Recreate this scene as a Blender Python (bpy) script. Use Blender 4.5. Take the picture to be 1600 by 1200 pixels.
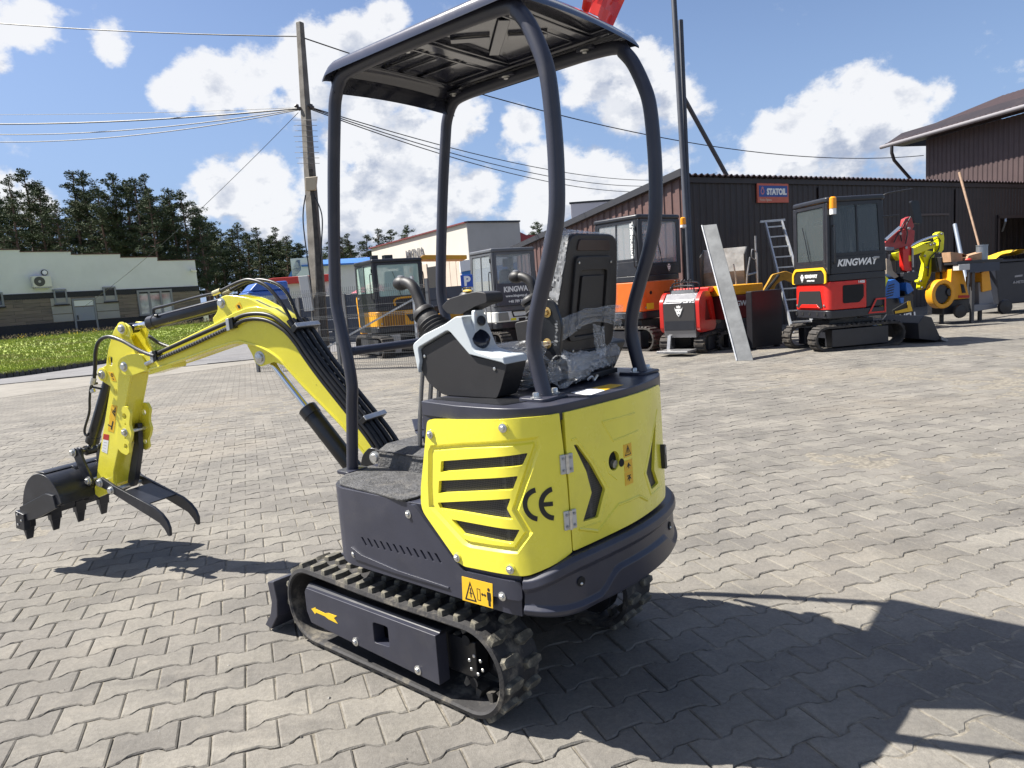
import bpy, bmesh, math, random
import numpy as np
from mathutils import Vector, Matrix
from mathutils.geometry import delaunay_2d_cdt
def fill_loops(loops):                   # triangles of an outline with holes; indices run through the loops in order
    pts = [V2((p[0], p[1])) for l in loops for p in l]; ed = []; o = 0
    for l in loops: ed += [(o + i, o + (i + 1) % len(l)) for i in range(len(l))]; o += len(l)
    r = delaunay_2d_cdt(pts, ed, [], 0, 1e-7)
    back = [g[0] if g else 0 for g in r[3]]
    def inside(c):                       # even-odd rule over all the loops
        k = False
        for l in loops:
            for i in range(len(l)):
                (x0, y0), (x1, y1) = l[i - 1][:2], l[i][:2]
                if (y0 > c.y) != (y1 > c.y) and c.x < (x1 - x0) * (c.y - y0) / (y1 - y0) + x0: k = not k
        return k
    return [tuple(back[i] for i in f) for f in r[2] if len(f) == 3 and inside((r[0][f[0]] + r[0][f[1]] + r[0][f[2]]) / 3)]

V2 = Vector
random.seed(7)
V = Vector
R = math.radians
for o in list(bpy.data.objects):
    bpy.data.objects.remove(o, do_unlink=True)
scene = bpy.context.scene
col = scene.collection

# ------------------------------------------------------------------ camera
FPX, PITCH, ROLL, CAMH = 1105.5, 0.1314, 0.0732, 1.36
_F = V((0, math.cos(PITCH), -math.sin(PITCH)))
_U0 = V((0, math.sin(PITCH), math.cos(PITCH)))
_R0 = V((1, 0, 0))
_R = _R0 * math.cos(ROLL) - _U0 * math.sin(ROLL)
_U = _R0 * math.sin(ROLL) + _U0 * math.cos(ROLL)
EYE = V((0, 0, CAMH))
cam = bpy.data.cameras.new('camera')
cam.sensor_fit = 'HORIZONTAL'
cam.sensor_width = 36
cam.lens = FPX / 1600 * 36
cam.clip_start = 0.05
cam.clip_end = 3000
co = bpy.data.objects.new('camera', cam)
col.objects.link(co)
mw = Matrix((_R, _U, -_F)).transposed().to_4x4()
mw.translation = EYE
co.matrix_world = mw
scene.camera = co

def ray(x, y):
    return _F + _R * ((x - 800) / FPX) - _U * ((y - 600) / FPX)
def gp(x, y, z=0.0):                    # where the sight line of a pixel meets the level z
    d = ray(x, y)
    return EYE + d * ((z - CAMH) / d.z)
def pd(x, y, depth):                    # point on the sight line at a given distance along the view
    return EYE + ray(x, y) * depth

# ------------------------------------------------------------------ light
SUN_H = V((0.76, -0.168))               # shadow of a metre-high stick on the ground
SUN_EL = math.atan(1 / SUN_H.length)
sd = V((-0.76, 0.168, 1)).normalized()  # towards the sun
sun = bpy.data.lights.new('sun', 'SUN')
sun.energy = 5.0
sun.angle = R(0.53)
sun.color = (1.0, 0.955, 0.88)
so = bpy.data.objects.new('sun', sun)
col.objects.link(so)
so.location = (-30, 8, 40)
so.rotation_euler = sd.to_track_quat('Z', 'Y').to_euler()
scene.view_settings.view_transform = 'Standard'
scene.view_settings.look = 'None'
scene.view_settings.gamma = 1
scene.view_settings.use_curve_mapping = False
scene.view_settings.exposure = 1.17

# ------------------------------------------------------------------ sky
world = bpy.data.worlds.new('World')
scene.world = world
world.use_nodes = True
wt = world.node_tree
wt.nodes.clear()

class NT:
    def __init__(s, tree): s.t = tree
    def n(s, typ, ins=None, **kw):
        nd = s.t.nodes.new(typ)
        for k, v in kw.items(): setattr(nd, k, v)
        for k, v in (ins or {}).items():
            sk = nd.inputs[k]
            if isinstance(v, bpy.types.NodeSocket): s.t.links.new(v, sk)
            elif isinstance(v, bpy.types.Node): s.t.links.new(v.outputs[0], sk)
            else: sk.default_value = v
        return nd
    def m(s, op, a, b=0.0, c=0.0, clamp=False):
        nd = s.n('ShaderNodeMath', {0: a, 1: b, 2: c}, operation=op)
        nd.use_clamp = clamp
        return nd.outputs[0]
    def vm(s, op, a, b=(0, 0, 0)):
        nd = s.n('ShaderNodeVectorMath', {0: a, 1: b}, operation=op)
        return nd
    def noise(s, vec, scale, detail=4, rough=0.55, dist=0.0):
        return s.n('ShaderNodeTexNoise', {'Vector': vec, 'Scale': scale, 'Detail': detail, 'Roughness': rough, 'Distortion': dist})
    def ramp(s, fac, a, b, c0=(0, 0, 0, 1), c1=(1, 1, 1, 1)):
        nd = s.n('ShaderNodeMapRange', {0: fac, 1: a, 2: b})
        nd.interpolation_type = 'SMOOTHSTEP'
        return nd.outputs[0]
    def mix(s, fac, a, b, blend='MIX'):
        nd = s.n('ShaderNodeMix', data_type='RGBA', blend_type=blend)
        for i, v in ((0, fac), (6, a), (7, b)):
            if isinstance(v, bpy.types.NodeSocket): s.t.links.new(v, nd.inputs[i])
            else:
                if i and len(v) == 3: v = (*v, 1)
                nd.inputs[i].default_value = v
        return nd.outputs[2]

# cumulus field: heaps at the places where they stand in the sky, fluffed by noise
heaps = [  # pixel x, y, radius in pixels, weight
    (268,150,42,1),(330,128,62,1),(405,118,70,1),(480,105,80,1),(560,80,70,1),(585,150,95,1),(640,215,95,1),(600,40,50,.9),(470,140,70,1),
    (560,230,80,1),(700,180,70,.9),(420,275,60,1),(350,305,55,1),(420,320,90,1),(520,300,90,1),(600,300,80,1),(680,290,80,1),(745,300,55,.9),(520,350,90,.9),(640,350,80,.8),
    (176,74,46,.85),(15,30,75,.95),(-40,60,90,1),(60,25,50,.7),(-10,300,48,.9),(45,318,45,.8),(300,330,50,.7),
    (930,100,80,1),(1000,110,75,1),(1060,140,60,.95),(985,150,80,.9),(1110,160,35,.5),(816,195,42,.75),(800,240,40,.5),
    (880,290,75,1),(935,280,70,1),(960,320,90,1),(850,330,75,.9),(1040,300,80,.8),(1050,245,40,.6),
    (1285,165,62,1),(1335,150,60,1),(1238,205,62,1),(1195,245,48,.95),(1270,230,80,1),(1345,195,80,1),(1405,175,60,.95),(1400,230,75,.85),(1460,150,50,.62),(1310,260,80,.8),(1460,235,60,.7),
    (1545,128,55,.55),(1600,112,40,.6),(1545,78,40,.28),(1150,280,60,.5),
    # the same sky beyond the frame
    (-300,100,190,1),(-420,230,160,.9),(-650,0,230,1),(1850,150,190,1),(2050,-50,210,.9),(1750,-350,260,.8),(300,-420,280,.9),(900,-900,330,.8),(-500,-600,300,.9),(1500,-800,260,.9)]
g = bpy.data.node_groups.new('cumulus', 'ShaderNodeTree')
g.interface.new_socket('Vector', in_out='INPUT', socket_type='NodeSocketVector')
g.interface.new_socket('Density', in_out='OUTPUT', socket_type='NodeSocketFloat')
t = NT(g)
gi = t.n('NodeGroupInput'); go = t.n('NodeGroupOutput')
vec = gi.outputs[0]
acc = None
for hx, hy, hr, hw in heaps:
    d = ray(hx, hy).normalized()
    dist = t.vm('DISTANCE', vec, tuple(d)).outputs[1]
    rr = hr / FPX / ray(hx, hy).length
    q = t.n('ShaderNodeMapRange', {0: dist, 1: 0.0, 2: rr * 1.46, 3: hw, 4: 0.0}); q.interpolation_type = 'SMOOTHSTEP'
    acc = q.outputs[0] if acc is None else t.m('SMOOTH_MAX', acc, q.outputs[0], 0.22)
vs = t.vm('MULTIPLY', vec, (1, 1, 1.35)).outputs[0]
n1 = t.noise(vs, 9.0, 7, 0.60, 0.12).outputs[0]
n2 = t.noise(vs, 34.0, 6, 0.62).outputs[0]
n3 = t.noise(vs, 2.6, 4, 0.55).outputs[0]
z = t.n('ShaderNodeSeparateXYZ', {0: vec}).outputs[2]
# far behind the lens: plain scattered heaps
f = t.n('ShaderNodeSeparateXYZ', {0: vec}).outputs[1]
back = t.ramp(f, 0.25, -0.25)
gen = t.m('MULTIPLY', t.ramp(n3, 0.47, 0.66), back)
acc = t.m('MAXIMUM', acc, gen)
fl = t.m('ADD', t.m('MULTIPLY', t.m('SUBTRACT', n1, 0.5), 1.75), t.m('MULTIPLY', t.m('SUBTRACT', n2, 0.5), 0.75))
dens = t.m('ADD', acc, t.m('MULTIPLY', fl, t.ramp(acc, -0.05, 0.30)))
g.links.new(dens, go.inputs[0])

t = NT(wt)
tc = t.n('ShaderNodeTexCoord').outputs[0]
dirn = t.vm('NORMALIZE', tc).outputs[0]
sky = t.n('ShaderNodeTexSky', sky_type='NISHITA')
sky.sun_disc = False
sky.sun_elevation = SUN_EL
sky.sun_rotation = math.atan2(sd.x, sd.y)
sky.altitude = 0
sky.air_density = 1.0
sky.dust_density = 0.8
sky.ozone_density = 2.4
cg = t.n('ShaderNodeGroup', {0: dirn}, node_tree=g)
cg2 = t.n('ShaderNodeGroup', {0: t.vm('ADD', dirn, tuple(sd * 0.030 + V((0, 0, 0.035)))).outputs[0]}, node_tree=g)
dn = cg.outputs[0]
mask = t.ramp(dn, 0.33, 0.66)
lit = t.ramp(t.m('SUBTRACT', dn, cg2.outputs[0]), -0.16, 0.30)
core = t.ramp(dn, 0.75, 1.25)
body = t.noise(t.vm('MULTIPLY', dirn, (1, 1, 1.6)).outputs[0], 13.0, 5, 0.62, 0.2).outputs[0]
shade = t.m('ADD', t.m('MULTIPLY', lit, 0.85), t.m('SUBTRACT', t.m('MULTIPLY', t.ramp(body, 0.30, 0.66), 0.80), t.m('MULTIPLY', core, 0.62)), clamp=True)
ccol = t.mix(shade, (3.05, 3.5, 4.55), (7.2, 7.25, 7.4))
zz = t.n('ShaderNodeSeparateXYZ', {0: dirn}).outputs[2]
lowf = t.ramp(zz, 0.46, 0.0)
skyc = t.mix(t.m('MULTIPLY', lowf, 0.80), t.mix(1.0, sky.outputs[0], (1.02, 1.0, 1.08), 'MULTIPLY'), (2.35, 3.55, 5.9))
allc = t.mix(t.m('MULTIPLY', mask, 0.93), skyc, ccol)
SKY = 0.059
bg = t.n('ShaderNodeBackground', {0: allc, 1: SKY})
t.n('ShaderNodeOutputWorld', {0: bg})

# ------------------------------------------------------------------ materials
MATS = {}
def mat(name, color, rough=0.5, metal=0.0, var=0.0, vscale=8.0, bump=0.0, bscale=60.0, dirt=0.0, dcol=(0.16, 0.14, 0.11),
        dscale=5.0, coat=0.0, spec=0.5, alpha=1.0, trans=0.0, emit=None):
    if name in MATS: return MATS[name]
    m = bpy.data.materials.new(name)
    m.use_nodes = True
    nt = m.node_tree
    t = NT(nt)
    b = nt.nodes['Principled BSDF']
    b.inputs['Roughness'].default_value = rough
    b.inputs['Metallic'].default_value = metal
    b.inputs['Specular IOR Level'].default_value = spec
    b.inputs['Coat Weight'].default_value = coat
    b.inputs['Coat Roughness'].default_value = 0.08
    b.inputs['Alpha'].default_value = alpha
    b.inputs['Transmission Weight'].default_value = trans
    b.inputs['Base Color'].default_value = (*color, 1)
    tc = t.n('ShaderNodeTexCoord').outputs['Object']
    c = None
    if var:
        nz = t.noise(tc, vscale, 5, 0.6).outputs[0]
        f = t.ramp(nz, 0.3, 0.7)
        lo = tuple(x * (1 - var) for x in color); hi = tuple(min(1, x * (1 + var)) for x in color)
        c = t.mix(f, lo, hi)
    if dirt:
        nz = t.noise(tc, dscale, 7, 0.68).outputs[0]
        f = t.m('MULTIPLY', t.ramp(nz, 0.50, 0.68), dirt)
        c = t.mix(f, c if c is not None else color, dcol)
        nt.links.new(t.m('ADD', t.m('MULTIPLY', f, 0.4), rough, clamp=True), b.inputs['Roughness'])
    elif rough > 0.12 and metal < 0.9:
        nz = t.noise(tc, vscale * 2.3, 4, 0.6).outputs[0]
        nt.links.new(t.m('ADD', rough - 0.06, t.m('MULTIPLY', nz, 0.12)), b.inputs['Roughness'])
    if c is not None: nt.links.new(c, b.inputs['Base Color'])
    if bump:
        nz = t.noise(tc, bscale, 5, 0.6).outputs[0]
        bp = t.n('ShaderNodeBump', {'Height': nz, 'Strength': bump, 'Distance': 0.01})
        nt.links.new(bp.outputs[0], b.inputs['Normal'])
    if emit:
        b.inputs['Emission Color'].default_value = (*emit[:3], 1); b.inputs['Emission Strength'].default_value = emit[3]
    MATS[name] = m
    return m

YEL = mat('lemon_paint', (0.84, 0.75, 0.060), 0.27, var=0.05, vscale=4, coat=0.6, bump=0.05, bscale=14, dirt=0.14, dcol=(0.45, 0.38, 0.08), dscale=6)
GREY = mat('slate_paint', (0.031, 0.033, 0.049), 0.38, var=0.12, vscale=5, bump=0.03, bscale=120, dirt=0.16, dcol=(0.085, 0.08, 0.08), dscale=7)
ROOFP = mat('gloss_slate_paint', (0.031, 0.033, 0.049), 0.20, var=0.12, vscale=5, bump=0.03, bscale=30, coat=0.8, spec=0.7, dirt=0.12, dcol=(0.085, 0.08, 0.08), dscale=7)
BLACKP = mat('black_paint', (0.013, 0.014, 0.017), 0.28, var=0.15, dirt=0.10, dcol=(0.07, 0.065, 0.06))
BUCK = mat('bucket_paint', (0.017, 0.019, 0.026), 0.34, var=0.2, vscale=9, bump=0.03, bscale=90, dirt=0.18, dcol=(0.08, 0.075, 0.07), dscale=9)
PLAST = mat('black_plastic', (0.018, 0.017, 0.018), 0.50, var=0.1, bump=0.10, bscale=450, dirt=0.12, dcol=(0.05, 0.047, 0.045))
RUBB = mat('rubber', (0.019, 0.018, 0.018), 0.62, var=0.25, vscale=20, bump=0.2, bscale=70)
HOSE = mat('hose_rubber', (0.012, 0.012, 0.013), 0.42, var=0.1)
TRACKM = mat('dusty_track_rubber', (0.026, 0.025, 0.026), 0.72, var=0.25, vscale=14, bump=0.25, bscale=60, dirt=0.75, dcol=(0.20, 0.18, 0.145), dscale=9)
LUGM = mat('dusty_lug_rubber', (0.085, 0.080, 0.066), 0.82, var=0.35, vscale=24, bump=0.3, bscale=70, dirt=0.9, dcol=(0.27, 0.245, 0.18), dscale=22)
SILV = mat('zinc_bolt', (0.58, 0.58, 0.56), 0.34, 0.85, var=0.15, vscale=60)
CHROME = mat('chrome', (0.78, 0.79, 0.80), 0.10, 1.0)
STEEL = mat('mill_steel', (0.33, 0.33, 0.33), 0.42, 0.7, var=0.2)
ALU = mat('aluminium', (0.50, 0.51, 0.52), 0.45, 0.55, var=0.12, vscale=12, bump=0.05, bscale=80)
LGREY = mat('pale_grey_plastic', (0.50, 0.54, 0.56), 0.42, var=0.04, coat=0.1)
VINYL = mat('black_vinyl', (0.022, 0.020, 0.020), 0.45, var=0.1, bump=0.15, bscale=260)
HOLE = mat('dark_interior', (0.006, 0.006, 0.007), 0.8)
MAT_R = mat('floor_mat', (0.060, 0.060, 0.062), 0.62, var=0.4, vscale=22, bump=0.9, bscale=75, dirt=0.5, dcol=(0.15, 0.14, 0.125), dscale=12)
STYEL = mat('sticker_yellow', (0.78, 0.46, 0.02), 0.4)
BLK = mat('print_black', (0.012, 0.012, 0.012), 0.5)
WHT = mat('print_white', (0.78, 0.78, 0.76), 0.5)
REDP = mat('print_red', (0.45, 0.03, 0.02), 0.5)
BLUP = mat('print_blue', (0.02, 0.06, 0.30), 0.5)
GLASS = mat('cab_glass', (0.10, 0.12, 0.125), 0.03, alpha=0.42, spec=0.7)
PALEG = mat('pale_cab_glass', (0.50, 0.55, 0.57), 0.03, alpha=0.28, spec=0.7)
DGLASS = mat('dark_glass', (0.03, 0.035, 0.04), 0.04, spec=0.9)
FILM = mat('clear_film', (0.92, 0.94, 0.96), 0.16, alpha=0.21, spec=1.0, coat=1.0, bump=0.25, bscale=30)

# mesh mats with an honeycomb screen
def screen_material():
    m = bpy.data.materials.new('honeycomb_screen'); m.use_nodes = True
    t = NT(m.node_tree); b = m.node_tree.nodes['Principled BSDF']
    tc = t.n('ShaderNodeTexCoord').outputs['Object']
    v = t.n('ShaderNodeTexVoronoi', {'Vector': tc, 'Scale': 150.0, 'Randomness': 0.15}, feature='DISTANCE_TO_EDGE').outputs['Distance']
    f = t.ramp(v, 0.06, 0.16)
    m.node_tree.links.new(t.mix(f, (0.05, 0.05, 0.055), (0.003, 0.003, 0.004)), b.inputs['Base Color'])
    b.inputs['Roughness'].default_value = 0.45
    return m
SCREEN = screen_material()

# ------------------------------------------------------------------ mesh building
def cr_path(pts, n=6, closed=False):     # Catmull-Rom through points
    P = [V(p) for p in pts]; out = []
    L = len(P)
    for i in range(L if closed else L - 1):
        g = (lambda k: P[k % L]) if closed else (lambda k: P[min(max(k, 0), L - 1)])
        p0, p1, p2, p3 = g(i - 1), g(i), g(i + 1), g(i + 2)
        for k in range(n):
            s = k / n
            out.append(0.5 * ((2 * p1) + (p2 - p0) * s + (2 * p0 - 5 * p1 + 4 * p2 - p3) * s * s + (3 * p1 - p0 - 3 * p2 + p3) * s ** 3))
    if not closed: out.append(P[-1])
    return out

def rpoly(pts, r, n=4):                  # polygon with rounded corners; r number or list
    out = []; L = len(pts)
    for i in range(L):
        a, b, c = V(pts[i - 1]), V(pts[i]), V(pts[(i + 1) % L])
        ri = r[i] if isinstance(r, (list, tuple)) else r
        d1, d2 = (a - b), (c - b)
        k = min(ri, d1.length * .48, d2.length * .48)
        if k < 1e-5: out.append(tuple(b)); continue
        p, q = b + d1.normalized() * k, b + d2.normalized() * k
        for j in range(n + 1):
            s = j / n
            out.append(tuple(p * (1 - s) ** 2 + b * 2 * s * (1 - s) + q * s * s))
    return out

class M:
    def __init__(s): s.v = []; s.f = []; s.mi = []; s.cur = 0
    def add(s, vs, fs):
        o = len(s.v); s.v += [tuple(v) for v in vs]
        s.f += [tuple(o + i for i in f) for f in fs]; s.mi += [s.cur] * len(fs)
        return s
    def hexa(s, p):                      # 8 corners: bottom ring, top ring
        return s.add(p, [(3, 2, 1, 0), (4, 5, 6, 7), (0, 1, 5, 4), (1, 2, 6, 5), (2, 3, 7, 6), (3, 0, 4, 7)])
    def box(s, x0, x1, y0, y1, z0, z1):
        return s.hexa([(x0, y0, z0), (x1, y0, z0), (x1, y1, z0), (x0, y1, z0), (x0, y0, z1), (x1, y0, z1), (x1, y1, z1), (x0, y1, z1)])
    def beam(s, a, b, w, h, up=(0, 0, 1)):
        a, b = V(a), V(b); d = (b - a).normalized(); x = d.cross(V(up))
        if x.length < 1e-4: x = d.cross(V((0, 1, 0)))
        x.normalize(); y = x.cross(d)
        P = [p + x * (i * w / 2) + y * (j * h / 2) for p in (a, b) for i, j in ((-1, -1), (1, -1), (1, 1), (-1, 1))]
        return s.hexa(P)
    def prism(s, poly, fn, d0, d1):      # fn(u, v, d) -> point
        n = len(poly)
        vs = [fn(u, v, d0) for u, v in poly] + [fn(u, v, d1) for u, v in poly]
        fs = [tuple(range(n - 1, -1, -1)), tuple(range(n, 2 * n))] + [(i, (i + 1) % n, n + (i + 1) % n, n + i) for i in range(n)]
        return s.add(vs, fs)
    def plate(s, outer, holes, fn, d0, d1, cuts=()):   # prism with holes
        loops = [outer] + list(holes)
        tri = fill_loops(loops)
        flat = [p for l in loops for p in l]; n = len(flat)
        vs = [fn(u, v, d0) for u, v in flat] + [fn(u, v, d1) for u, v in flat]
        fs = [(a, b, c) for a, b, c in tri] + [(n + c, n + b, n + a) for a, b, c in tri]
        o = 0
        for l in loops:
            L = len(l)
            fs += [(o + i, o + (i + 1) % L, n + o + (i + 1) % L, n + o + i) for i in range(L)]; o += L
        return s.add(vs, fs)
    def tube(s, path, r, n=10, closed=False, cap=True):
        P = [V(p) for p in path]; L = len(P)
        rad = r if isinstance(r, (list, tuple)) else [r] * L
        T = []
        for i in range(L):
            a = P[(i - 1) % L] if (closed or i) else P[0]; b = P[(i + 1) % L] if (closed or i < L - 1) else P[-1]
            T.append((b - a).normalized())
        ref = V((0, 0, 1)) if abs(T[0].z) < .9 else V((1, 0, 0))
        x = T[0].cross(ref).normalized(); vs = []
        for i in range(L):
            x = (x - T[i] * x.dot(T[i])).normalized(); y = T[i].cross(x)
            for k in range(n):
                a = 2 * math.pi * k / n
                vs.append(P[i] + (x * math.cos(a) + y * math.sin(a)) * rad[i])
        fs = []
        for i in range(L if closed else L - 1):
            j = (i + 1) % L
            fs += [(i * n + k, i * n + (k + 1) % n, j * n + (k + 1) % n, j * n + k) for k in range(n)]
        if cap and not closed:
            fs += [tuple(range(n - 1, -1, -1)), tuple((L - 1) * n + k for k in range(n))]
        return s.add(vs, fs)
    def cyl(s, a, b, r, r2=None, n=16):
        return s.tube([a, b], [r, r if r2 is None else r2], n)
    def lathe(s, base, axis, prof, n=20):    # prof: (distance along axis, radius)
        base = V(base); axis = V(axis).normalized()
        return s.tube([base + axis * h for h, _ in prof], [max(q, 1e-4) for _, q in prof], n)
    def bolt(s, p, d, r=0.009, h=0.007, washer=True):
        p, d = V(p), V(d).normalized()
        if washer: s.lathe(p, d, [(0, r * 1.75), (.002, r * 1.75), (.0025, r * 1.6)], 12)
        s.tube([p + d * .002, p + d * (h * .8), p + d * h], [r, r, r * .8], 6)
        return s
    def grid(s, fn, nu, nv, wrap=False):
        vs = [fn(i / nu, j / nv) for i in range(nu + 1) for j in range(nv + 1)]
        fs = [(i * (nv + 1) + j, (i + 1) * (nv + 1) + j, (i + 1) * (nv + 1) + j + 1, i * (nv + 1) + j + 1) for i in range(nu) for j in range(nv)]
        return s.add(vs, fs)
    def blob(s, c, r, n=10, m=7):
        c = V(c); rx, ry, rz = r if isinstance(r, (tuple, list)) else (r, r, r)
        return s.grid(lambda u, w: c + V((rx * math.cos(2 * math.pi * u) * math.sin(math.pi * w), ry * math.sin(2 * math.pi * u) * math.sin(math.pi * w), -rz * math.cos(math.pi * w))), n, m)
    def mesh(s, name, mats, smooth=35):
        me = bpy.data.meshes.new(name)
        me.from_pydata(s.v, [], s.f)
        for m in (mats if isinstance(mats, (list, tuple)) else [mats]): me.materials.append(m)
        if len(set(s.mi)) > 1: me.polygons.foreach_set('material_index', s.mi)
        b = bmesh.new(); b.from_mesh(me)
        bmesh.ops.remove_doubles(b, verts=b.verts, dist=1e-5)
        bmesh.ops.recalc_face_normals(b, faces=b.faces)
        b.to_mesh(me); b.free()
        if smooth:
            me.polygons.foreach_set('use_smooth', [True] * len(me.polygons))
            me.set_sharp_from_angle(angle=R(smooth))
        me.update()
        return me
    def build(s, name, mats, parent=None, bevel=0.0, seg=2, smooth=35, label=None, kind=None, sub=0):
        me = s.mesh(name, mats, smooth)
        o = link(name, me, parent)
        if bevel:
            md = o.modifiers.new('bevel', 'BEVEL'); md.width = bevel; md.segments = seg
            md.limit_method = 'ANGLE'; md.angle_limit = R(30); md.harden_normals = True
        if sub:
            md = o.modifiers.new('sub', 'SUBSURF'); md.levels = sub; md.render_levels = sub
        if label: o['label'] = label
        if kind: o['kind'] = kind
        return o

def link(name, data, parent=None):
    o = bpy.data.objects.new(name, data)
    col.objects.link(o)
    if parent: o.parent = parent
    return o
def empty(name, loc, rz=0.0, label=None, cat=None, group=None):
    o = bpy.data.objects.new(name, None); col.objects.link(o)
    o.location = loc; o.rotation_euler = (0, 0, rz); o.empty_display_size = 0.2
    return tag(o, label, cat, group)
def tag(o, label=None, cat=None, group=None, kind=None):
    for k, v in (('label', label), ('category', cat), ('group', group), ('kind', kind)):
        if v: o[k] = v
    return o
def copy_of(o, parent, loc=None):
    c = o.copy(); col.objects.link(c); c.parent = parent
    if loc is not None: c.location = loc
    return c
def xy(z): return lambda u, v, d: (u, v, z + d)
def xz(y=0): return lambda u, v, d: (u, y + d, v)
def yz(x=0): return lambda u, v, d: (x + d, u, v)

def text(name, body, size, m, parent, origin, ux, uy, bold=0.0, depth=0.0015, align='LEFT', shear=0.0, sx=1.0):
    cu = bpy.data.curves.new(name, 'FONT')
    cu.body = body; cu.size = size; cu.extrude = depth; cu.offset = bold; cu.align_x = align; cu.shear = shear
    cu.resolution_u = 3
    o = bpy.data.objects.new(name, cu); col.objects.link(o)
    dg = bpy.context.evaluated_depsgraph_get()
    me = bpy.data.meshes.new_from_object(o.evaluated_get(dg))
    bpy.data.objects.remove(o, do_unlink=True)
    ux = V(ux).normalized(); uy = V(uy); uy = (uy - ux * uy.dot(ux)).normalized(); n = ux.cross(uy)
    mx = Matrix((ux * sx, uy, n)).transposed().to_4x4(); mx.translation = V(origin)
    me.transform(mx)
    me.materials.clear(); me.materials.append(m)
    return link(name, me, parent)
# ================================================================== GROUND
YAW = 0.3505
PA, PB = 0.0752 * 1.36, 0.1052 * 1.36            # half a stone's length, a row's width
PO = V((-0.7215 * 1.36, 1.6442 * 1.36, 0))
PU = V((math.cos(YAW), math.sin(YAW), 0)); PV = V((-math.sin(YAW), math.cos(YAW), 0))
def lat(u, v, z=0.0): return PO + PU * u + PV * v + V((0, 0, z))
def to_lat(p): d = V((p[0], p[1], 0)) - PO; return d.dot(PU), d.dot(PV)

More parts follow.
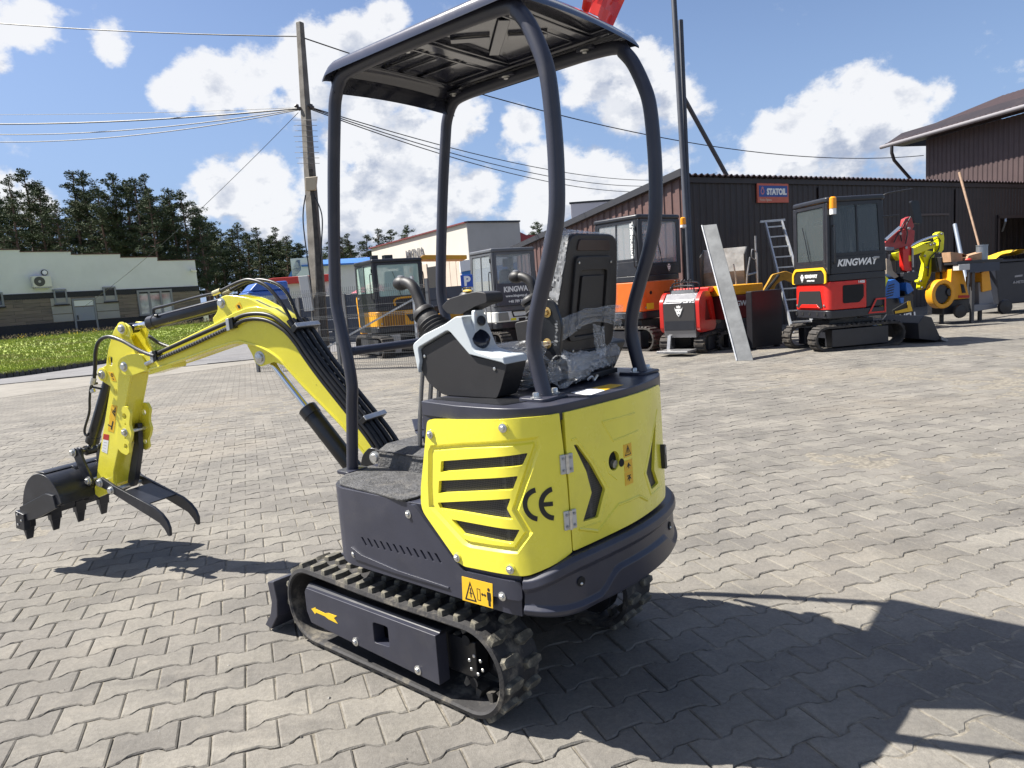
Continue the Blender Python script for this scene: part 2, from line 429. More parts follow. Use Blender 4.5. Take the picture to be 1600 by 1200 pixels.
def paver_material(name, far=False):
    m = bpy.data.materials.new(name); m.use_nodes = True
    nt = m.node_tree; t = NT(nt); b = nt.nodes['Principled BSDF']
    pos = t.n('ShaderNodeNewGeometry'); P = pos.outputs['Position']
    oi = t.n('ShaderNodeObjectInfo').outputs['Random']
    rnd = t.m('FRACT', t.m('ADD', pos.outputs['Random Per Island'], t.m('MULTIPLY', oi, 7.31)))
    big = t.noise(P, 0.35, 5, 0.6).outputs[0]
    mid = t.noise(P, 1.7, 6, 0.65).outputs[0]
    fine = t.noise(P, 14, 6, 0.7).outputs[0]
    grit = t.noise(P, 260, 3, 0.7).outputs[0]
    grit2 = t.n('ShaderNodeTexVoronoi', {'Vector': P, 'Scale': 190.0}).outputs['Distance']
    c = t.mix(t.ramp(mid, .32, .68), (0.172, 0.162, 0.143), (0.245, 0.229, 0.200))
    if not far:
        c = t.mix(t.ramp(rnd, 0, 1), c, t.mix(1.0, c, (0.80, 0.80, 0.82), 'MULTIPLY'))
    # sand swept over the yard, warm and pale
    c = t.mix(t.m('MULTIPLY', t.ramp(big, .50, .68), .55), c, (0.265, 0.232, 0.185))
    # dark scuffs and tyre smears
    mp = t.n('ShaderNodeMapping', {'Vector': P, 'Rotation': (0, 0, 0.62), 'Scale': (0.42, 2.6, 1)}).outputs[0]
    sm = t.noise(mp, 1.5, 6, 0.62, .25).outputs[0]
    c = t.mix(t.m('MULTIPLY', t.ramp(sm, .56, .72), .46), c, (0.070, 0.066, 0.064))
    mp2 = t.n('ShaderNodeMapping', {'Vector': P, 'Rotation': (0, 0, -0.35), 'Scale': (3.2, .5, 1)}).outputs[0]
    sm2 = t.noise(mp2, 1.3, 5, 0.6, .1).outputs[0]
    c = t.mix(t.m('MULTIPLY', t.ramp(sm2, .62, .76), .34), c, (0.075, 0.070, 0.066))
    spots = t.n('ShaderNodeTexVoronoi', {'Vector': P, 'Scale': 1.6}).outputs['Distance']
    c = t.mix(t.m('MULTIPLY', t.ramp(t.m('ADD', spots, t.m('MULTIPLY', fine, .08)), .105, .07), .55), c, (0.055, 0.052, 0.050))
    c = t.mix(t.m('MULTIPLY', t.ramp(fine, .35, .75), .30), c, t.mix(1.0, c, (1.28, 1.27, 1.24), 'MULTIPLY'))
    c = t.mix(t.m('MULTIPLY', t.ramp(grit, .38, .62), .34), c, t.mix(1.0, c, (0.66, 0.65, 0.64), 'MULTIPLY'))
    c = t.mix(t.ramp(grit2, .16, .08), c, (0.27, 0.26, 0.25))
    nt.links.new(c, b.inputs['Base Color'])
    b.inputs['Roughness'].default_value = 0.86
    b.inputs['Specular IOR Level'].default_value = 0.28
    g60 = t.noise(P, 62, 5, 0.72).outputs[0]
    c = t.mix(t.m('MULTIPLY', t.ramp(g60, .36, .64), .42), c, t.mix(1.0, c, (0.62, 0.615, 0.61), 'MULTIPLY'))
    blot = t.noise(P, 5.2, 5, .7, .4).outputs[0]
    c = t.mix(t.m('MULTIPLY', t.ramp(blot, .54, .70), .38), c, (0.105, 0.100, 0.094))
    c = t.mix(t.m('MULTIPLY', t.ramp(blot, .44, .30), .30), c, (0.275, 0.25, 0.21))
    nt.links.new(c, b.inputs['Base Color'])
    hgt = t.m('ADD', t.m('ADD', t.m('MULTIPLY', grit, .5), t.m('MULTIPLY', fine, 1.3)), t.m('MULTIPLY', g60, .8))
    if far:
        mpb = t.n('ShaderNodeMapping', {'Vector': t.vm('SUBTRACT', P, tuple(PO)).outputs[0], 'Rotation': (0, 0, -YAW)}).outputs[0]
        wob = t.n('ShaderNodeTexWave', {'Vector': mpb, 'Scale': 1.0}); 
        sx = t.n('ShaderNodeSeparateXYZ', {0: mpb})
        wave = t.m('MULTIPLY', t.m('SINE', t.m('MULTIPLY', sx.outputs[0], math.pi / PA)), 0.012)
        cv = t.n('ShaderNodeCombineXYZ', {0: sx.outputs[0], 1: t.m('ADD', t.m('ADD', sx.outputs[1], PB / 2), wave), 2: 0.0}).outputs[0]
        br = t.n('ShaderNodeTexBrick', {'Vector': cv, 'Color1': (1, 1, 1, 1), 'Color2': (.84, .84, .86, 1), 'Mortar': (0.50, 0.47, 0.43, 1), 'Scale': 1.0, 'Mortar Size': 0.006, 'Mortar Smooth': 0.35, 'Brick Width': 2 * PA, 'Row Height': PB}, offset=0.5, offset_frequency=2)
        nt.links.new(t.mix(1.0, c, br.outputs['Color'], 'MULTIPLY'), b.inputs['Base Color'])
        hgt = t.m('SUBTRACT', hgt, t.m('MULTIPLY', br.outputs['Fac'], 2.5))
    bp = t.n('ShaderNodeBump', {'Height': hgt, 'Strength': .6, 'Distance': 0.005})
    nt.links.new(bp.outputs[0], b.inputs['Normal'])
    return m
PAVE = paver_material('concrete_paver')
PAVEF = paver_material('concrete_paver_far', True)
SAND = mat('joint_sand', (0.20, 0.18, 0.145), 0.95, var=0.35, vscale=30, bump=0.6, bscale=200, dirt=.6, dcol=(0.05, 0.046, 0.04), dscale=14)
ASPH = mat('pale_asphalt', (0.155, 0.152, 0.155), 0.9, var=0.12, vscale=1.2, bump=0.3, bscale=90, dirt=.2, dcol=(0.11, 0.1, 0.095), dscale=.8)
STRIPM = mat('worn_concrete', (0.205, 0.190, 0.165), 0.9, var=0.12, vscale=1.5, bump=0.3, bscale=80, dirt=.3, dcol=(0.14, 0.125, 0.105), dscale=.9)
KERBM = mat('kerb_concrete', (0.075, 0.073, 0.070), 0.9, var=0.3, vscale=8, bump=0.3, bscale=60)

EARTH = mat('field_soil', (0.045, 0.055, 0.022), 0.95, var=0.4, vscale=.3)
m = M(); m.add([(-900, -300, -.06), (900, -300, -.06), (900, 1500, -.06), (-900, 1500, -.06)], [(0, 1, 2, 3)])
tag(m.build('ground', EARTH, smooth=0), kind='structure')

# the paved yard: stones near the camera, a sheet with the same bond farther off
U0, U1, V0, V1 = -62 * PA, 94 * PA, -16.5 * PB, 65.5 * PB
rn_ = np.random.default_rng(21)
def value_noise(nu, nv, cells):
    g_ = rn_.random((cells[0] + 2, cells[1] + 2)); x = np.linspace(0, cells[0], nu); y = np.linspace(0, cells[1], nv)
    i, j = x.astype(int), y.astype(int); fx, fy = x - i, y - j; fx, fy = fx * fx * (3 - 2 * fx), fy * fy * (3 - 2 * fy)
    A = g_[np.ix_(i, j)]; B = g_[np.ix_(i + 1, j)]; C_ = g_[np.ix_(i, j + 1)]; D = g_[np.ix_(i + 1, j + 1)]
    return (A * (1 - fx)[:, None] + B * fx[:, None]) * (1 - fy) + (C_ * (1 - fx)[:, None] + D * fx[:, None]) * fy
nu, nv = 330, 240
hn_ = .55 * value_noise(nu, nv, (9, 7)) + .30 * value_noise(nu, nv, (28, 21)) + .15 * value_noise(nu, nv, (110, 80))
hz = -.0080 + .0064 * np.clip((hn_ - .36) / .30, 0, 1)      # sand fills some joints to the brim, others are washed out
gu, gv = np.meshgrid(np.linspace(U0 - .1, U1 + .1, nu), np.linspace(V0 - .1, V1 + .05, nv), indexing='ij')
X = PO.x + PU.x * gu + PV.x * gv; Y = PO.y + PU.y * gu + PV.y * gv
ii = np.arange(nu * nv).reshape(nu, nv)
qf = np.stack([ii[:-1, :-1], ii[1:, :-1], ii[1:, 1:], ii[:-1, 1:]], -1).reshape(-1, 4)
me = bpy.data.meshes.new('pavement'); me.from_pydata(np.stack([X, Y, hz], -1).reshape(-1, 3).tolist(), [], qf.tolist()); me.materials.append(SAND); me.update()
pavement = tag(link('pavement', me), kind='structure')
m = M()
FU0, FU1, FV0, FV1 = -14, 40, -9, 46
us, vs = [FU0, U0 - .05, U1 + .05, FU1], [FV0, V0 - .05, V1, FV1]
for i in range(3):
    for j in range(3):
        if i == 1 and j == 1: continue
        m.add([lat(us[i], vs[j], -.002), lat(us[i + 1], vs[j], -.002), lat(us[i + 1], vs[j + 1], -.002), lat(us[i], vs[j + 1], -.002)], [(0, 1, 2, 3)])
m.build('distant_paving', PAVEF, pavement, smooth=0, kind='stuff')

def sstep(x): x = min(1, max(0, x)); return x * x * (3 - 2 * x)
def wave(t):   # long edge between two rows; t in half stones from a joint of the upper row: low there, high at the joints of the lower row
    t %= 2.0
    return -1 + 2 * sstep((t - .30) / .34) if t < 1 else 1 - 2 * sstep((t - 1.42) / .34)
AMP = 0.098 * PB
def outline(gap, rng, detail):
    ts = [0, .26, .42, .56, .68, 1.0, 1.40, 1.54, 1.66, 1.80, 2.0] if detail else [0, .3, .64, 1.0, 1.42, 1.76, 2.0]
    e = lambda: rng.uniform(-1, 1) * .0017 - (rng.random() < .10) * .003
    pts = []
    for tt in ts:                       # near edge: this stone is the upper one
        x = -PA + tt * PA; x = min(max(x, -PA + gap), PA - gap)
        pts.append((x + e(), -PB / 2 + AMP * wave(tt) + gap + e()))
    for tt in reversed(ts):             # far edge: this stone is the lower one
        x = -PA + tt * PA; x = min(max(x, -PA + gap), PA - gap)
        pts.append((x + e(), PB / 2 + AMP * wave(tt + 1) - gap + e()))
    return pts
def stone_verts(seed, detail):
    rng = random.Random(seed)
    o = outline(.0023, rng, detail); n = len(o)
    ins = [(x * (1 - .0055 / PA), y * (1 - .006 / (PB / 2))) for x, y in o]
    dz = lambda: rng.uniform(-.0007, .0007)
    if detail:
        vs = [(x, y, -.02) for x, y in o] + [(x, y, -.0042 + dz()) for x, y in o] + [(x, y, dz()) for x, y in ins]
        fs = [(k * n + i, k * n + (i + 1) % n, (k + 1) * n + (i + 1) % n, (k + 1) * n + i) for k in (0, 1) for i in range(n)]
        fs.append(tuple(range(2 * n, 3 * n)))
    else:
        vs = [(x, y, -.012) for x, y in o] + [(x, y, -.001) for x, y in o]
        fs = [(i, (i + 1) % n, n + (i + 1) % n, n + i) for i in range(n)] + [tuple(range(n, 2 * n))]
    return vs, fs
cells = []
rs = random.Random(3)
for j in range(-16, 66):
    for k in range(-62, 93):
        if (k + j) % 2: continue
        c = lat((k + 1) * PA, j * PB)
        q = c - EYE; dep = q.dot(_F)
        if dep > .25:
            sx, sy = 800 + FPX * q.dot(_R) / dep, 600 - FPX * q.dot(_U) / dep
        else: sx = sy = 9e9
        cells.append((q.length, k, j, c, -40 < sx < 1640 and -100 < sy < 1270))
cells.sort(key=lambda c: c[0])
variants = []
for s_ in range(6):
    vs_, fs_ = stone_verts(s_, True)
    me = bpy.data.meshes.new('paver'); me.from_pydata(vs_, [], fs_); me.materials.append(PAVE); me.update()
    variants.append(me)
single = [c for c in cells if c[4]][:300]
sset = {(c[1], c[2]) for c in single}
for d_, k, j, c, vis in single:
    o = link('paver', rs.choice(variants), pavement)
    o.location = c + V((0, 0, rs.uniform(-.0016, .0016)))
    o.rotation_euler = (rs.gauss(0, .006), rs.gauss(0, .006), YAW + rs.gauss(0, .006))
NV = 10
vn = [stone_verts(20 + i, True) for i in range(NV)]; vf = [stone_verts(50 + i, False) for i in range(NV)]
av, af, off = [], [], 0
for d_, k, j, c, vis in cells:
    if (k, j) in sset: continue
    vv, ff = rs.choice(vn if d_ < 5.2 else vf)
    a = np.array(vv)
    an = YAW + rs.gauss(0, .005); ca, sa = math.cos(an), math.sin(an)
    zt = a[:, 2] + a[:, 0] * rs.gauss(0, .006) + a[:, 1] * rs.gauss(0, .006) + rs.uniform(-.0016, .0016)
    av.append(np.stack([c.x + a[:, 0] * ca - a[:, 1] * sa, c.y + a[:, 0] * sa + a[:, 1] * ca, zt], 1))
    af += [tuple(i + off for i in f) for f in ff]; off += len(vv)
me = bpy.data.meshes.new('paver_field')
me.from_pydata(np.concatenate(av).tolist(), [], af); me.materials.append(PAVE); me.update()
tag(link('paver_field', me, pavement), kind='stuff')

# pale strip, drain line, access road, kerb, verge
def line_pts(p, q, t0, t1, z):
    a, b = gp(*p), gp(*q); d = b - a
    return V((a.x + d.x * t0, a.y + d.y * t0, z)), V((a.x + d.x * t1, a.y + d.y * t1, z))
a0, a1 = line_pts((0, 622), (400, 567), -1.2, 4.5, .002)
b0, b1 = line_pts((0, 601.5), (400, 562), -1.2, 4.5, .002)
c0, c1 = b0 + V((-14, 11, 0)), b1 + V((-14, 11, 0))
m = M(); m.add([a0, a1, b1, b0], [(0, 1, 2, 3)])
tag(m.build('concrete_strip', STRIPM, smooth=0), kind='structure')
up = V((0, 0, .004))
m = M(); m.add([b0 + up, b1 + up, c1 + up, c0 + up], [(0, 1, 2, 3)])
tag(m.build('road', ASPH, smooth=0), kind='structure')
nrm = (b1 - b0).normalized().cross(V((0, 0, 1)))
m = M()
rk = random.Random(5)
L_ = (b1 - b0).length; i = 0; s_ = 0
while s_ < L_:                                   # broken lip of the asphalt along the strip
    e_ = min(L_, s_ + rk.uniform(.5, 1.1)); w = rk.uniform(.03, .07); z = rk.uniform(.012, .03)
    d = (b1 - b0).normalized()
    m.hexa([b0 + d * s_ - nrm * w, b0 + d * e_ - nrm * w, b0 + d * e_ + nrm * .03, b0 + d * s_ + nrm * .03,
            b0 + d * s_ - nrm * w + V((0, 0, z)), b0 + d * e_ - nrm * w + V((0, 0, z)), b0 + d * e_ + nrm * .02 + V((0, 0, z)), b0 + d * s_ + nrm * .02 + V((0, 0, z))])
    s_ = e_ + (rk.uniform(.3, 1.5) if rk.random() < .15 else 0.01)
tag(m.build('road_edge', KERBM, smooth=0), kind='structure')

kp = [gp(-260, 618), gp(-120, 604), gp(0, 592), gp(75, 582), gp(147, 571), gp(200, 562.5), gp(250, 554), gp(300, 546.5), gp(345, 540)]
kp = [V((p.x, p.y, 0)) for p in kp]
kpath = cr_path(kp, 8)
m = M()
kl = 0
for a, b in zip(kpath[:-1], kpath[1:]):
    d = (b - a).normalized(); n = V((-d.y, d.x, 0))
    a2, b2 = a + d * .01, b - d * .01
    m.hexa([a2 - V((0, 0, .05)), b2 - V((0, 0, .05)), b2 + n * .16 - V((0, 0, .05)), a2 + n * .16 - V((0, 0, .05)), a2 + V((0, 0, .15)), b2 + V((0, 0, .15)), b2 + n * .16 + V((0, 0, .15)), a2 + n * .16 + V((0, 0, .15))])
tag(m.build('kerb', KERBM, bevel=.012), kind='structure')
# verge rising to the white building
FA = pd(-2, 512, 39.0); FB = pd(309.5, 489.5, 47.0); FA.z = FB.z = 0.0
fdir = (FB - FA).normalized()
def verge(u, v):
    i = u * (len(kpath) - 1); k = min(int(i), len(kpath) - 2)
    a = kpath[k].lerp(kpath[k + 1], i - k)
    b = FA + fdir * (-16 + 40 * u)
    p = a.lerp(b, v)
    return V((p.x, p.y, .13 + .56 * sstep(v * 1.3) + .06 * math.sin(p.x * .7) * math.sin(p.y * .5) * v))
m = M(); m.grid(lambda u, v: verge(u, v), 40, 16)
VERGE = mat('verge_soil', (0.22, 0.27, 0.055), 0.95, var=0.4, vscale=.5)
tag(m.build('grass_verge', VERGE), kind='structure')
def grass_material():
    m = bpy.data.materials.new('grass_blades'); m.use_nodes = True
    t = NT(m.node_tree); b = m.node_tree.nodes['Principled BSDF']
    ge = t.n('ShaderNodeNewGeometry')
    r_ = ge.outputs['Random Per Island']; P = ge.outputs['Position']
    c = t.mix(r_, (0.22, 0.29, 0.042), (0.36, 0.40, 0.07))
    n = t.noise(P, .6, 4).outputs[0]
    c = t.mix(t.m('MULTIPLY', t.ramp(n, .45, .65), .6), c, (0.30, 0.26, 0.10))
    m.node_tree.links.new(c, b.inputs['Base Color']); b.inputs['Roughness'].default_value = .7
    return m
GRASS = grass_material()
rg = np.random.default_rng(4)
N = 60000
us_ = rg.random(N); vv_ = rg.random(N) ** 1.5
pv, pf = [], []
for i in range(N):
    p = verge(us_[i], vv_[i]); h = (.035 + .03 * rg.random()) * (1 + .8 * vv_[i]); w = .018 + .03 * rg.random() * (1 + vv_[i])
    a = rg.random() * 6.283; dx, dy = math.cos(a) * w, math.sin(a) * w
    lx, ly = (rg.random() - .5) * h, (rg.random() - .5) * h
    o = len(pv)
    pv += [(p.x - dx, p.y - dy, p.z - .01), (p.x + dx, p.y + dy, p.z - .01), (p.x + lx, p.y + ly, p.z + h)]
    pf.append((o, o + 1, o + 2))
me = bpy.data.meshes.new('grass'); me.from_pydata(pv, [], pf); me.materials.append(GRASS); me.update()
tag(link('grass', me), kind='stuff')
# seeding weeds and yellow flowers near the wall
FLOW = mat('weed_heads', (0.30, 0.22, 0.13), .8, var=.3); FLOY = mat('yellow_flowers', (0.62, 0.44, 0.02), .7)
for nm, mt, N, lo, hi in (('tall_weeds', FLOW, 2600, .80, .98), ('yellow_flowers', FLOY, 45, .6, .9)):
    pv, pf = [], []
    for i in range(N):
        u = rg.random() if nm == 'tall_weeds' else .25 + .35 * rg.random(); v = lo + (hi - lo) * rg.random()
        p = verge(u, v); h = .12 + .16 * rg.random(); w = .022 if nm == 'tall_weeds' else .035
        x, y = p.x + .1 * (rg.random() - .5), p.y
        o = len(pv)
        pv += [(p.x - .004, p.y, p.z), (p.x + .004, p.y, p.z), (x, y, p.z + h), (x - w, y, p.z + h * .85), (x, y - w, p.z + h * .80), (x + w, y, p.z + h * .85), (x, y, p.z + h * 1.1)]
        pf += [(o, o + 1, o + 2), (o + 3, o + 4, o + 5, o + 6)]
    me = bpy.data.meshes.new(nm); me.from_pydata(pv, [], pf); me.materials.append(mt); me.update()
    tag(link(nm, me), kind='stuff')

# grit and chips lying about on the paving
rg2 = np.random.default_rng(12)
pv, pf = [], []
for i in range(1500):
    u = -7 + 15 * rg2.random(); v = -1.5 + 9 * rg2.random() ** 1.4
    p = lat(u, v, .0005); r_ = .0016 + .0045 * rg2.random() ** 3
    o = len(pv); a = rg2.random() * 6.28
    for k in range(5): pv.append((p.x + r_ * math.cos(a + k * 1.2566) * (.7 + .6 * rg2.random()), p.y + r_ * math.sin(a + k * 1.2566) * (.7 + .6 * rg2.random()), p.z))
    pv.append((p.x, p.y, p.z + r_ * .9))
    pf += [(o + k, o + (k + 1) % 5, o + 5) for k in range(5)]
def grit_material():
    m = bpy.data.materials.new('grit'); m.use_nodes = True; t = NT(m.node_tree); b = m.node_tree.nodes['Principled BSDF']
    r_ = t.n('ShaderNodeNewGeometry').outputs['Random Per Island']
    m.node_tree.links.new(t.mix(t.ramp(r_, .2, .95), (.06, .055, .05), (.38, .36, .33)), b.inputs['Base Color']); b.inputs['Roughness'].default_value = .9
    return m
me = bpy.data.meshes.new('grit'); me.from_pydata(pv, [], pf); me.materials.append(grit_material()); me.update()
tag(link('grit', me), kind='stuff')
# ================================================================== THE YELLOW MINI EXCAVATOR
TH = R(139.15)
_fw = V((math.cos(TH), math.sin(TH), 0)); _lf = V((-math.sin(TH), math.cos(TH), 0))
EXB = V((-0.16625, 2.07976, 0)) - _lf * .45
EX = empty('mini_excavator', EXB, TH, 'lemon yellow canopy mini excavator with a CE mark, standing on rubber tracks in front', 'excavator')
def L3(s, off, z): return (s, .45 - off, z)

# ---- footprint of the upper body: u runs from the front left round the tail to the right
_half = [(.80, .08), (.795, .20), (.765, .32), (.715, .405), (.665, .438), (.63, .449)]
_ft = [(.60, .45), (.4, .45), (.2, .45), (0, .45), (-.13, .45), (-.19, .442), (-.24, .42), (-.275, .388), (-.295, .345), (-.305, .29),
       (-.320, .15), (-.326, .05), (-.322, -.05), (-.308, -.15), (-.280, -.245), (-.235, -.325), (-.165, -.385), (-.06, -.415), (.2, -.42), (.6, -.42)]
fpath = [(p.x, p.y) for p in cr_path([(a, b, 0) for a, b in _half + _ft], 8)]
_i0 = 8 * len(_half)
_u = [0.0]
for a, b in zip(fpath[:-1], fpath[1:]): _u.append(_u[-1] + math.dist(a, b))
fu = [x - _u[_i0] for x in _u]
FPN = np.array(fpath); FUN = np.array(fu)
_tg = np.gradient(FPN, axis=0); _nm = np.stack([_tg[:, 1], -_tg[:, 0]], 1); _nm /= np.linalg.norm(_nm, axis=1)[:, None]
_nm = -_nm if _nm[_i0 + 10][1] < 0 else _nm
def SF(u, z, d=0.0):                     # point on the body skin: u along, z height, d out of the skin
    x = np.interp(u, FUN, FPN[:, 0]); y = np.interp(u, FUN, FPN[:, 1])
    nx = np.interp(u, FUN, _nm[:, 0]); ny = np.interp(u, FUN, _nm[:, 1])
    return (float(x + nx * d), float(y + ny * d), z)
BEND = [x for x in np.arange(-.45, -.02, .035)] + [x for x in np.arange(.70, 1.05, .022)] + [x for x in np.arange(1.05, 1.95, .035)]
def skin(mm, name, mats, parent, bevel=0.0, map_=SF, smooth=28, label=None, cuts=BEND, kind=None, seg=2):
    me = bpy.data.meshes.new(name); me.from_pydata(mm.v, [], mm.f)
    b = bmesh.new(); b.from_mesh(me)
    bmesh.ops.remove_doubles(b, verts=b.verts, dist=1e-5)
    us_ = [v.co.x for v in b.verts]; lo, hi = min(us_), max(us_)
    for u in cuts:
        if lo + .004 < u < hi - .004:
            bmesh.ops.bisect_plane(b, geom=b.verts[:] + b.edges[:] + b.faces[:], plane_co=(u, 0, 0), plane_no=(1, 0, 0), dist=1e-5)
    for v in b.verts: v.co = map_(v.co.x, v.co.y, v.co.z)
    bmesh.ops.recalc_face_normals(b, faces=b.faces)
    b.to_mesh(me); b.free()
    for m_ in (mats if isinstance(mats, (list, tuple)) else [mats]): me.materials.append(m_)
    me.polygons.foreach_set('use_smooth', [True] * len(me.polygons)); me.set_sharp_from_angle(angle=R(smooth)); me.update()
    o = link(name, me, parent)
    if bevel:
        md = o.modifiers.new('bevel', 'BEVEL'); md.width = bevel; md.segments = seg; md.limit_method = 'ANGLE'; md.angle_limit = R(38); md.harden_normals = True
    if label: o['label'] = label
    if kind: o['kind'] = kind
    return o
UD = lambda u, v, d: (u, v, d)
def inset(poly, k):                      # polygon moved inwards by k
    n = len(poly); area = sum(poly[i - 1][0] * poly[i][1] - poly[i][0] * poly[i - 1][1] for i in range(n)); sg = 1 if area > 0 else -1
    out = []
    for i in range(n):
        a, b, c = V(poly[i - 1]), V(poly[i]), V(poly[(i + 1) % n])
        d1, d2 = (b - a).normalized(), (c - b).normalized()
        n1, n2 = V((-d1.y, d1.x)) * sg, V((-d2.y, d2.x)) * sg
        bi = n1 + n2
        out.append(tuple(b + bi * (k / max(.35, (1 + n1.dot(n2))))))
    return out
def strip(mm, A, da, B, db):
    n = len(A); vs = [(a[0], a[1], da) for a in A] + [(b[0], b[1], db) for b in B]
    return mm.add(vs, [(i, (i + 1) % n, n + (i + 1) % n, n + i) for i in range(n)])
def skin_bolt(parent, u, z, d, r=.008):
    p, q = V(SF(u, z, d)), V(SF(u, z, d + .1))
    return M().bolt(p, q - p, r, .008).build('bolt', SILV, parent)

# ---- skirt with louvre slots
sk = rpoly([(-.42, .435), (.0, .415), (.79, .417), (.797, .545), (.45, .60), (.34, .698), (-.42, .698)], [.02, .0, .0, .0, .0, .0, .01])
slots = []
for i in range(12):
    u = .062 + i * .0345 - .0; z = .532 + i * .0012
    slots.append([(u, z), (u + .011, z + .0005), (u + .034 , z - .0275), (u + .023, z - .028)])
skirt = skin(M().plate(sk, slots, UD, -.012, .004), 'skirt_panel', GREY, EX, .004)
skin(M().prism([(.05, .545), (.50, .56), (.52, .49), (.06, .49)], UD, -.03, -.011), 'slot_backing', HOLE, skirt)
rib = [(.34, .69), (.375, .70), (.555, .535), (.585, .518), (.800, .528), (.800, .470), (.62, .462), (.56, .475), (.52, .505)]
skin(M().prism(rpoly(rib, .012, 2), UD, .003, .016), 'skirt_rib', GREY, EX, .007)
skin(M().prism(rpoly([(.00, .485), (.06, .465), (.25, .448), (.50, .444), (.50, .438), (.24, .436), (.02, .442)], .003, 2), UD, .003, .009), 'skirt_crease', GREY, EX, .003)
for u, z, d in ((.735, .473, .016), (.012, .458, .004), (.333, .657, .004)): skin_bolt(skirt, u, z, d)
dc = skin(M().prism([(.573, .500), (.701, .504), (.695, .426), (.568, .422)], UD, .015, .0172), 'warning_decal', STYEL, skirt)
mm = M()
mm.plate([(.580, .428), (.607, .492), (.630, .430)], [[(.587, .433), (.607, .481), (.623, .434)]], UD, .0172, .0178)
mm.prism([(.605, .440), (.609, .440), (.609, .470), (.605, .470)], UD, .0172, .0178); mm.prism([(.601, .452), (.614, .452), (.614, .455), (.601, .455)], UD, .0172, .0178)
mm.plate([(.634, .438), (.634, .476), (.648, .476), (.648, .438)], [[(.636, .440), (.636, .474), (.646, .474), (.646, .440)]], UD, .0172, .0178)
mm.prism([(.651, .461), (.657, .467), (.657, .463), (.666, .463), (.666, .467), (.672, .461), (.666, .455), (.666, .459), (.657, .459), (.657, .455)], UD, .0172, .0178)
mm.prism(rpoly([(.676, .447), (.676, .474), (.691, .474), (.691, .447)], .003, 2), UD, .0172, .0178)
mm.prism([(.679, .447), (.679, .430), (.683, .430), (.6835, .446), (.684, .430), (.688, .430), (.688, .447)], UD, .0172, .0178)
mm.prism([(.6835 + .005 * math.cos(a), .482 + .0055 * math.sin(a)) for a in [i * math.pi / 5 for i in range(10)]], UD, .0172, .0178)
skin(mm, 'decal_print', BLK, dc)
# right side and front of the lower body
skin(M().prism([(1.75, .42), (2.55, .42), (2.55, .70), (1.75, .70)], UD, -.012, .004), 'skirt_panel', GREY, EX, .004)
skin(M().prism(rpoly([(1.78, .55), (2.35, .55), (2.35, .70), (2.10, .985), (1.78, .985)], .02), UD, 0, .014), 'side_panel', YEL, EX, .006)

# ---- core of the body (engine bay), floor, deck
ring = [p for p, u in zip(fpath, fu) if u > .395 and u < 2.4]
core = [(p[0], p[1]) for p in ring]
m = M(); inner = inset(core, .022)
m.prism(inner, xy(0), .43, .99)
m.build('engine_bay', GREY, EX)
m = M(); deckp = [(.185, .428)] + inset(core, -.008)[8:-1] + [(.185, -.40)]
m.prism(deckp, xy(0), .988, 1.034)
m.build('deck_plate', GREY, EX, .006)
m = M(); m.prism([p for p, u in zip(fpath, fu) if u < .36] + [(.19, .445), (.19, -.41), (.60, -.41), (.72, -.37), (.80, -.25), (.815, -.08)], xy(0), .655, .6985)
m.build('floor_plate', GREY, EX, .004)
m = M(); m.prism([(.60, .40), (.22, .40), (.22, -.38), (.6, -.38), (.74, -.2), (.74, .2), (.7, .36)], xy(0), .43, .655)
m.build('front_frame', GREY, EX, .006)
# rubber floor mat and the covered step box over the boom swing
m = M(); m.prism(rpoly([(.655, .437), (.715, .395), (.760, .33), (.775, .20), (.262, .20), (.262, .425), (.275, .462), (.31, .462), (.45, .448)], .014, 3), xy(0), .699, .708)
m.build('floor_mat', MAT_R, EX, .003)
m = M(); m.hexa([(.262, .20, .70), (.735, .20, .70), (.735, -.30, .70), (.262, -.30, .70), (.262, .19, .772), (.728, .19, .772), (.728, -.29, .772), (.262, -.29, .772)])
m.hexa([(.262, .19, .772), (.728, .19, .772), (.728, -.29, .772), (.262, -.29, .772), (.262, .168, .797), (.700, .168, .797), (.700, -.27, .797), (.262, -.27, .797)])
m.build('step_box', MAT_R, EX, .003)
m = M(); m.tube(rpoly([(.735, .201), (.262, .201), ], 0) and [(.735, .2, .772), (.262, .2, .772)], .003, 6); m.tube([(.735, .202, .703), (.262, .202, .703)], .004, 6)
m.build('mat_seam', PLAST, EX)

# ---- left yellow cover
P0 = rpoly([(.478, .985), (.835, 1.008), (.9315, 1.0105), (.937, .92), (.9425, .80), (.9435, .70), (.9445, .602), (.881, .574), (.815, .546), (.766, .545), (.585, .534), (.558, .545), (.411, .690), (.421, .765), (.470, .95)], [.022, 0, 0, 0, 0, 0, 0, 0, .02, 0, .02, .012, .03, 0, .02])
A0 = [(.470, .885), (.484, .905), (.62, .925), (.80, .947), (.874, .954), (.878, .925), (.808, .742), (.842, .676), (.796, .612), (.62, .600), (.588, .604), (.450, .702), (.455, .78)]
A1 = inset(A0, .009)
A2 = inset(A0, .015)
A3 = inset(A0, .020)
vents = [[(.522, .858), (.843, .908), (.826, .872), (.515, .822)], [(.505, .794), (.812, .842), (.794, .801), (.497, .752)],
         [(.490, .722), (.786, .775), (.772, .744), (.788, .712), (.500, .704)], [(.545, .677), (.806, .684), (.781, .641), (.592, .636)]]
vents = [rpoly(v, .004, 2) for v in vents]
DT = .016
m = M(); m.plate(P0, [A0], UD, 0, DT)
strip(m, A0, DT, A1, DT - .0085); strip(m, A1, DT - .0085, A2, DT - .0085); strip(m, A2, DT - .0085, A3, DT - .002)
loops = [A3] + vents
tri = fill_loops(loops); flat = [p for l in loops for p in l]
m.add([(u, z, DT - .002) for u, z in flat], tri)
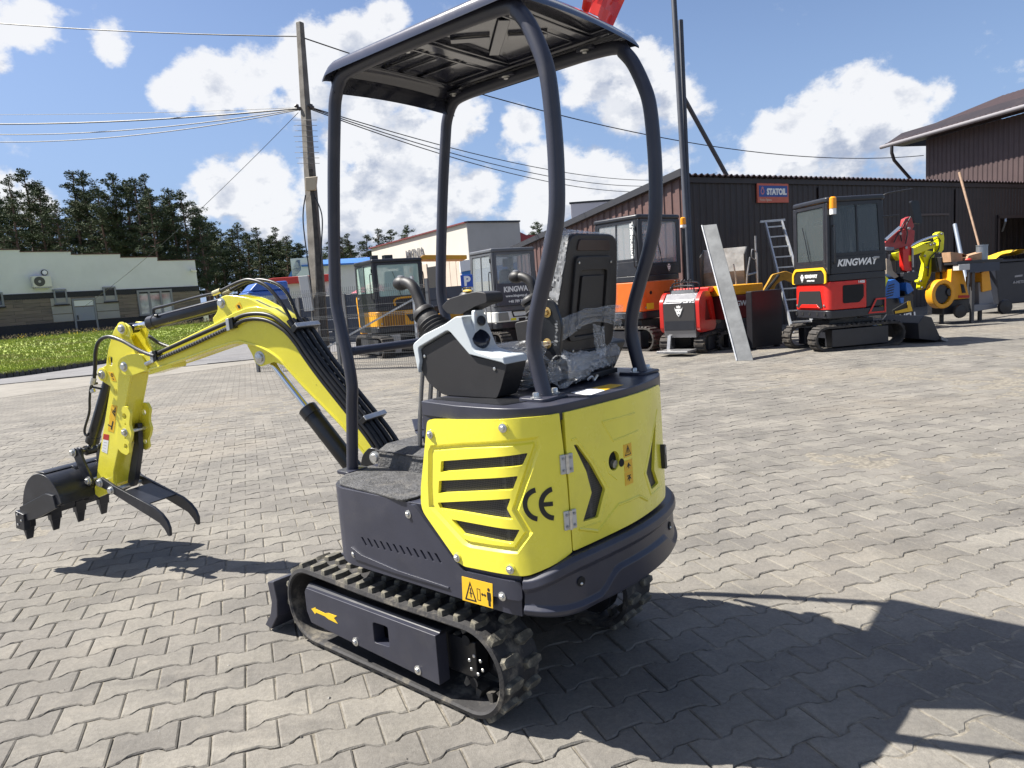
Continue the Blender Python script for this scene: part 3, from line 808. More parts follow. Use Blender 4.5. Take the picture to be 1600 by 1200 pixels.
for v in vents: strip(m, v, DT - .002, inset(v, .0015), DT - .013)
cover = skin(m, 'side_panel', YEL, EX, .0045, seg=3)
for v in vents: skin(M().prism(inset(v, -.004), UD, DT - .020, DT - .0125), 'vent_screen', SCREEN, cover)
for u, z in ((.489, .940), (.781, .980), (.561, .558), (.771, .563)):
    dn = V(SF(u, z, DT)); q = V(SF(u, z, DT + .1)) - dn
    M().lathe(dn - q.normalized() * .001, q, [(0, .017), (.003, .0155), (.0032, .006)], 16).build('bolt_boss', YEL, cover, smooth=50)
    skin_bolt(cover, u, z, DT + .003, .0075)
def arc_band(c, r0, r1, a0, a1, n=22):
    o = [(c[0] - r1 * math.cos(R(a)), c[1] + r1 * math.sin(R(a))) for a in np.linspace(a0, a1, n)]
    i = [(c[0] - r0 * math.cos(R(a)), c[1] + r0 * math.sin(R(a))) for a in np.linspace(a1, a0, n)]
    return [(u, z) for u, z in o + i]
m = M()
for c in ((.862, .759), (.9035, .757)):
    pts = arc_band(c, .0355, .050, -80, 80)
    m.prism([(c[0] + (u - c[0]) * .84, z) for u, z in pts], UD, DT + .0002, DT + .0012)
m.prism([(.866, .764), (.897, .763), (.897, .7505), (.866, .7515)], UD, DT + .0002, DT + .0012)
skin(m, 'ce_mark', BLK, cover, cuts=[x for x in np.arange(.80, .95, .008)])

# ---- rear door
D0 = rpoly([(.9475, 1.010), (1.2, 1.010), (1.488, 1.009), (1.502, .99), (1.516, .63), (1.505, .609), (1.2, .606), (.9485, .604)], [.004, 0, .012, .008, .012, .012, 0, .004])
vl = rpoly([(.974, .912), (.990, .909), (1.046, .838), (1.100, .751), (1.060, .674), (.993, .679), (1.038, .755), (1.020, .823)], .004, 2)
vr = rpoly([(1.436, .916), (1.372, .805), (1.332, .743), (1.366, .678), (1.428, .682), (1.394, .735)], .004, 2)
hole = [(1.150 + .027 * math.cos(a), .826 + .030 * math.sin(a)) for a in [2 * math.pi * i / 22 for i in range(22)]]
hole = hole[:2] + [(1.190, .824), (1.194, .812), (1.188, .800), (1.174, .800)] + hole[20:] if False else hole
m = M(); m.plate(D0, [vl, vr, hole], UD, 0, .016)
door = skin(m, 'rear_door', YEL, EX, .0045, seg=3)
for v in (vl, vr): skin(M().prism(inset(v, -.004), UD, -.006, .006), 'vent_screen', SCREEN, door)
skin(M().prism(inset(hole, -.004), UD, -.008, .002), 'pipe_recess', HOLE, door)
M().cyl(SF(1.158, .815, -.02), SF(1.160, .812, .012), .013, n=14).build('exhaust_pipe', STEEL, door)
M().lathe(SF(1.186, .812, .0155), V(SF(1.186, .812, .1)) - V(SF(1.186, .812, 0)), [(0, .013), (.0015, .013)], 16).build('lock_recess', HOLE, door)
# pressed relief: raised fields and creases
m = M()
def welt(path, w=.006, h=.004, base=.0155):
    for a, b in zip(path[:-1], path[1:]):
        a, b = V(a), V(b); d = (b - a).normalized(); n = V((-d.y, d.x)) * w
        q = [a - n, b - n, b + n, a + n]; qi = [a - n * .25, b - n * .25, b + n * .25, a + n * .25]
        vs = [(p.x, p.y, base) for p in q] + [(p.x, p.y, base + h) for p in qi]
        m.add(vs, [(0, 1, 5, 4), (1, 2, 6, 5), (2, 3, 7, 6), (3, 0, 4, 7), (4, 5, 6, 7)])
welt([(1.055, .632), (1.158, .686), (1.275, .682), (1.33, .652)]); welt([(.975, .662), (1.055, .632)])
welt([(1.103, .955), (1.15, .888), (1.29, .892)], .004, .003); welt([(1.103, .955), (1.272, .951)], .004, .003)
welt([(1.105, .835), (1.12, .795), (1.16, .765)], .003, .002)
welt([(.966, .928), (.985, .93), (1.05, .85), (1.116, .75), (1.07, .658), (.98, .662)], .0035, .0025)
welt([(1.448, .93), (1.36, .81), (1.318, .745), (1.358, .662), (1.44, .666)], .0035, .0025)
skin(m, 'pressed_relief', YEL, door)
for z in (.864, .700):
    h = skin(M().prism([(.9475, z - .028), (.963, z - .028), (.963, z + .028), (.9475, z + .028)], UD, .015, .0225).prism([(.923, z - .028), (.9385, z - .028), (.9385, z + .028), (.923, z + .028)], UD, .015, .0225), 'hinge', ALU, door, .002)
    M().cyl(SF(.943, z - .028, .022), SF(.943, z + .028, .022), .0055, n=10).build('hinge_pin', SILV, h)
    mm = M()
    for u in (.931, .955):
        for dz in (-.017, .017): mm.bolt(SF(u, z + dz, .0222), V(SF(u, z, .1)) - V(SF(u, z, 0)), .0042, .004, False)
    mm.build('hinge_screw', STEEL, h)
for z0, z1, kd in ((.823, .864, 0), (.778, .813, 1), (.735, .776, 2)):
    dcl = skin(M().prism([(1.199, z0), (1.243, z0 - .001), (1.243, z1 - .001), (1.199, z1)], UD, .0158, .0168), 'warning_decal', STYEL, door)
    mm = M(); zc = (z0 + z1) / 2
    if kd == 0: mm.plate([(1.205, z0 + .005), (1.238, z0 + .005), (1.2215, z1 - .004)], [[(1.209, z0 + .0075), (1.234, z0 + .0075), (1.2215, z1 - .009)]], UD, .0168, .0173)
    mm.prism([(1.2195, zc - .010), (1.2235, zc - .010), (1.2245, zc + .008), (1.2185, zc + .008)], UD, .0168, .0173)
    if kd: mm.prism([(1.210, zc - .006), (1.217, zc + .004), (1.226, zc + .004), (1.234, zc - .006), (1.228, zc - .004), (1.221, zc), (1.215, zc - .004)], UD, .0168, .0173)
    if kd == 2: mm.prism([(1.210, zc + .006), (1.231, zc + .006), (1.231, zc + .009), (1.210, zc + .009)], UD, .0168, .0173)
    skin(mm, 'decal_print', BLK, dcl)
hd = skin(M().prism(rpoly([(1.463, .806), (1.490, .802), (1.497, .716), (1.470, .720)], .008, 3), UD, .0155, .030), 'door_handle', PLAST, door, .004)
skin(M().prism(rpoly([(1.468, .798), (1.486, .795), (1.489, .765), (1.472, .768)], .004, 2), UD, .0295, .0325), 'handle_paddle', STEEL, hd, .002)
# bands between deck and yellow panels are the deck plate itself

# ---- counterweight
def loft(profiles, us_, mats, name, parent, bevel=0):
    m = M(); n = len(profiles[0]); vs = []
    for u, pr in zip(us_, profiles):
        for d, z in pr: vs.append(SF(u, z, d))
    k = len(us_)
    fs = [(i * n + j, i * n + (j + 1) % n, (i + 1) * n + (j + 1) % n, (i + 1) * n + j) for i in range(k - 1) for j in range(n)]
    fs += [tuple(range(n)), tuple((k - 1) * n + j for j in range(n))]
    m.add(vs, fs)
    return m.build(name, mats, parent, bevel, smooth=32)
us_ = list(np.linspace(.803, .93, 10)) + list(np.linspace(.95, 1.78, 34))
prof = []
for u in us_:
    e = sstep((u - .803) / .15)
    top = .541 + (.597 - .541) * e
    lowc = 1 - sstep((u - .88) / .16)             # plain ends, pinched middle like the cast weight
    mid = sstep((u - 1.02) / .10) * (1 - sstep((u - 1.40) / .10))
    mid2 = max(mid, 1 - sstep((1.78 - u) / .2))
    d0 = .018 + .022 * e
    z1 = .445 + .055 * mid2; z0 = .421 - .004 * mid2
    prof.append([(-.02, z0), (d0 - .012, z0), (d0 + .002, z0 + .012), (d0 + .006, z1), (d0 - .006, z1 + .014), (d0 - .008, top - .050), (d0 + .004, top - .034), (d0 + .001, top - .012), (d0 - .010, top), (-.02, top)])
cw = loft(prof, us_, GREY, 'counterweight', EX, .003)
for u, z in ((.955, .515), (1.475, .518)):
    p = V(SF(u, z, .0335)); q = V(SF(u, z, .2)) - p
    M().lathe(p, q, [(0, .0145), (.0022, .0145), (.0025, .011), (.0024, .0105)], 18).build('bolt_hole', HOLE, cw, smooth=20)
    M().blob(p + q.normalized() * .0015 + V((0, 0, -.006)), (.005, .005, .005), 8, 6).build('bolt_head', SILV, cw)

# ---- underframe and tracks
m = M(); m.box(.20, .84, -.27, .27, .14, .30); m.box(.30, .70, -.30, .30, .20, .27)
m.build('car_body', BLACKP, EX, .01)
m = M(); m.cyl((.40, 0, .29), (.40, 0, .36), .22, n=32); m.cyl((.40, 0, .36), (.40, 0, .44), .25, n=32)
m.build('swing_bearing', BLACKP, EX, .004)
TR, CX0, CX1, CZ = .148, .06, .936, .168
def track_pt(t):                       # belt centre line, t in metres along the loop from the rear bottom, forwards
    Lh = CX1 - CX0; arc = math.pi * TR; per = 2 * Lh + 2 * arc; t %= per
    if t < Lh: return V((CX0 + t, 0, CZ - TR)), V((0, 0, -1))
    t -= Lh
    if t < arc: a = -math.pi / 2 + t / TR; n = V((math.cos(a), 0, math.sin(a))); return V((CX1, 0, CZ)) + n * TR, n
    t -= arc
    if t < Lh:
        sag = -.006 * math.sin(math.pi * t / Lh) ** 2
        return V((CX1 - t, 0, CZ + TR + sag)), V((0, 0, 1))
    t -= Lh
    a = math.pi / 2 + t / TR; n = V((math.cos(a), 0, math.sin(a))); return V((CX0, 0, CZ)) + n * TR, n
PER = 2 * (CX1 - CX0) + 2 * math.pi * TR
NL = 37
def make_track(sy):                    # sy +1 left, -1 right
    yo, yi = (.45, .27) if sy > 0 else (-.45, -.27)
    ym = (yo + yi) / 2; hw = .09
    m = M(); K = 148; vs = []
    prof = [(-hw, -.006), (-hw + .004, .008), (-.02, .010), (.02, .010), (hw - .004, .008), (hw, -.006), (hw - .006, -.013), (.03, -.011), (-.03, -.011), (-hw + .006, -.013)]
    for k in range(K):
        p, n = track_pt(PER * k / K)
        for y, h in prof: vs.append((p.x + n.x * h, ym + y, p.z + n.z * h))
    q = len(prof)
    m.add(vs, [(k * q + j, k * q + (j + 1) % q, ((k + 1) % K) * q + (j + 1) % q, ((k + 1) % K) * q + j) for k in range(K) for j in range(q)])
    tr = m.build('track', TRACKM, EX, smooth=40)
    # lugs: one mesh for each column, set round the belt
    lm = M()
    lug = [(-.016, .034), (.008, .035), (.0175, .020), (.0185, -.026), (.008, -.042), (-.0165, -.036), (-.023, -.010), (-.019, .016)]
    n_ = len(lug); top = [(x * .74 + .001, y * .90) for x, y in lug]
    lm.add([(x, y, -.003) for x, y in lug] + [(x, y, .0155) for x, y in top], [tuple(range(n_)), tuple(range(n_, 2 * n_))] + [(i, (i + 1) % n_, n_ + (i + 1) % n_, n_ + i) for i in range(n_)])
    me1 = lm.mesh('tread_lug', LUGM, 25)
    m2 = M(); m2.add([(v[0], -v[1], v[2]) for v in lm.v], lm.f); me2 = m2.mesh('tread_lug', LUGM, 25)
    for k in range(NL):
        for c in (0, 1):
            p, n = track_pt(PER * (k + .5 * c) / NL)
            tdir = V((0, 1, 0)).cross(n)
            o = link('tread_lug', me1 if c == 0 else me2, tr)
            mx = Matrix((tdir, V((0, 1, 0)), n)).transposed().to_4x4(); mx.translation = p + n * .010 + V((0, ym + (.049 if c == 0 else -.049), 0))
            o.matrix_local = mx
    # idler, sprocket, rollers
    m = M(); m.lathe((CX1, ym - .03, CZ), (0, 1, 0), [(0, .10), (.0, .128), (.02, .134), (.04, .134), (.06, .128), (.06, .10), (.055, .035), (.07, .03), (.07, 0)], 36)
    m.build('idler_wheel', BLACKP, EX)
    m = M(); yo2 = ym + sy * .045
    m.lathe((CX0, ym - sy * .03, CZ), (0, sy, 0), [(0, .05), (0, .112), (.055, .112), (.062, .108), (.062, .060), (.072, .052), (.072, .0)], 36)
    spk = m.build('sprocket', mat('dusty_sprocket', (.06, .055, .048), .6, var=.3, dirt=.9, dcol=(.16, .145, .115), dscale=8), EX, smooth=30)
    for k in range(14):
        a = 2 * math.pi * k / 14
        c = V((CX0 + .118 * math.cos(a), ym, CZ + .118 * math.sin(a))); d = V((math.cos(a), 0, math.sin(a))); e = V((-math.sin(a), 0, math.cos(a)))
        M().hexa([c - d * .012 - e * .014 + V((0, -.02, 0)), c - d * .012 + e * .014 + V((0, -.02, 0)), c - d * .012 + e * .014 + V((0, .02, 0)), c - d * .012 - e * .014 + V((0, .02, 0)),
                c + d * .020 - e * .007 + V((0, -.02, 0)), c + d * .020 + e * .007 + V((0, -.02, 0)), c + d * .020 + e * .007 + V((0, .02, 0)), c + d * .020 - e * .007 + V((0, .02, 0))]).build('sprocket_tooth', MATS['dusty_sprocket'], spk)
    for k in range(6):
        a = 2 * math.pi * k / 6 + .3
        M().bolt((CX0 + .030 * math.cos(a), ym + sy * .042, CZ + .030 * math.sin(a)), (0, sy, 0), .006, .006, False).build('bolt', SILV, spk)
    for k in range(3):
        a = 2 * math.pi * k / 3 + .9
        M().lathe((CX0 + .083 * math.cos(a), ym + sy * .0318, CZ + .083 * math.sin(a)), (0, sy, 0), [(0, .018), (.0012, .018)], 14).build('wheel_hole', HOLE, spk)
    m = M()
    for x in (.30, .48, .66, .80): m.lathe((x, ym - .045, .062), (0, 1, 0), [(0, .03), (.0, .044), (.025, .044), (.03, .030), (.06, .030), (.065, .044), (.09, .044), (.09, .03)], 20)
    m.build('track_roller', BLACKP, EX)
    # covered side frame
    ya = yo + sy * .004
    prof2 = [(.19, .079), (.925, .107), (.947, .150), (.947, .232), (.935, .250), (.19, .254)]
    hl = rpoly([(.522, .215), (.438, .219), (.438, .143), (.523, .137)], .010, 3)
    m = M(); m.plate(prof2, [hl], lambda u, v, d: (u, ya - sy * (.05 - d), v), 0, .05)
    fr = m.build('track_frame', GREY, EX, .004)
    m = M(); m.hexa([(.19, ya - sy * .085, .242), (.95, ya - sy * .085, .242), (.95, ya - sy * .01, .245), (.19, ya - sy * .01, .245), (.19, ya - sy * .085, .262), (.95, ya - sy * .085, .262), (.95, ya - sy * .03, .262), (.19, ya - sy * .03, .262)])
    m.box(.2, .92, min(ya - sy * .12, ya - sy * .06), max(ya - sy * .12, ya - sy * .06), .11, .25)
    m.build('frame_beam', BLACKP, fr, .003)
    for x, z in ((.638, .107), (.294, .101)): M().bolt((x, ya, z), (0, sy, .0), .0095, .009).build('bolt', SILV, fr)
    if sy > 0:
        arrow = [(.911, .169), (.880, .1835), (.880, .1765), (.818, .1735), (.797, .1805), (.741, .1825), (.762, .1690), (.741, .1515), (.800, .1545), (.822, .1605), (.880, .1615), (.888, .1525)]
        M().prism(arrow, lambda u, v, d: (u, ya + d, v), 0, .0012).build('arrow_decal', mat('arrow_yellow', (.75, .50, .02), .45), fr)
    m = M(); m.cyl((.06, ya - sy * .14, .168), (.06, ya - sy * .20, .168), .09, n=24); m.box(.08, .21, min(ya - sy * .13, ya - sy * .07), max(ya - sy * .13, ya - sy * .07), .10, .23)
    m.build('drive_motor', BLACKP, EX, .004)
make_track(1); make_track(-1)

# ---- dozer blade
m = M(); bp = [(1.200, .225), (1.150, .238), (1.138, .160), (1.152, .085), (1.215, .012), (1.262, .020), (1.205, .085), (1.185, .140)]
m.prism([(s - .008, z) for s, z in bp], xz(0), -.475, .475)
bl = m.build('dozer_blade', GREY, EX, .004)
m = M(); m.beam((1.15, .20, .13), (.80, .17, .20), .05, .07); m.beam((1.15, -.20, .13), (.80, -.17, .20), .05, .07)
m.build('blade_arm', BLACKP, bl, .006)

# ---- boom swing post and boom (own frame: q along, w across, z up)
BB = R(15.5)
def BM(q, w, z): return (.95 + q * math.cos(BB) - w * math.sin(BB), -.0264 + q * math.sin(BB) + w * math.cos(BB), z)
def bz(w0): return lambda u, v, d: BM(u, w0 + d, v)
m = M()
for z0, z1 in ((.43, .49), (.60, .65)): m.prism([(.60, .14), (.92, .10), (1.0, .05), (1.02, -.03), (1.0, -.10), (.92, -.16), (.60, -.2)], xy(0), z0, z1)
m.build('swing_mount', BLACKP, EX, .008)
m = M(); m.cyl(BM(-.02, 0, .40), BM(-.02, 0, .68), .055, n=24)
for w in (-.085, .060): m.prism(rpoly([(-.09, .47), (.14, .45), (.17, .50), (.11, .58), (.07, .70), (.03, .735), (-.03, .725), (-.08, .64)], .02), bz(w), 0, .025)
m.build('swing_bracket', BLACKP, EX, .005)
BOOM = [(-.030, .655), (.040, .655), (.163, .800), (.25, .885), (.36, .985), (.44, 1.065), (.50, 1.125), (.58, 1.172), (.68, 1.202), (.79, 1.205), (1.2, 1.118), (1.385, 1.088), (1.49, 1.074), (1.545, 1.078), (1.578, 1.100), (1.580, 1.130), (1.555, 1.152), (1.49, 1.172), (1.32, 1.178), (.873, 1.308), (.74, 1.352), (.66, 1.370), (.60, 1.372), (.53, 1.357), (.465, 1.315), (.405, 1.238), (.26, 1.042), (.135, .895), (.02, .742), (-.02, .735), (-.045, .70)]
bt = [(p.x, p.y) for p in cr_path([(a, b, 0) for a, b in BOOM], 3, True)]
bt = BOOM
m = M(); m.prism(bt, bz(-.060), 0, .120)
boom = m.build('boom', YEL, EX, .005, smooth=30)
m = M()                                   # weld lips along the lower edge and the folded top edge
low = cr_path([(x, z, 0) for x, z in BOOM[1:12]], 4)
m.tube([BM(p.x, .059, p.y + .004) for p in low], .0075, 8); m.tube([BM(p.x, -.059, p.y + .004) for p in low], .0075, 8)
m.build('edge_bead', YEL, boom)
for w in (-.046, .030):
    m = M(); m.prism(rpoly([(.36, .985), (.50, 1.125), (.60, 1.18), (.70, 1.20), (.672, 1.150), (.660, 1.112), (.628, 1.092), (.590, 1.103), (.545, 1.113), (.470, 1.090), (.42, 1.04)], .012, 3), bz(w), 0, .016)
    m.build('cylinder_lug', YEL, boom, .003)
for w in (-.052, .034):
    m = M(); m.prism(rpoly([(.50, 1.325), (.53, 1.352), (.64, 1.412), (.76, 1.434), (.815, 1.432), (.852, 1.405), (.848, 1.372), (.866, 1.350), (.892, 1.332), (.885, 1.298), (.70, 1.33)], [0, 0, .03, .03, .03, .02, .02, .01, .01, 0, 0], 3), bz(w), 0, .018)
    lugp = m.build('cylinder_lug', YEL, boom, .004)
m = M(); m.prism([(.50, 1.30), (.52, 1.345), (.64, 1.402), (.76, 1.420), (.79, 1.40), (.72, 1.33)], bz(-.033), 0, .066)
m.build('lug_filler', YEL, boom)
m = M(); m.prism(rpoly([(1.20, 1.120), (1.37, 1.084), (1.375, 1.068), (1.205, 1.100)], .003), bz(-.03), 0, .09); m.build('arm_stop', YEL, boom, .003)
def pin(q, z, w0, w1, r=.020, parent=None, name='pin', big=True):
    m = M(); m.cyl(BM(q, w0, z), BM(q, w1, z), r * .72, n=16)
    for w, s in ((w1, 1), (w0, -1)):
        a = V(BM(q, w, z)); d = V(BM(q, w + s, z)) - a
        if big: m.lathe(a - d * .004, d, [(0, r * 1.45), (.005, r * 1.45), (.006, r * 1.05)], 20)
        m.tube([a, a + d * .010, a + d * .013], [r, r, r * .82], 6 if r < .017 else 18)
    return m.build(name, SILV, parent or boom, smooth=40)
pin(.820, 1.400, -.052, .053, .017); pin(.628, 1.134, -.046, .047, .022); pin(.0, .69, -.09, .088, .020)
pin(1.539, 1.115, -.070, .070, .018)
m = M()
for w in (-.070, .060): m.prism(rpoly([(1.36, 1.095), (1.49, 1.066), (1.548, 1.070), (1.586, 1.098), (1.588, 1.132), (1.560, 1.160), (1.49, 1.178), (1.40, 1.178)], .02), bz(w), 0, .010)
m.build('fork_cheek', YEL, boom, .003)
m = M(); m.prism([(.60 + .019 * math.cos(a) * 0 + 0, 0) for a in ()] or [(.30, 1.005), (.302, 1.005), (.302, 1.007), (.30, 1.007)], bz(.060), 0, .001); 
for q, z in ((.355, 1.155), (.340, 1.128)): m.prism([(q + .004 * math.cos(i), z + .004 * math.sin(i)) for i in range(0, 6)], bz(.060), 0, .001)
m.build('tapped_hole', BLK, boom)
M().prism([(.705, 1.398), (.735, 1.382), (.722, 1.356), (.692, 1.372)], bz(.052), 0, .001).build('warning_decal', STYEL, boom)
M().prism([(.708, 1.384), (.722, 1.384), (.715, 1.368), (.703, 1.370)], bz(.053), 0, .001).build('decal_print', BLK, boom)

# cylinders
def cylinder(name, a, b, split, rb, rr, parent=EX, w=0.0, tail=.035):
    A, B = V(BM(a[0], w, a[1])), V(BM(b[0], w, b[1])); d = (B - A).normalized(); L = (B - A).length; Sx = A + d * (L * split)
    m = M(); m.lathe(A + d * tail, d, [(0, rb * .92), (.006, rb), (L * split - tail - .05, rb), (L * split - tail - .048, rb * 1.10), (L * split - tail - .004, rb * 1.10), (L * split - tail, rb * .98), (L * split - tail, rr)], 24)
    m.cyl(V(BM(a[0], w - .028, a[1])), V(BM(a[0], w + .028, a[1])), rb * .8, n=20)
    c = m.build(name, BLACKP, parent, smooth=40)
    M().cyl(Sx - d * .02, B - d * .02, rr, n=18).build('piston_rod', CHROME, c)
    M().cyl(V(BM(b[0], w - .027, b[1])), V(BM(b[0], w + .027, b[1])), rr * 1.6, n=18).build('rod_eye', BLACKP, c)
    return c
cylinder('arm_cylinder', (.820, 1.400), (1.530, 1.309), .80, .033, .0165)
cylinder('boom_cylinder', (.075, .478), (.628, 1.134), .63, .040, .0165)
bc = cylinder('bucket_cylinder', (1.736, 1.076), (2.020, .645), .90, .033, .017)

# arm
ARM = [(1.608, 1.293), (1.585, 1.318), (1.550, 1.340), (1.512, 1.338), (1.478, 1.318), (1.470, 1.288), (1.488, 1.255), (1.470, 1.215), (1.455, 1.17), (1.472, 1.10), (1.515, 1.070), (1.586, .923), (1.690, .690), (1.768, .540), (1.778, .490), (1.768, .452), (1.790, .432), (1.925, .388), (1.952, .405), (1.948, .440), (1.930, .470), (1.874, .612), (1.690, 1.010), (1.745, 1.035), (1.768, 1.062), (1.766, 1.095), (1.735, 1.112), (1.700, 1.125), (1.665, 1.205)]
tri_hole = rpoly([(1.640, 1.165), (1.672, 1.165), (1.672, 1.125), (1.652, 1.120)], .006, 2)
m = M()
eyeh = [(1.655 + .013 * math.cos(a), .985 + .016 * math.sin(a)) for a in [2 * math.pi * i / 14 for i in range(14)]]
for w, dd in ((-.055, .014), (.041, .014)): m.plate(ARM, [tri_hole], bz(w), 0, dd)
arm = m.build('arm', YEL, EX, .004, smooth=30)
m = M(); m.prism([(1.60, 1.05), (1.60, .90), (1.69, .69), (1.768, .545), (1.775, .47), (1.92, .41), (1.935, .45), (1.868, .612), (1.684, 1.010), (1.66, 1.06)], bz(-.043), 0, .086)
m.prism([(1.515, 1.070), (1.525, 1.075), (1.61, .92), (1.70, .70), (1.690, .690), (1.586, .923)], bz(-.043), 0, .086)
m.prism([(1.560, 1.27), (1.585, 1.30), (1.65, 1.21), (1.64, 1.19)], bz(-.043), 0, .086)
m.build('arm_box', YEL, arm, .003)
m = M(); m.prism(eyeh, bz(.055), -.001, .0015); m.build('arm_boss', mat('boss_paint', (.62, .53, .04), .4), arm)
for q, z in ((1.530, 1.309), (1.539, 1.115), (1.736, 1.076)):
    M().lathe(BM(q, .055, z), V(BM(q, 1, z)) - V(BM(q, 0, z)), [(-.002, .036), (.004, .036), (.005, .031)], 20).build('pin_boss', YEL, arm)
    pin(q, z, -.057, .060, .017, arm) if z != 1.115 else None
def decal(parent, pts, w, mt, name='warning_decal'): return M().prism(pts, bz(w), 0, .0011).build(name, mt, parent)
decal(arm, [(1.652, 1.085), (1.688, 1.088), (1.668, 1.040), (1.634, 1.036)], .055, STYEL)
m = M(); m.plate([(1.661 + .010 * math.cos(i * .7854), 1.071 + .010 * math.sin(i * .7854)) for i in range(8)], [[(1.661 + .005 * math.cos(i * .7854), 1.071 + .005 * math.sin(i * .7854)) for i in range(8)]], bz(.0561), 0, .0006)
m.prism([(1.650, 1.046), (1.660, 1.048), (1.663, 1.054), (1.652, 1.052)], bz(.0561), 0, .0006); m.build('decal_print', BLK, arm)
decal(arm, [(1.655, .905), (1.700, .912), (1.736, .838), (1.690, .828)], .055, STYEL); decal(arm, [(1.688, .826), (1.733, .836), (1.763, .770), (1.717, .760)], .055, STYEL)
m = M(); m.plate([(1.668, .900), (1.704, .872), (1.686, .838 + .01)], [[(1.674, .890), (1.696, .872), (1.686, .858)]], bz(.0561), 0, .0006)
m.prism([(1.672, .882), (1.690, .878), (1.688, .868), (1.675, .872)], bz(.0561), 0, .0006)
m.prism([(1.703, .822), (1.712, .824), (1.736, .778), (1.727, .776)], bz(.0561), 0, .0006); m.prism([(1.724, .796), (1.752, .806), (1.754, .800), (1.728, .790)], bz(.0561), 0, .0006); m.build('decal_print', BLK, arm)
decal(arm, [(1.757, .748), (1.800, .752), (1.812, .722), (1.768, .716)], .055, REDP, 'label_head'); decal(arm, [(1.768, .715), (1.812, .721), (1.838, .655), (1.796, .642)], .055, WHT, 'label_body')
m = M()
for k in range(4): m.beam(BM(1.783 + k * .008, .0564, .703 - k * .016), BM(1.808 + k * .007, .0564, .706 - k * .015), .0018, .0006, BM(0, 1, 0))
m.build('label_print', mat('print_grey', (.35, .33, .33), .6), arm)

# thumb on its clamp
m = M()
for w in (-.066, .050):
    pl_ = rpoly([(1.602, .905), (1.566, .905), (1.548, .868), (1.566, .825), (1.570, .80), (1.560, .765), (1.578, .725), (1.600, .700), (1.598, .660), (1.625, .640), (1.668, .655), (1.700, .690), (1.66, .80)], .012, 3)
    holes_ = [[(q + r_ * math.cos(a), z + r_ * math.sin(a)) for a in [2 * math.pi * i / 10 for i in range(10)]] for q, z, r_ in ((1.598, .852, .016), (1.622, .690, .014), (1.600, .810, .005), (1.617, .735, .005))]
    m.plate(pl_, holes_, bz(w), 0, .016)
clampb = m.build('thumb_bracket', YEL, EX, .003)
pin(1.633 - .022, .766, -.068, .068, .015, clampb)
m = M(); m.prism(rpoly([(1.597, .80), (1.628, .80), (1.650, .70), (1.740, .50), (1.755, .455), (1.715, .440), (1.690, .475), (1.62, .65)], .01, 2), bz(-.035), 0, .03)
m.build('thumb_strut', BUCK, EX, .004)
tp = [(1.845, .492), (1.838, .512), (1.815, .520), (1.723, .478), (1.55, .418), (1.432, .377), (1.38, .345), (1.346, .308), (1.333, .27), (1.338, .228), (1.352, .228), (1.372, .262), (1.405, .295), (1.47, .322), (1.60, .375), (1.756, .440), (1.835, .466)]
for w in (-.098, .082):
    m = M(); m.prism(tp, bz(w), 0, .016); m.build('thumb_tine', BUCK, EX, .003)
m = M(); m.prism([(1.48, .392), (1.66, .450), (1.664, .442), (1.485, .384)], bz(-.084), 0, .168); m.build('thumb_plate', BUCK, EX, .002)
pin(1.829, .490, -.098, .100, .017, clampb); pin(1.746, .452, -.098, .100, .017, clampb)

# bucket linkage
for w in (-.094, .068):
    m = M(); m.prism(rpoly([(1.910, .478), (1.945, .458), (1.975, .480), (2.035, .60), (2.052, .65), (2.025, .678), (1.990, .665), (1.965, .60)], .018, 3), bz(w), 0, .016); m.build('link_plate', BUCK, EX, .003)
    m = M(); m.prism(rpoly([(2.000, .668), (2.045, .672), (2.055, .60), (2.075, .49), (2.045, .462), (2.012, .480), (2.005, .58)], .018, 3), bz(w * .72), 0, .014); m.build('link_plate', BUCK, EX, .003)
for q, z, w_ in ((2.030, .648, .092), (1.942, .490, .088), (1.986, .407, .080), (2.043, .487, .080)): pin(q, z, -w_, w_, .0165, EX, 'link_pin')
# bucket
shell = [(2.304, .286), (2.303, .325), (2.290, .395), (2.258, .470), (2.207, .530), (2.140, .562), (2.066, .560), (2.005, .525), (1.962, .465), (1.950, .412)]
sp = [(p.x, p.y) for p in cr_path([(a, b, 0) for a, b in shell], 4)]
m = M(); inn = [(p[0], p[1]) for p in inset(sp + [(2.15, .33)], .012)][:len(sp)]
m.prism(sp + inn[::-1], bz(-.235), 0, .47)
bucket = m.build('bucket', BUCK, EX, .0015, smooth=45)
for w in (-.245, .231):
    m = M(); m.prism(sp + [(2.0, .392), (2.17, .338)], bz(w), 0, .014); m.build('side_plate', BUCK, bucket, .002)
    m = M(); m.prism([(2.318, .283), (2.306, .372), (2.24, .395), (2.06, .462), (1.995, .455), (1.985, .385), (2.16, .318)], bz(w + (.012 if w > 0 else -.012)), 0, .014); m.build('side_cutter', BUCK, bucket, .002)
m = M(); m.prism([(2.316, .284), (2.306, .318), (2.294, .316), (2.298, .278)], bz(-.25), 0, .50); m.prism([(2.00, .44), (1.955, .45), (1.95, .40), (1.995, .39)], bz(-.23), 0, .46)
m.build('cutting_edge', BUCK, bucket, .002)
m = M(); m.prism([(2.155, .569), (2.125, .576), (2.085, .574), (2.07, .566)], bz(-.235), 0, .47)
m.build('back_bead', BUCK, bucket, .003)
for w in (-.085, .055):
    m = M(); m.prism(rpoly([(1.955, .372), (2.015, .375), (2.075, .46), (2.15, .56), (2.06, .575), (2.02, .525), (1.965, .455)], .02, 3), bz(w), 0, .03); m.build('bucket_ear', BUCK, bucket, .003)
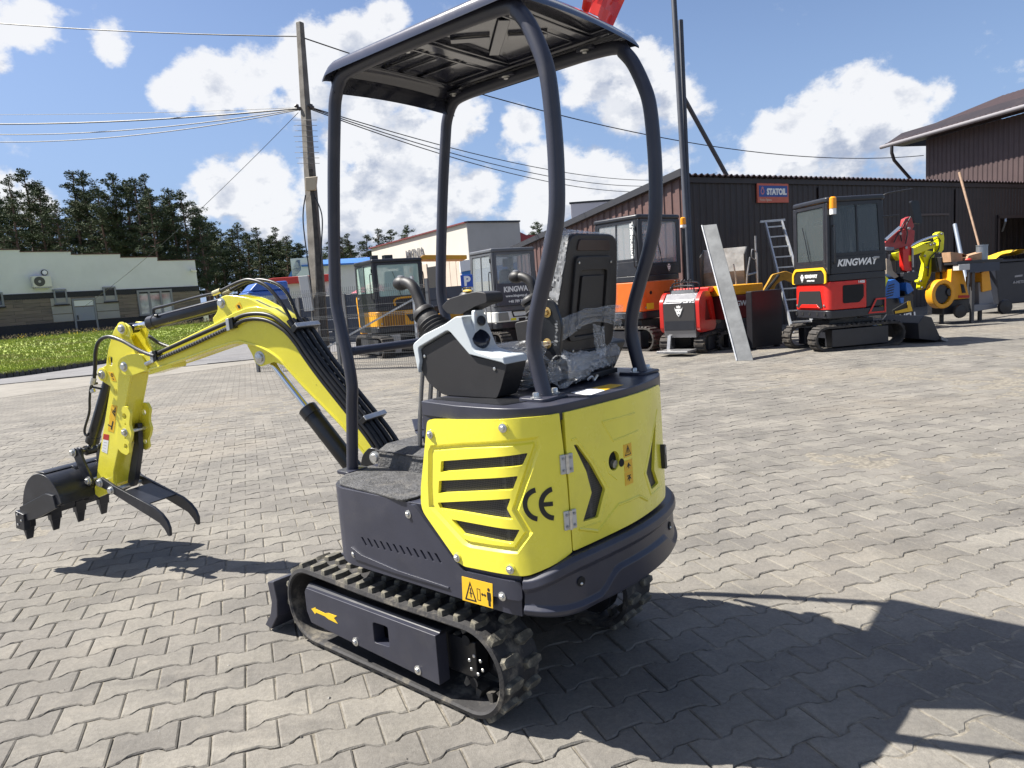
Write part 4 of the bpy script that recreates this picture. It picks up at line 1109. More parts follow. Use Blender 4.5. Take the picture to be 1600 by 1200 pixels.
for i, w in enumerate((-.222, -.074, .074, .222)):
    m = M(); h = .030
    c8 = lambda q, z, hw, th: [BM(q - th, w - hw, z), BM(q + th, w - hw, z), BM(q + th, w + hw, z), BM(q - th, w + hw, z)]
    m.hexa(c8(2.306, .312, .032, .020) + c8(2.312, .243, .030, .017)); m.hexa(c8(2.312, .244, .025, .014) + c8(2.318, .178, .017, .004))
    tt_ = m.build('tooth', BUCK, bucket, .002)
    if i == 3:
        M().hexa([BM(2.350, .232, .250), BM(2.275, .232, .240), BM(2.275, .268, .240), BM(2.350, .268, .250), BM(2.335, .232, .352), BM(2.262, .232, .335), BM(2.262, .268, .335), BM(2.335, .268, .352)]).build('tooth_shank', BUCK, tt_, .003)
        for q, z in ((2.312, .332), (2.320, .275), (2.284, .300)): M().bolt(BM(q, .268, z), V(BM(0, 1, 0)) - V(BM(0, 0, 0)), .0065, .006, False).build('bolt', SILV, tt_)
m = M(); m.tube([BM(2.07, .08, .51), BM(2.06, .13, .515)], .004, 6); m.bolt(BM(2.085, .09, .50), V(BM(0, 1, 0)) - V(BM(0, 0, 0)), .010, .01); m.build('pin_lock', SILV, bucket)

# hoses and pipes
def hose(pts, r=.0095, name='hose', mt=HOSE, n=6, parent=None, seg=10): return M().tube(cr_path(pts, n), r, seg).build(name, mt, parent or boom, smooth=60)
h1 = [(1.268, 1.178), (1.014, 1.246), (.764, 1.310), (.648, 1.338), (.523, 1.330), (.435, 1.282), (.383, 1.215), (.30, 1.10)]
h2 = [(1.268, 1.150), (1.023, 1.212), (.769, 1.283), (.650, 1.315), (.534, 1.306), (.440, 1.258), (.375, 1.17), (.29, 1.065)]
btail = [(.375, 1.205), (.33, 1.14), (.26, 1.048), (.135, .90), (.04, .79), (-.02, .70), (-.05, .63)]
for hh, cut, w, o in ((h1, 6, .068, .006), (h2, 6, .071, -.012)):
    hose([BM(q, .074, z) for q, z in hh[:cut]] + [BM(q - .79 * o, w, z + .61 * o) for q, z in btail])
def coil(pts, r, name='spiral_guard'):
    P = cr_path(pts, 30); m = M()
    for i in range(0, len(P) - 2, 2):
        d = (P[i + 1] - P[i]); m.tube([P[i] - d * .18, P[i] + d * .18], r, 8)
    return m.build(name, STEEL, boom)
coil([BM(q, .074, z) for q, z in h2[:3]], .0100)
lp = [(1.280, 1.166), (1.34, 1.182), (1.402, 1.205), (1.501, 1.250), (1.593, 1.274), (1.673, 1.256), (1.717, 1.199), (1.749, 1.089), (1.782, 1.030)]
hose([BM(q, .088, z) for q, z in lp]); coil([BM(q, .088, z) for q, z in lp[:5]], .0100)
hose([BM(q, -.085, z) for q, z in ((1.28, 1.17), (1.437, 1.214), (1.515, 1.255), (1.584, 1.284), (1.66, 1.26), (1.70, 1.20))]); coil([BM(q, -.085, z) for q, z in ((1.28, 1.17), (1.437, 1.214), (1.515, 1.255), (1.584, 1.284))], .0100)
hose([BM(q, .062, z) for q, z in ((1.782, 1.030), (1.833, 1.015), (1.862, .945), (1.883, .87), (1.944, .775), (1.939, .742), (1.915, .752))], .0065, 'rigid_pipe', BLACKP)
hose([BM(1.83, .062, 1.01), BM(1.80, .03, .995)], .006, 'pipe_stay', BLACKP)
hose([BM(q, .034, z) for q, z in ((.870, 1.448), (1.0, 1.436), (1.20, 1.410), (1.296, 1.399), (1.309, 1.385), (1.306, 1.366), (1.285, 1.362))], .0075, 'rigid_pipe', BLACKP)
for w, ar in ((.032, [(.847, 1.452), (.794, 1.468), (.709, 1.490), (.639, 1.494), (.547, 1.458), (.466, 1.366), (.407, 1.262), (.33, 1.15)]), (-.030, [(.882, 1.445), (.773, 1.478), (.700, 1.492), (.629, 1.492), (.536, 1.463), (.478, 1.401), (.430, 1.285), (.35, 1.17)])):
    hose([BM(q, w, z) for q, z in ar], .0085)
    M().cyl(BM(.885, w, 1.447), BM(.835, w, 1.458), .0125, n=10).build('hose_fitting', mat('yellow_zinc', (.55, .50, .30), .35, .7), boom)
for q, z, q2, z2 in ((1.782, 1.03, 1.76, 1.065), (1.79, 1.00, 1.785, .985)): M().cyl(BM(q, .088, z), BM(q2, .088, z2), .0135, n=8).build('hose_fitting', SILV, boom)
for q, z in ((1.37, 1.125), (1.31, 1.145)): M().cyl(BM(q, .07, z), BM(q - .045, .07, z + .012), .011, n=8).build('hose_fitting', SILV, boom)
nb = V((-.79, 0, .61))
for i in range(7):                        # bundle lying on the back of the boom
    w = .052 - i * .0185; o = .013 + (.010 if i % 2 else 0)
    pts = [(q, z) for q, z in ((.435, 1.29), (.39, 1.228), (.33, 1.14), (.26, 1.048), (.135, .90), (.04, .79), (-.02, .70), (-.06, .62))]
    dx, dz = -.79 * o, .61 * o
    pth = [BM(q + dx, w, z + dz) for q, z in pts]
    pth = pth[:-1] + [(pth[-1][0], pth[-1][1] + .02 * (i - 3) / 3, pth[-1][2])]
    hose(pth, .0095 if i % 3 else .0115)
m = M()
for i in (1, 3): 
    for k in range(16):
        q = .385 - k * .019 - (k % 4) * .002; z = 1.228 - k * .0235 - (k % 4) * .0024
        w = .052 - i * .0185
        if (k * 7 + i) % 5: m.beam(BM(q - .021, w + .004, z + .0185), BM(q - .028, w + .004, z + .010), .0022, .0012, BM(0, 1, 0))
m.build('hose_print', mat('hose_marking', (.30, .30, .28), .6), boom)
for q, z in ((.398, 1.250), (.075, .835)):
    c = [BM(q + a * .61 + o * -.79, w, z + a * .79 + o * .61) for o in (-.004, .040) for a, w in ((-.013, -.075), (-.013, .075), (.013, .075), (.013, -.075))]
    M().hexa(c).build('hose_clamp', BLACKP, boom, .003)
    c = [BM(q + a * .61 + o * -.79, w, z + a * .79 + o * .61) for o in (.040, .047) for a, w in ((-.011, -.078), (-.011, .078), (.011, .078), (.011, -.078))]
    cb = M().hexa(c).build('clamp_bar', ALU, boom, .002)
for q, z in ((.742, 1.302), (1.283, 1.164)):
    M().hexa([BM(q + a, w, z + b) for w in (.058, .090) for a, b in ((-.016, -.022), (.016, -.030), (.016, .022), (-.016, .030))]).build('hose_clamp', BLACKP, boom, .003)
    M().hexa([BM(q + .014 + a, w, z - .004 + b) for w in (.086, .093) for a, b in ((-.010, -.026), (.010, -.030), (.010, .026), (-.010, .030))]).build('clamp_plate', ALU, boom, .002)
# ---- canopy
PY = .279
post = [(-.200, 1.034), (-.182, 1.106), (-.168, 1.185), (-.180, 1.262), (-.213, 1.355), (-.252, 1.455), (-.282, 1.56), (-.292, 1.70), (-.290, 1.83), (-.281, 1.94), (-.260, 2.01), (-.225, 2.085), (-.190, 2.130)]
fpost = [(.790, .70), (.752, .95), (.736, 1.05), (.752, 1.19), (.775, 1.30), (.782, 1.38), (.763, 1.536), (.720, 1.80), (.680, 2.00), (.662, 2.075), (.630, 2.130)]
for sy in (1, -1):
    M().tube(cr_path([(s, sy * PY, z) for s, z in post], 5), .0235, 18).build('canopy_post', GREY, EX, smooth=60)
    M().tube(cr_path([(s, sy * PY, z) for s, z in fpost], 5), .0225, 18).build('canopy_post', GREY, EX, smooth=60)
    rail = M(); rail.tube(cr_path([(-.20, sy * PY, 2.122), (-.15, sy * PY, 2.150), (.10, sy * PY, 2.160), (.40, sy * PY, 2.160), (.58, sy * PY, 2.152), (.63, sy * PY, 2.128)], 6), .0225, 18)
    rail.build('roof_rail', GREY, EX, smooth=60)
    fp_ = M(); fp_.prism(rpoly([(-.245, sy * PY - .062), (-.14, sy * PY - .062), (-.14, sy * PY + .062), (-.245, sy * PY + .062)], .02), xy(0), 1.033, 1.044)
    foot = fp_.build('post_foot', GREY, EX, .003)
    for dy in (-.046, .046):
        M().bolt((-.20, sy * PY + dy, 1.044), (0, 0, 1), .0095, .016).build('bolt', SILV, foot); None
    M().prism(rpoly([(.75, sy * PY - .05), (.83, sy * PY - .05), (.83, sy * PY + .05), (.75, sy * PY + .05)], .015), xy(0), .698, .712).build('post_foot', GREY, EX, .003)
M().tube([(.752, PY, 1.172), (.752, -PY, 1.172)], .017, 14).build('cross_bar', GREY, EX, smooth=60)
# pressed roof: crowned, rolled at the sides, with a deep front lip
def roof_pt(a, b, t=0.0):                 # a: 0 rear..1 front, b: -1 right..1 left
    s = -.225 + a * .885
    y = b * .338
    e = max(0, abs(b) - .90) / .10
    z = 2.206 - .016 * b * b
    f_ = max(0, a - .90) / .10; r_ = max(0, .05 - a) / .05
    dside = .040 * (1 - math.sqrt(max(0, 1 - e * e * .96)))
    dfront = .050 * f_ ** 2; drear = .040 * r_ ** 2
    z -= max(dside, dfront, drear) + .12 * min(dside, max(dfront, drear))
    y -= .010 * e * e * (1 if b > 0 else -1)
    rib_ = 0.0
    if abs(b) < .78 and .055 < a < .93:
        rib_ = .006
    return (s, y, z + rib_ - t)
m = M(); NU, NV_ = 40, 36
bs = list(np.linspace(-1, -.785, 14)) + list(np.linspace(-.775, .775, 18)) + list(np.linspace(.785, 1, 14))
as_ = list(np.linspace(0, .05, 4)) + list(np.linspace(.055, .925, 20)) + list(np.linspace(.93, 1, 8))
for t_ in (0.0, .007):
    o = len(m.v); nb_ = len(bs)
    m.add([roof_pt(a, b, t_) for a in as_ for b in bs], [(i * nb_ + j, i * nb_ + j + 1, (i + 1) * nb_ + j + 1, (i + 1) * nb_ + j) for i in range(len(as_) - 1) for j in range(nb_ - 1)])
na, nb_ = len(as_), len(bs); T_ = na * nb_
edge = [i * nb_ for i in range(na)] + [(na - 1) * nb_ + j for j in range(1, nb_)] + [i * nb_ + nb_ - 1 for i in range(na - 2, -1, -1)] + [j for j in range(nb_ - 2, 0, -1)]
m.f += [(edge[i], edge[(i + 1) % len(edge)], edge[(i + 1) % len(edge)] + T_, edge[i] + T_) for i in range(len(edge))]; m.mi += [0] * len(edge)
roof = m.build('canopy_roof', ROOFP, EX, smooth=40)
# front lip hanging between the posts
m = M()
lip = lambda u, v: (.650 - .008 * v, -.300 + .60 * u, 2.165 - .012 * (2 * u - 1) ** 2 - v * .062)
m.grid(lip, 16, 5); m.grid(lambda u, v: V(lip(u, v)) + V((-.006, 0, 0)), 16, 5)
m.build('roof_lip', ROOFP, roof, smooth=50)
# stiffening press marks on the underside
def under(path, w=.012, h=.005, name='pressed_rib'):
    m = M()
    for a, b in zip(path[:-1], path[1:]):
        z = 2.200
        a3, b3 = V((a[0], a[1], z - .016 * (a[1] / .338) ** 2)), V((b[0], b[1], z - .016 * (b[1] / .338) ** 2))
        m.beam(a3 - V((0, 0, .003)), b3 - V((0, 0, .003)), w * 2, h)
    return m.build(name, ROOFP, roof, .003)
for cx in (.115,):
    under([(cx - .12, .11), (cx + .12, -.11)], .019, .0055); under([(cx - .12, -.11), (cx - .022, -.02)], .019, .005); under([(cx + .022, .02), (cx + .12, .11)], .019, .005)
under([(.30, .235), (.30, -.235)], .024, .010); under([(-.08, .235), (-.08, -.235)], .016, .007)
under([(.33, .10), (.60, .10)], .008); under([(.33, -.08), (.60, -.08)], .012); under([(.33, .02), (.60, .02)], .008)
under([(.36, .21), (.58, .21), (.58, -.21), (.36, -.21), (.36, .21)], .005, .0045); under([(-.03, .22), (.26, .22), (.26, -.22), (-.03, -.22), (-.03, .22)], .004, .0045)
under([(-.19, .21), (-.11, .21), (-.11, -.21), (-.19, -.21), (-.19, .21)], .005, .0045)
for s in (-.06, .30, .58):
    for sy in (1, -1):
        M().prism(rpoly([(s - .035, sy * .262 - .035), (s + .035, sy * .262 - .035), (s + .035, sy * .262 + .025), (s - .035, sy * .262 + .025)], .01), xy(0), 2.160, 2.172).build('rail_bracket', GREY, roof, .002)
        M().bolt((s, sy * .245, 2.160), (0, 0, -1), .009, .010).build('bolt', SILV, roof)

# ---- seat
seat = M()
def SB(x, h, d):                          # back frame: x across (left +), h up the back, d forwards
    up = V((-.165, 0, .986)); fwd = V((.986, 0, .165))
    p = V((-.120, -.052, 1.122)) + up * h + fwd * d
    return (p.x, p.y + x, p.z)
def sbf(d0): return lambda u, v, d: SB(u, v, d0 + d)
shellp = rpoly([(-.170, .02), (.170, .02), (.172, .18), (.140, .405), (-.140, .405), (-.172, .18)], [.04, .04, .02, .05, .05, .02], 4)
m = M(); m.prism(shellp, sbf(0), 0, .018)
sb = m.build('seat_back', VINYL, EX, .006)
m = M(); m.prism(rpoly([(-.166, .03), (.166, .03), (.168, .18), (.137, .400), (-.137, .400), (-.168, .18)], [.05, .05, .02, .06, .06, .02], 4), sbf(.018), 0, .085)
m.build('back_cushion', VINYL, sb, .028, 4)
fr0 = rpoly([(-.112, .06), (.112, .06), (.105, .335), (-.105, .335)], .02, 3); fr1 = rpoly([(-.088, .075), (.088, .075), (.080, .290), (-.080, .290)], .014, 3)
m = M(); m.plate(fr0, [fr1], sbf(-.010), 0, .012); m.build('back_pressing', PLAST, sb, .003)
m = M(); m.prism(rpoly([(-.070, .093), (.070, .093), (.063, .272), (-.063, .272)], .008, 3), sbf(-.0085), 0, .009); m.build('back_pressing', PLAST, sb, .004)
m = M(); m.prism(rpoly([(-.098, .352), (.098, .352), (.088, .388), (-.088, .388)], .01, 2), sbf(-.004), 0, .006); m.build('back_logo_recess', mat('brown_lining', (.035, .018, .015), .4), sb, .002)
for x, h in ((-.093, .315), (.093, .315), (-.09, .03), (.09, .03)): M().bolt(SB(x, h, -.010), V(SB(x, h, -1)) - V(SB(x, h, 0)), .0045, .004, False).build('bolt', SILV, sb)
m = M(); m.prism(rpoly([(-.06, .01), (.045, .01), (.045, .165), (.015, .20), (-.02, .20), (-.06, .13)], .025, 4), lambda u, v, d: V(SB(.176 + d, v, u + .03)), 0, .012)
hb = m.build('recline_bracket', BLACKP, EX, .003)
for h, d in ((.158, .03), (.060, .02)): M().bolt(SB(.189, h, d), (0, 1, 0), .0095, .012).build('bolt', mat('brass_bolt', (.62, .42, .16), .35, .9), hb)
m = M(); m.hexa([(x, y - .045, z) for x, y, z in ((-.09, -.17, 1.065), (.32, -.19, 1.07), (.32, .18, 1.07), (-.09, .17, 1.065), (-.12, -.18, 1.135), (.33, -.19, 1.165), (.33, .18, 1.165), (-.12, .18, 1.135))])
m.build('seat_cushion', VINYL, EX, .036, 5)
m = M(); m.box(-.14, .20, -.22, .13, 1.045, 1.062); m.box(-.12, .20, -.17, -.14, 1.034, 1.047); m.box(-.12, .20, .05, .08, 1.034, 1.047)
sr = m.build('seat_slide', BLACKP, EX, .002)
m = M(); m.tube(cr_path([(-.175, .02, 1.052), (-.185, .01, 1.062), (-.182, -.005, 1.048), (-.188, -.02, 1.064)], 5), .0045, 6); m.build('slide_clip', SILV, sr)
m = M(); m.tube(cr_path([(-.11, -.20, 1.036), (-.125, -.205, 1.06), (-.12, -.21, 1.085)], 5), .004, 6); m.build('slide_hook', BLACKP, sr)
# clear wrapping: crumpled film round the back and the cushion
rf = random.Random(11)
def crumple(fn, nu, nv, amp, name, seed, lean=0.0):
    r_ = np.random.default_rng(seed); nu, nv = int(nu * 1.5), int(nv * 1.8); U_, V_ = np.meshgrid(np.linspace(0, 1, nu + 1), np.linspace(0, 1, nv + 1), indexing='ij')
    H = np.zeros_like(U_)
    for k in range(26):                  # folds: narrow ridges fanning over the sheet
        a = lean + r_.normal() * .55; c, s_ = math.cos(a), math.sin(a); o = r_.random(2) * 1.2 - .1; w = .012 + .05 * r_.random()
        d = (U_ - o[0]) * s_ - (V_ - o[1]) * c; along = (U_ - o[0]) * c + (V_ - o[1]) * s_
        H += (1.2 * r_.random() + .3) * np.maximum(0, 1 - np.abs(d) / w) * np.exp(-(along / (.25 + .5 * r_.random())) ** 2) * (1 if r_.random() < .7 else -1)
    H += .25 * r_.normal(size=H.shape)
    H = H * amp * 1.5
    m = M()
    def f(u, v):
        p, n = fn(u, v)
        return V(p) + V(n) * float(H[round(u * nu), round(v * nv)])
    m.grid(f, nu, nv)
    return m.build(name, FILM, EX, smooth=14)
# down the left side and the front of the back rest
def film_side(u, v):
    h = .02 + .385 * v; hw = .178 - .03 * max(0, (h - .18) / .22)
    a = u * 3.0
    if a < 1: p = SB(hw - .004 - .018 * a, h, .100 * a)
    elif a < 2: p = SB((hw - .022) * (1 - (a - 1) * 2), h, .100)
    else: p = SB(-hw + .004 + .018 * (3 - a), h, .100 * (3 - a))
    return p, ((0, 1, 0) if a < 1 else (1, 0, .1) if a < 2 else (0, -1, 0))
crumple(film_side, 36, 30, .0032, 'film_wrap', 3, 1.2)
crumple(lambda u, v: (SB(.125 - .25 * u, .404 + .005 * math.sin(u * 3.14), .098 * v), (0, 0, 1)), 20, 8, .003, 'film_wrap', 4)
# twisted belt of film across the lower back
def belt(u, v):
    x = .195 - .38 * u; h = .125 + .020 * math.sin(u * 3.1) - .09 * max(0, .32 - u) + .045 * (v - .5) * (1 + .8 * abs(u - .5) * 2)
    return SB(x, h, -.020 - .012 * math.sin(math.pi * u) + .05 * max(0, .2 - u)), (-1, 0, 0)
crumple(belt, 60, 10, .0048, 'film_wrap', 5)
def fan(u, v):
    x = .10 - .02 * u - v * .06 * u; h = .115 - .10 * u - .02 * v
    return SB(x - .10 - .07 * v * (1 - u), h, -.018 - .012 * u), (-1, 0, 0)
crumple(fan, 18, 12, .004, 'film_wrap', 6)
def corner(u, v): return SB(-.160 - .030 * u, .165 - .07 * v - .03 * u * v, -.012 + .05 * u), (-1, -.6, 0)
crumple(corner, 10, 14, .006, 'film_wrap', 7)
def roll(u, v):
    a = v * 2 * math.pi; y = .145 - .32 * u
    r_ = .038 + .012 * math.sin(u * 5 + 1); return (-.150 + r_ * .8 * math.cos(a), y, 1.098 + .018 * u + r_ * math.sin(a)), (math.cos(a), 0, math.sin(a))
crumple(roll, 46, 18, .0055, 'film_wrap', 8)
def sidefall(u, v): return (-.16 + .25 * u + .03 * math.sin(v * 6), .160 + .02 * math.sin(u * 9 + v * 3), 1.195 - .125 * v - .06 * u * v), (0, 1, .2)
crumple(sidefall, 30, 20, .006, 'film_wrap', 9, .5)

# ---- left console
dark = rpoly([(.276, 1.186), (.127, 1.244), (.043, 1.166), (-.104, 1.146), (-.072, 1.072), (-.052, 1.037), (.185, 1.037), (.250, 1.076), (.283, 1.126)], [.012, .02, .012, .008, 0, .01, .02, .01, .01], 3)
m = M(); m.prism(dark, lambda u, v, d: (u, .45 - d, v), .120, .212)
cons = m.build('left_console', PLAST, EX, .006, 3)
wtop = rpoly([(.283, 1.108), (.300, 1.205), (.240, 1.238), (.136, 1.270), (.088, 1.292), (.060, 1.292), (.052, 1.262), (.020, 1.185), (-.050, 1.168), (-.098, 1.166), (-.104, 1.142), (-.09, 1.148), (.040, 1.172), (.124, 1.250), (.272, 1.194), (.268, 1.15)], [0, .012, 0, .01, .01, .005, 0, .012, 0, .006, 0, 0, 0, .012, .008, 0], 2)
m = M(); m.prism(wtop, lambda u, v, d: (u, .45 - d, v), .108, .220)
wt_ = m.build('console_cover', LGREY, cons, .006, 3)
for s, z in ((.255, 1.165), (-.052, 1.128)): M().bolt((s, .45 - .1195, z), (0, 1, 0), .0058, .003, False).build('bolt', SILV, cons)
m = M(); m.box(-.02, .17, .245, .32, 1.030, 1.040); m.build('console_foot', BLACKP, cons)
# gauge knob and key switch on the pale cover
def knob(c, ax, r, h, mt, nm, parent):
    m = M(); m.lathe(c, ax, [(0, r * .9), (h * .3, r), (h * .8, r), (h, r * .86), (h, r * .7), (h * .86, r * .62), (h * .86, 0)], 24); return m.build(nm, mt, parent, smooth=40)
knob((.045, .45 - .160, 1.205), (-.62, .34, .72), .034, .030, mat('navy_plastic', (.012, .016, .028), .3), 'gauge_cap', cons)
m = M(); m.prism(rpoly([(-.028, -.03), (.028, -.03), (.022, .045), (-.022, .045)], .008), lambda u, v, d: (.055 - d * .9, .45 - .170 - u, 1.262 + v), 0, .016)
m.build('switch_tower', LGREY, cons, .005)
knob((.038, .45 - .170, 1.272), (-1, .15, .1), .016, .008, BLACKP, 'key_switch', cons)
# arm rest
m = M(); m.prism(rpoly([(.190, 1.325), (.150, 1.348), (.090, 1.358), (.030, 1.364), (-.012, 1.358), (-.014, 1.328), (.040, 1.318), (.110, 1.296), (.165, 1.300)], .010, 3), lambda u, v, d: (u, .45 - d, v), .150, .228)
ar = m.build('arm_rest', PLAST, cons, .010, 3)
m = M(); m.tube([(.085, .265, 1.275), (.090, .262, 1.305)], [.036, .026], 14); m.build('rest_stem', PLAST, ar)
# joystick with bellows
def joystick(parent, base, lean, hand, nm='joystick', bell=True):
    b = V(base); ax = V(lean).normalized()
    prof_ = []
    if bell:
        hgt = [0, .010, .016, .026, .032, .042, .048, .058, .064, .080, .098]; rad = [.062, .066, .054, .058, .048, .052, .043, .047, .040, .038, .030]
        prof_ = list(zip(hgt, rad))
        bm_ = M().lathe(b, ax, prof_, 26).build('bellows', RUBB, parent, smooth=30)
    js = M()
    js.lathe(b + ax * .095, ax, [(0, .040), (.012, .040), (.020, .034), (.026, .022)], 20)
    js.tube(cr_path([tuple(b + ax * .10)] + hand, 6), [.022, .021, .020, .019] * 1 + [.019] * (len(cr_path([tuple(b + ax * .10)] + hand, 6)) - 4), 14)
    e = V(hand[-1]); q = (V(hand[-1]) - V(hand[-2])).normalized()
    js.blob(e, (.036, .026, .025), 14, 10)
    j = js.build(nm, PLAST, parent, smooth=50)
    M().lathe(e + V((0, 0, .018)), (-.2, 0, 1), [(0, .014), (.006, .013), (.009, .006)], 12).build('thumb_button', STEEL, j)
    return j
joystick(EX, (.235, .45 - .175, 1.225), (.62, .03, .78), [(.322, .272, 1.350), (.350, .27, 1.395), (.385, .265, 1.412), (.420, .26, 1.412)])
joystick(EX, (.245, -.300, 1.225), (.4, .1, .8), [(.275, -.300, 1.335), (.290, -.300, 1.385), (.325, -.300, 1.408), (.365, -.300, 1.412)])
m = M(); m.prism(rpoly([(.30, 1.235), (.14, 1.255), (.03, 1.17), (-.11, 1.15), (-.05, 1.04), (.19, 1.04), (.285, 1.13)], .015), lambda u, v, d: (u, .45 - d, v), .640, .790)
rc = m.build('right_console', PLAST, EX, .008)
# safety lever with a black and yellow grip, dark loop handle
m = M(); m.tube(cr_path([(.17, .165, 1.255), (.185, .16, 1.30), (.205, .155, 1.335)], 5), .013, 10); m.blob((.215, .155, 1.345), (.030, .020, .024), 12, 8)
sl = m.build('safety_lever', PLAST, cons, smooth=50)
M().blob((.228, .160, 1.325), (.016, .014, .026), 10, 8).build('lever_grip', mat('grip_yellow', (.62, .42, .05), .5), sl); M().blob((.205, .155, 1.368), (.020, .012, .006), 10, 6).build('lever_cap', mat('grip_yellow', (0, 0, 0)), sl)
m = M()
for s, y in ((.48, .150), (.452, .128), (.428, .108)): m.tube(cr_path([(s + .045, y, .80), (s + .035, y, .88), (s + .008, y, 1.02), (s - .02, y, 1.13)], 5), .0085, 10)
m.build('travel_lever', STEEL, EX, smooth=50)
m = M(); m.hexa([(.60, .105, .835), (.53, .14, .822), (.50, .06, .815), (.57, .03, .83), (.60, .105, .842), (.53, .14, .829), (.50, .06, .822), (.57, .03, .837)]); m.hexa([(.60, .105, .838), (.57, .03, .833), (.66, -.01, .862), (.675, .05, .868), (.60, .105, .845), (.57, .03, .840), (.66, -.01, .869), (.675, .05, .875)])
pe = m.build('foot_pedal', GREY, EX, .003)
M().box(.52, .56, .06, .10, .79, .825).build('pedal_hinge', BLACKP, pe)
# stickers on the deck behind the seat
M().prism([(-.21, .165), (-.30, .195), (-.292, .10), (-.222, .075)], xy(1.034), 0, .0012).build('deck_label', WHT, EX)
M().prism([(-.222, .073), (-.292, .098), (-.288, -.015), (-.235, -.02)], xy(1.034), 0, .0012).build('deck_label', STYEL, EX)
M().prism(rpoly([(-.19, .30), (.17, .36), (.17, .395), (-.15, .415)], .01), xy(1.034), 0, .002).build('deck_pad', BLACKP, EX)
# ================================================================== BUILDINGS
class Facade:
    def __init__(s, A, B, name, label, cat, group=None, z=0.0):
        s.A = V((A[0], A[1], z)); d = V((B[0] - A[0], B[1] - A[1], 0)); s.L = d.length; s.ex = d.normalized()
        s.ey = V((-s.ex.y, s.ex.x, 0))
        s.root = empty(name, s.A, math.atan2(s.ex.y, s.ex.x), label, cat, group)
    def uv(s, x, y, off=0.0):
        d = ray(x, y); t = ((s.A + s.ey * off - EYE).dot(s.ey)) / d.dot(s.ey); p = EYE + d * t - s.A
        return p.dot(s.ex), p.z
    def u(s, x, y, off=0.0): return s.uv(x, y, off)[0]
    def z(s, x, y, off=0.0): return s.uv(x, y, off)[1]
def corrugated(m, fn, L, pitch, depth, flat=.55):   # fn(s, d, top?) -> point ; ribs run bottom to top
    s = 0; prof = []
    while s < L:
        a = pitch * (1 - flat) / 2
        prof += [(s, 0), (s + pitch * flat * .5, 0), (s + pitch * flat * .5 + a * .6, depth), (s + pitch - a * .6, depth)]
        s += pitch
    prof = [(min(x, L), d) for x, d in prof] + [(L, 0)]
    n = len(prof); vs = [fn(x, d, 0) for x, d in prof] + [fn(x, d, 1) for x, d in prof]
    return m.add(vs, [(i, i + 1, n + i + 1, n + i) for i in range(n - 1)])

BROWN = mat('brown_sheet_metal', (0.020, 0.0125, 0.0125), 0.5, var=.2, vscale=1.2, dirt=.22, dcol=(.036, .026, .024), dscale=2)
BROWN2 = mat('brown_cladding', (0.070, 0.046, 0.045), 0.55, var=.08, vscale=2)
ROOFB = mat('brown_roof_sheet', (0.050, 0.031, 0.030), 0.5, var=.12, vscale=3)
GUTT = mat('grey_gutter', (.20, .19, .20), .45)
WHITEW = mat('white_render', (0.62, 0.63, 0.66), 0.85, var=.05, vscale=.5, bump=.1, bscale=40, dirt=.14, dcol=(.47, .47, .47), dscale=.8)
CREAM = mat('cream_render', (0.54, 0.51, 0.45), 0.85, var=.04, vscale=.8, dirt=.12, dcol=(.5, .46, .40), dscale=.6)
RENDER_SHADE = mat('shaded_render', (0.40, 0.39, 0.37), 0.9, var=.08, vscale=.7, dirt=.25, dcol=(.30, .29, .28), dscale=.7)  # car wash end wall: its shade is put into this greyer colour
REDTRIM = mat('red_trim', (0.30, 0.035, 0.04), .45)
PLINTH = mat('dark_plinth', (0.022, 0.022, 0.028), .8, var=.1)
PANELG = mat('grey_panel', (0.30, 0.29, 0.28), .7, var=.06, vscale=1)
PANELB = mat('beige_panel', (0.52, 0.44, 0.36), .7, var=.07, vscale=1)
FRAMEG = mat('grey_frame', (0.19, 0.20, 0.225), .4)
WOODT = mat('wood_tile', (0.15, 0.115, 0.095), .75, var=.45, vscale=1.2)
def plank_material():
    m = bpy.data.materials.new('wood_look_tiles'); m.use_nodes = True
    t = NT(m.node_tree); b = m.node_tree.nodes['Principled BSDF']
    tc = t.n('ShaderNodeTexCoord').outputs['Object']
    sx = t.n('ShaderNodeSeparateXYZ', {0: tc})
    cv = t.n('ShaderNodeCombineXYZ', {0: sx.outputs[0], 1: sx.outputs[2], 2: 0.0}).outputs[0]
    br = t.n('ShaderNodeTexBrick', {'Vector': cv, 'Color1': (.20, .15, .12, 1), 'Color2': (.10, .08, .07, 1), 'Mortar': (.05, .045, .04, 1), 'Scale': 1.0, 'Mortar Size': .012, 'Brick Width': 1.3, 'Row Height': .20, 'Bias': .1}, offset=.37)
    mp = t.n('ShaderNodeMapping', {'Vector': cv, 'Scale': (.8, 9, 1)}).outputs[0]
    n = t.noise(mp, 2.0, 5).outputs[0]
    c = t.mix(t.m('MULTIPLY', t.ramp(n, .35, .65), .55), br.outputs['Color'], (.21, .18, .15))
    m.node_tree.links.new(c, b.inputs['Base Color']); b.inputs['Roughness'].default_value = .75
    return m
PLANKS = plank_material()

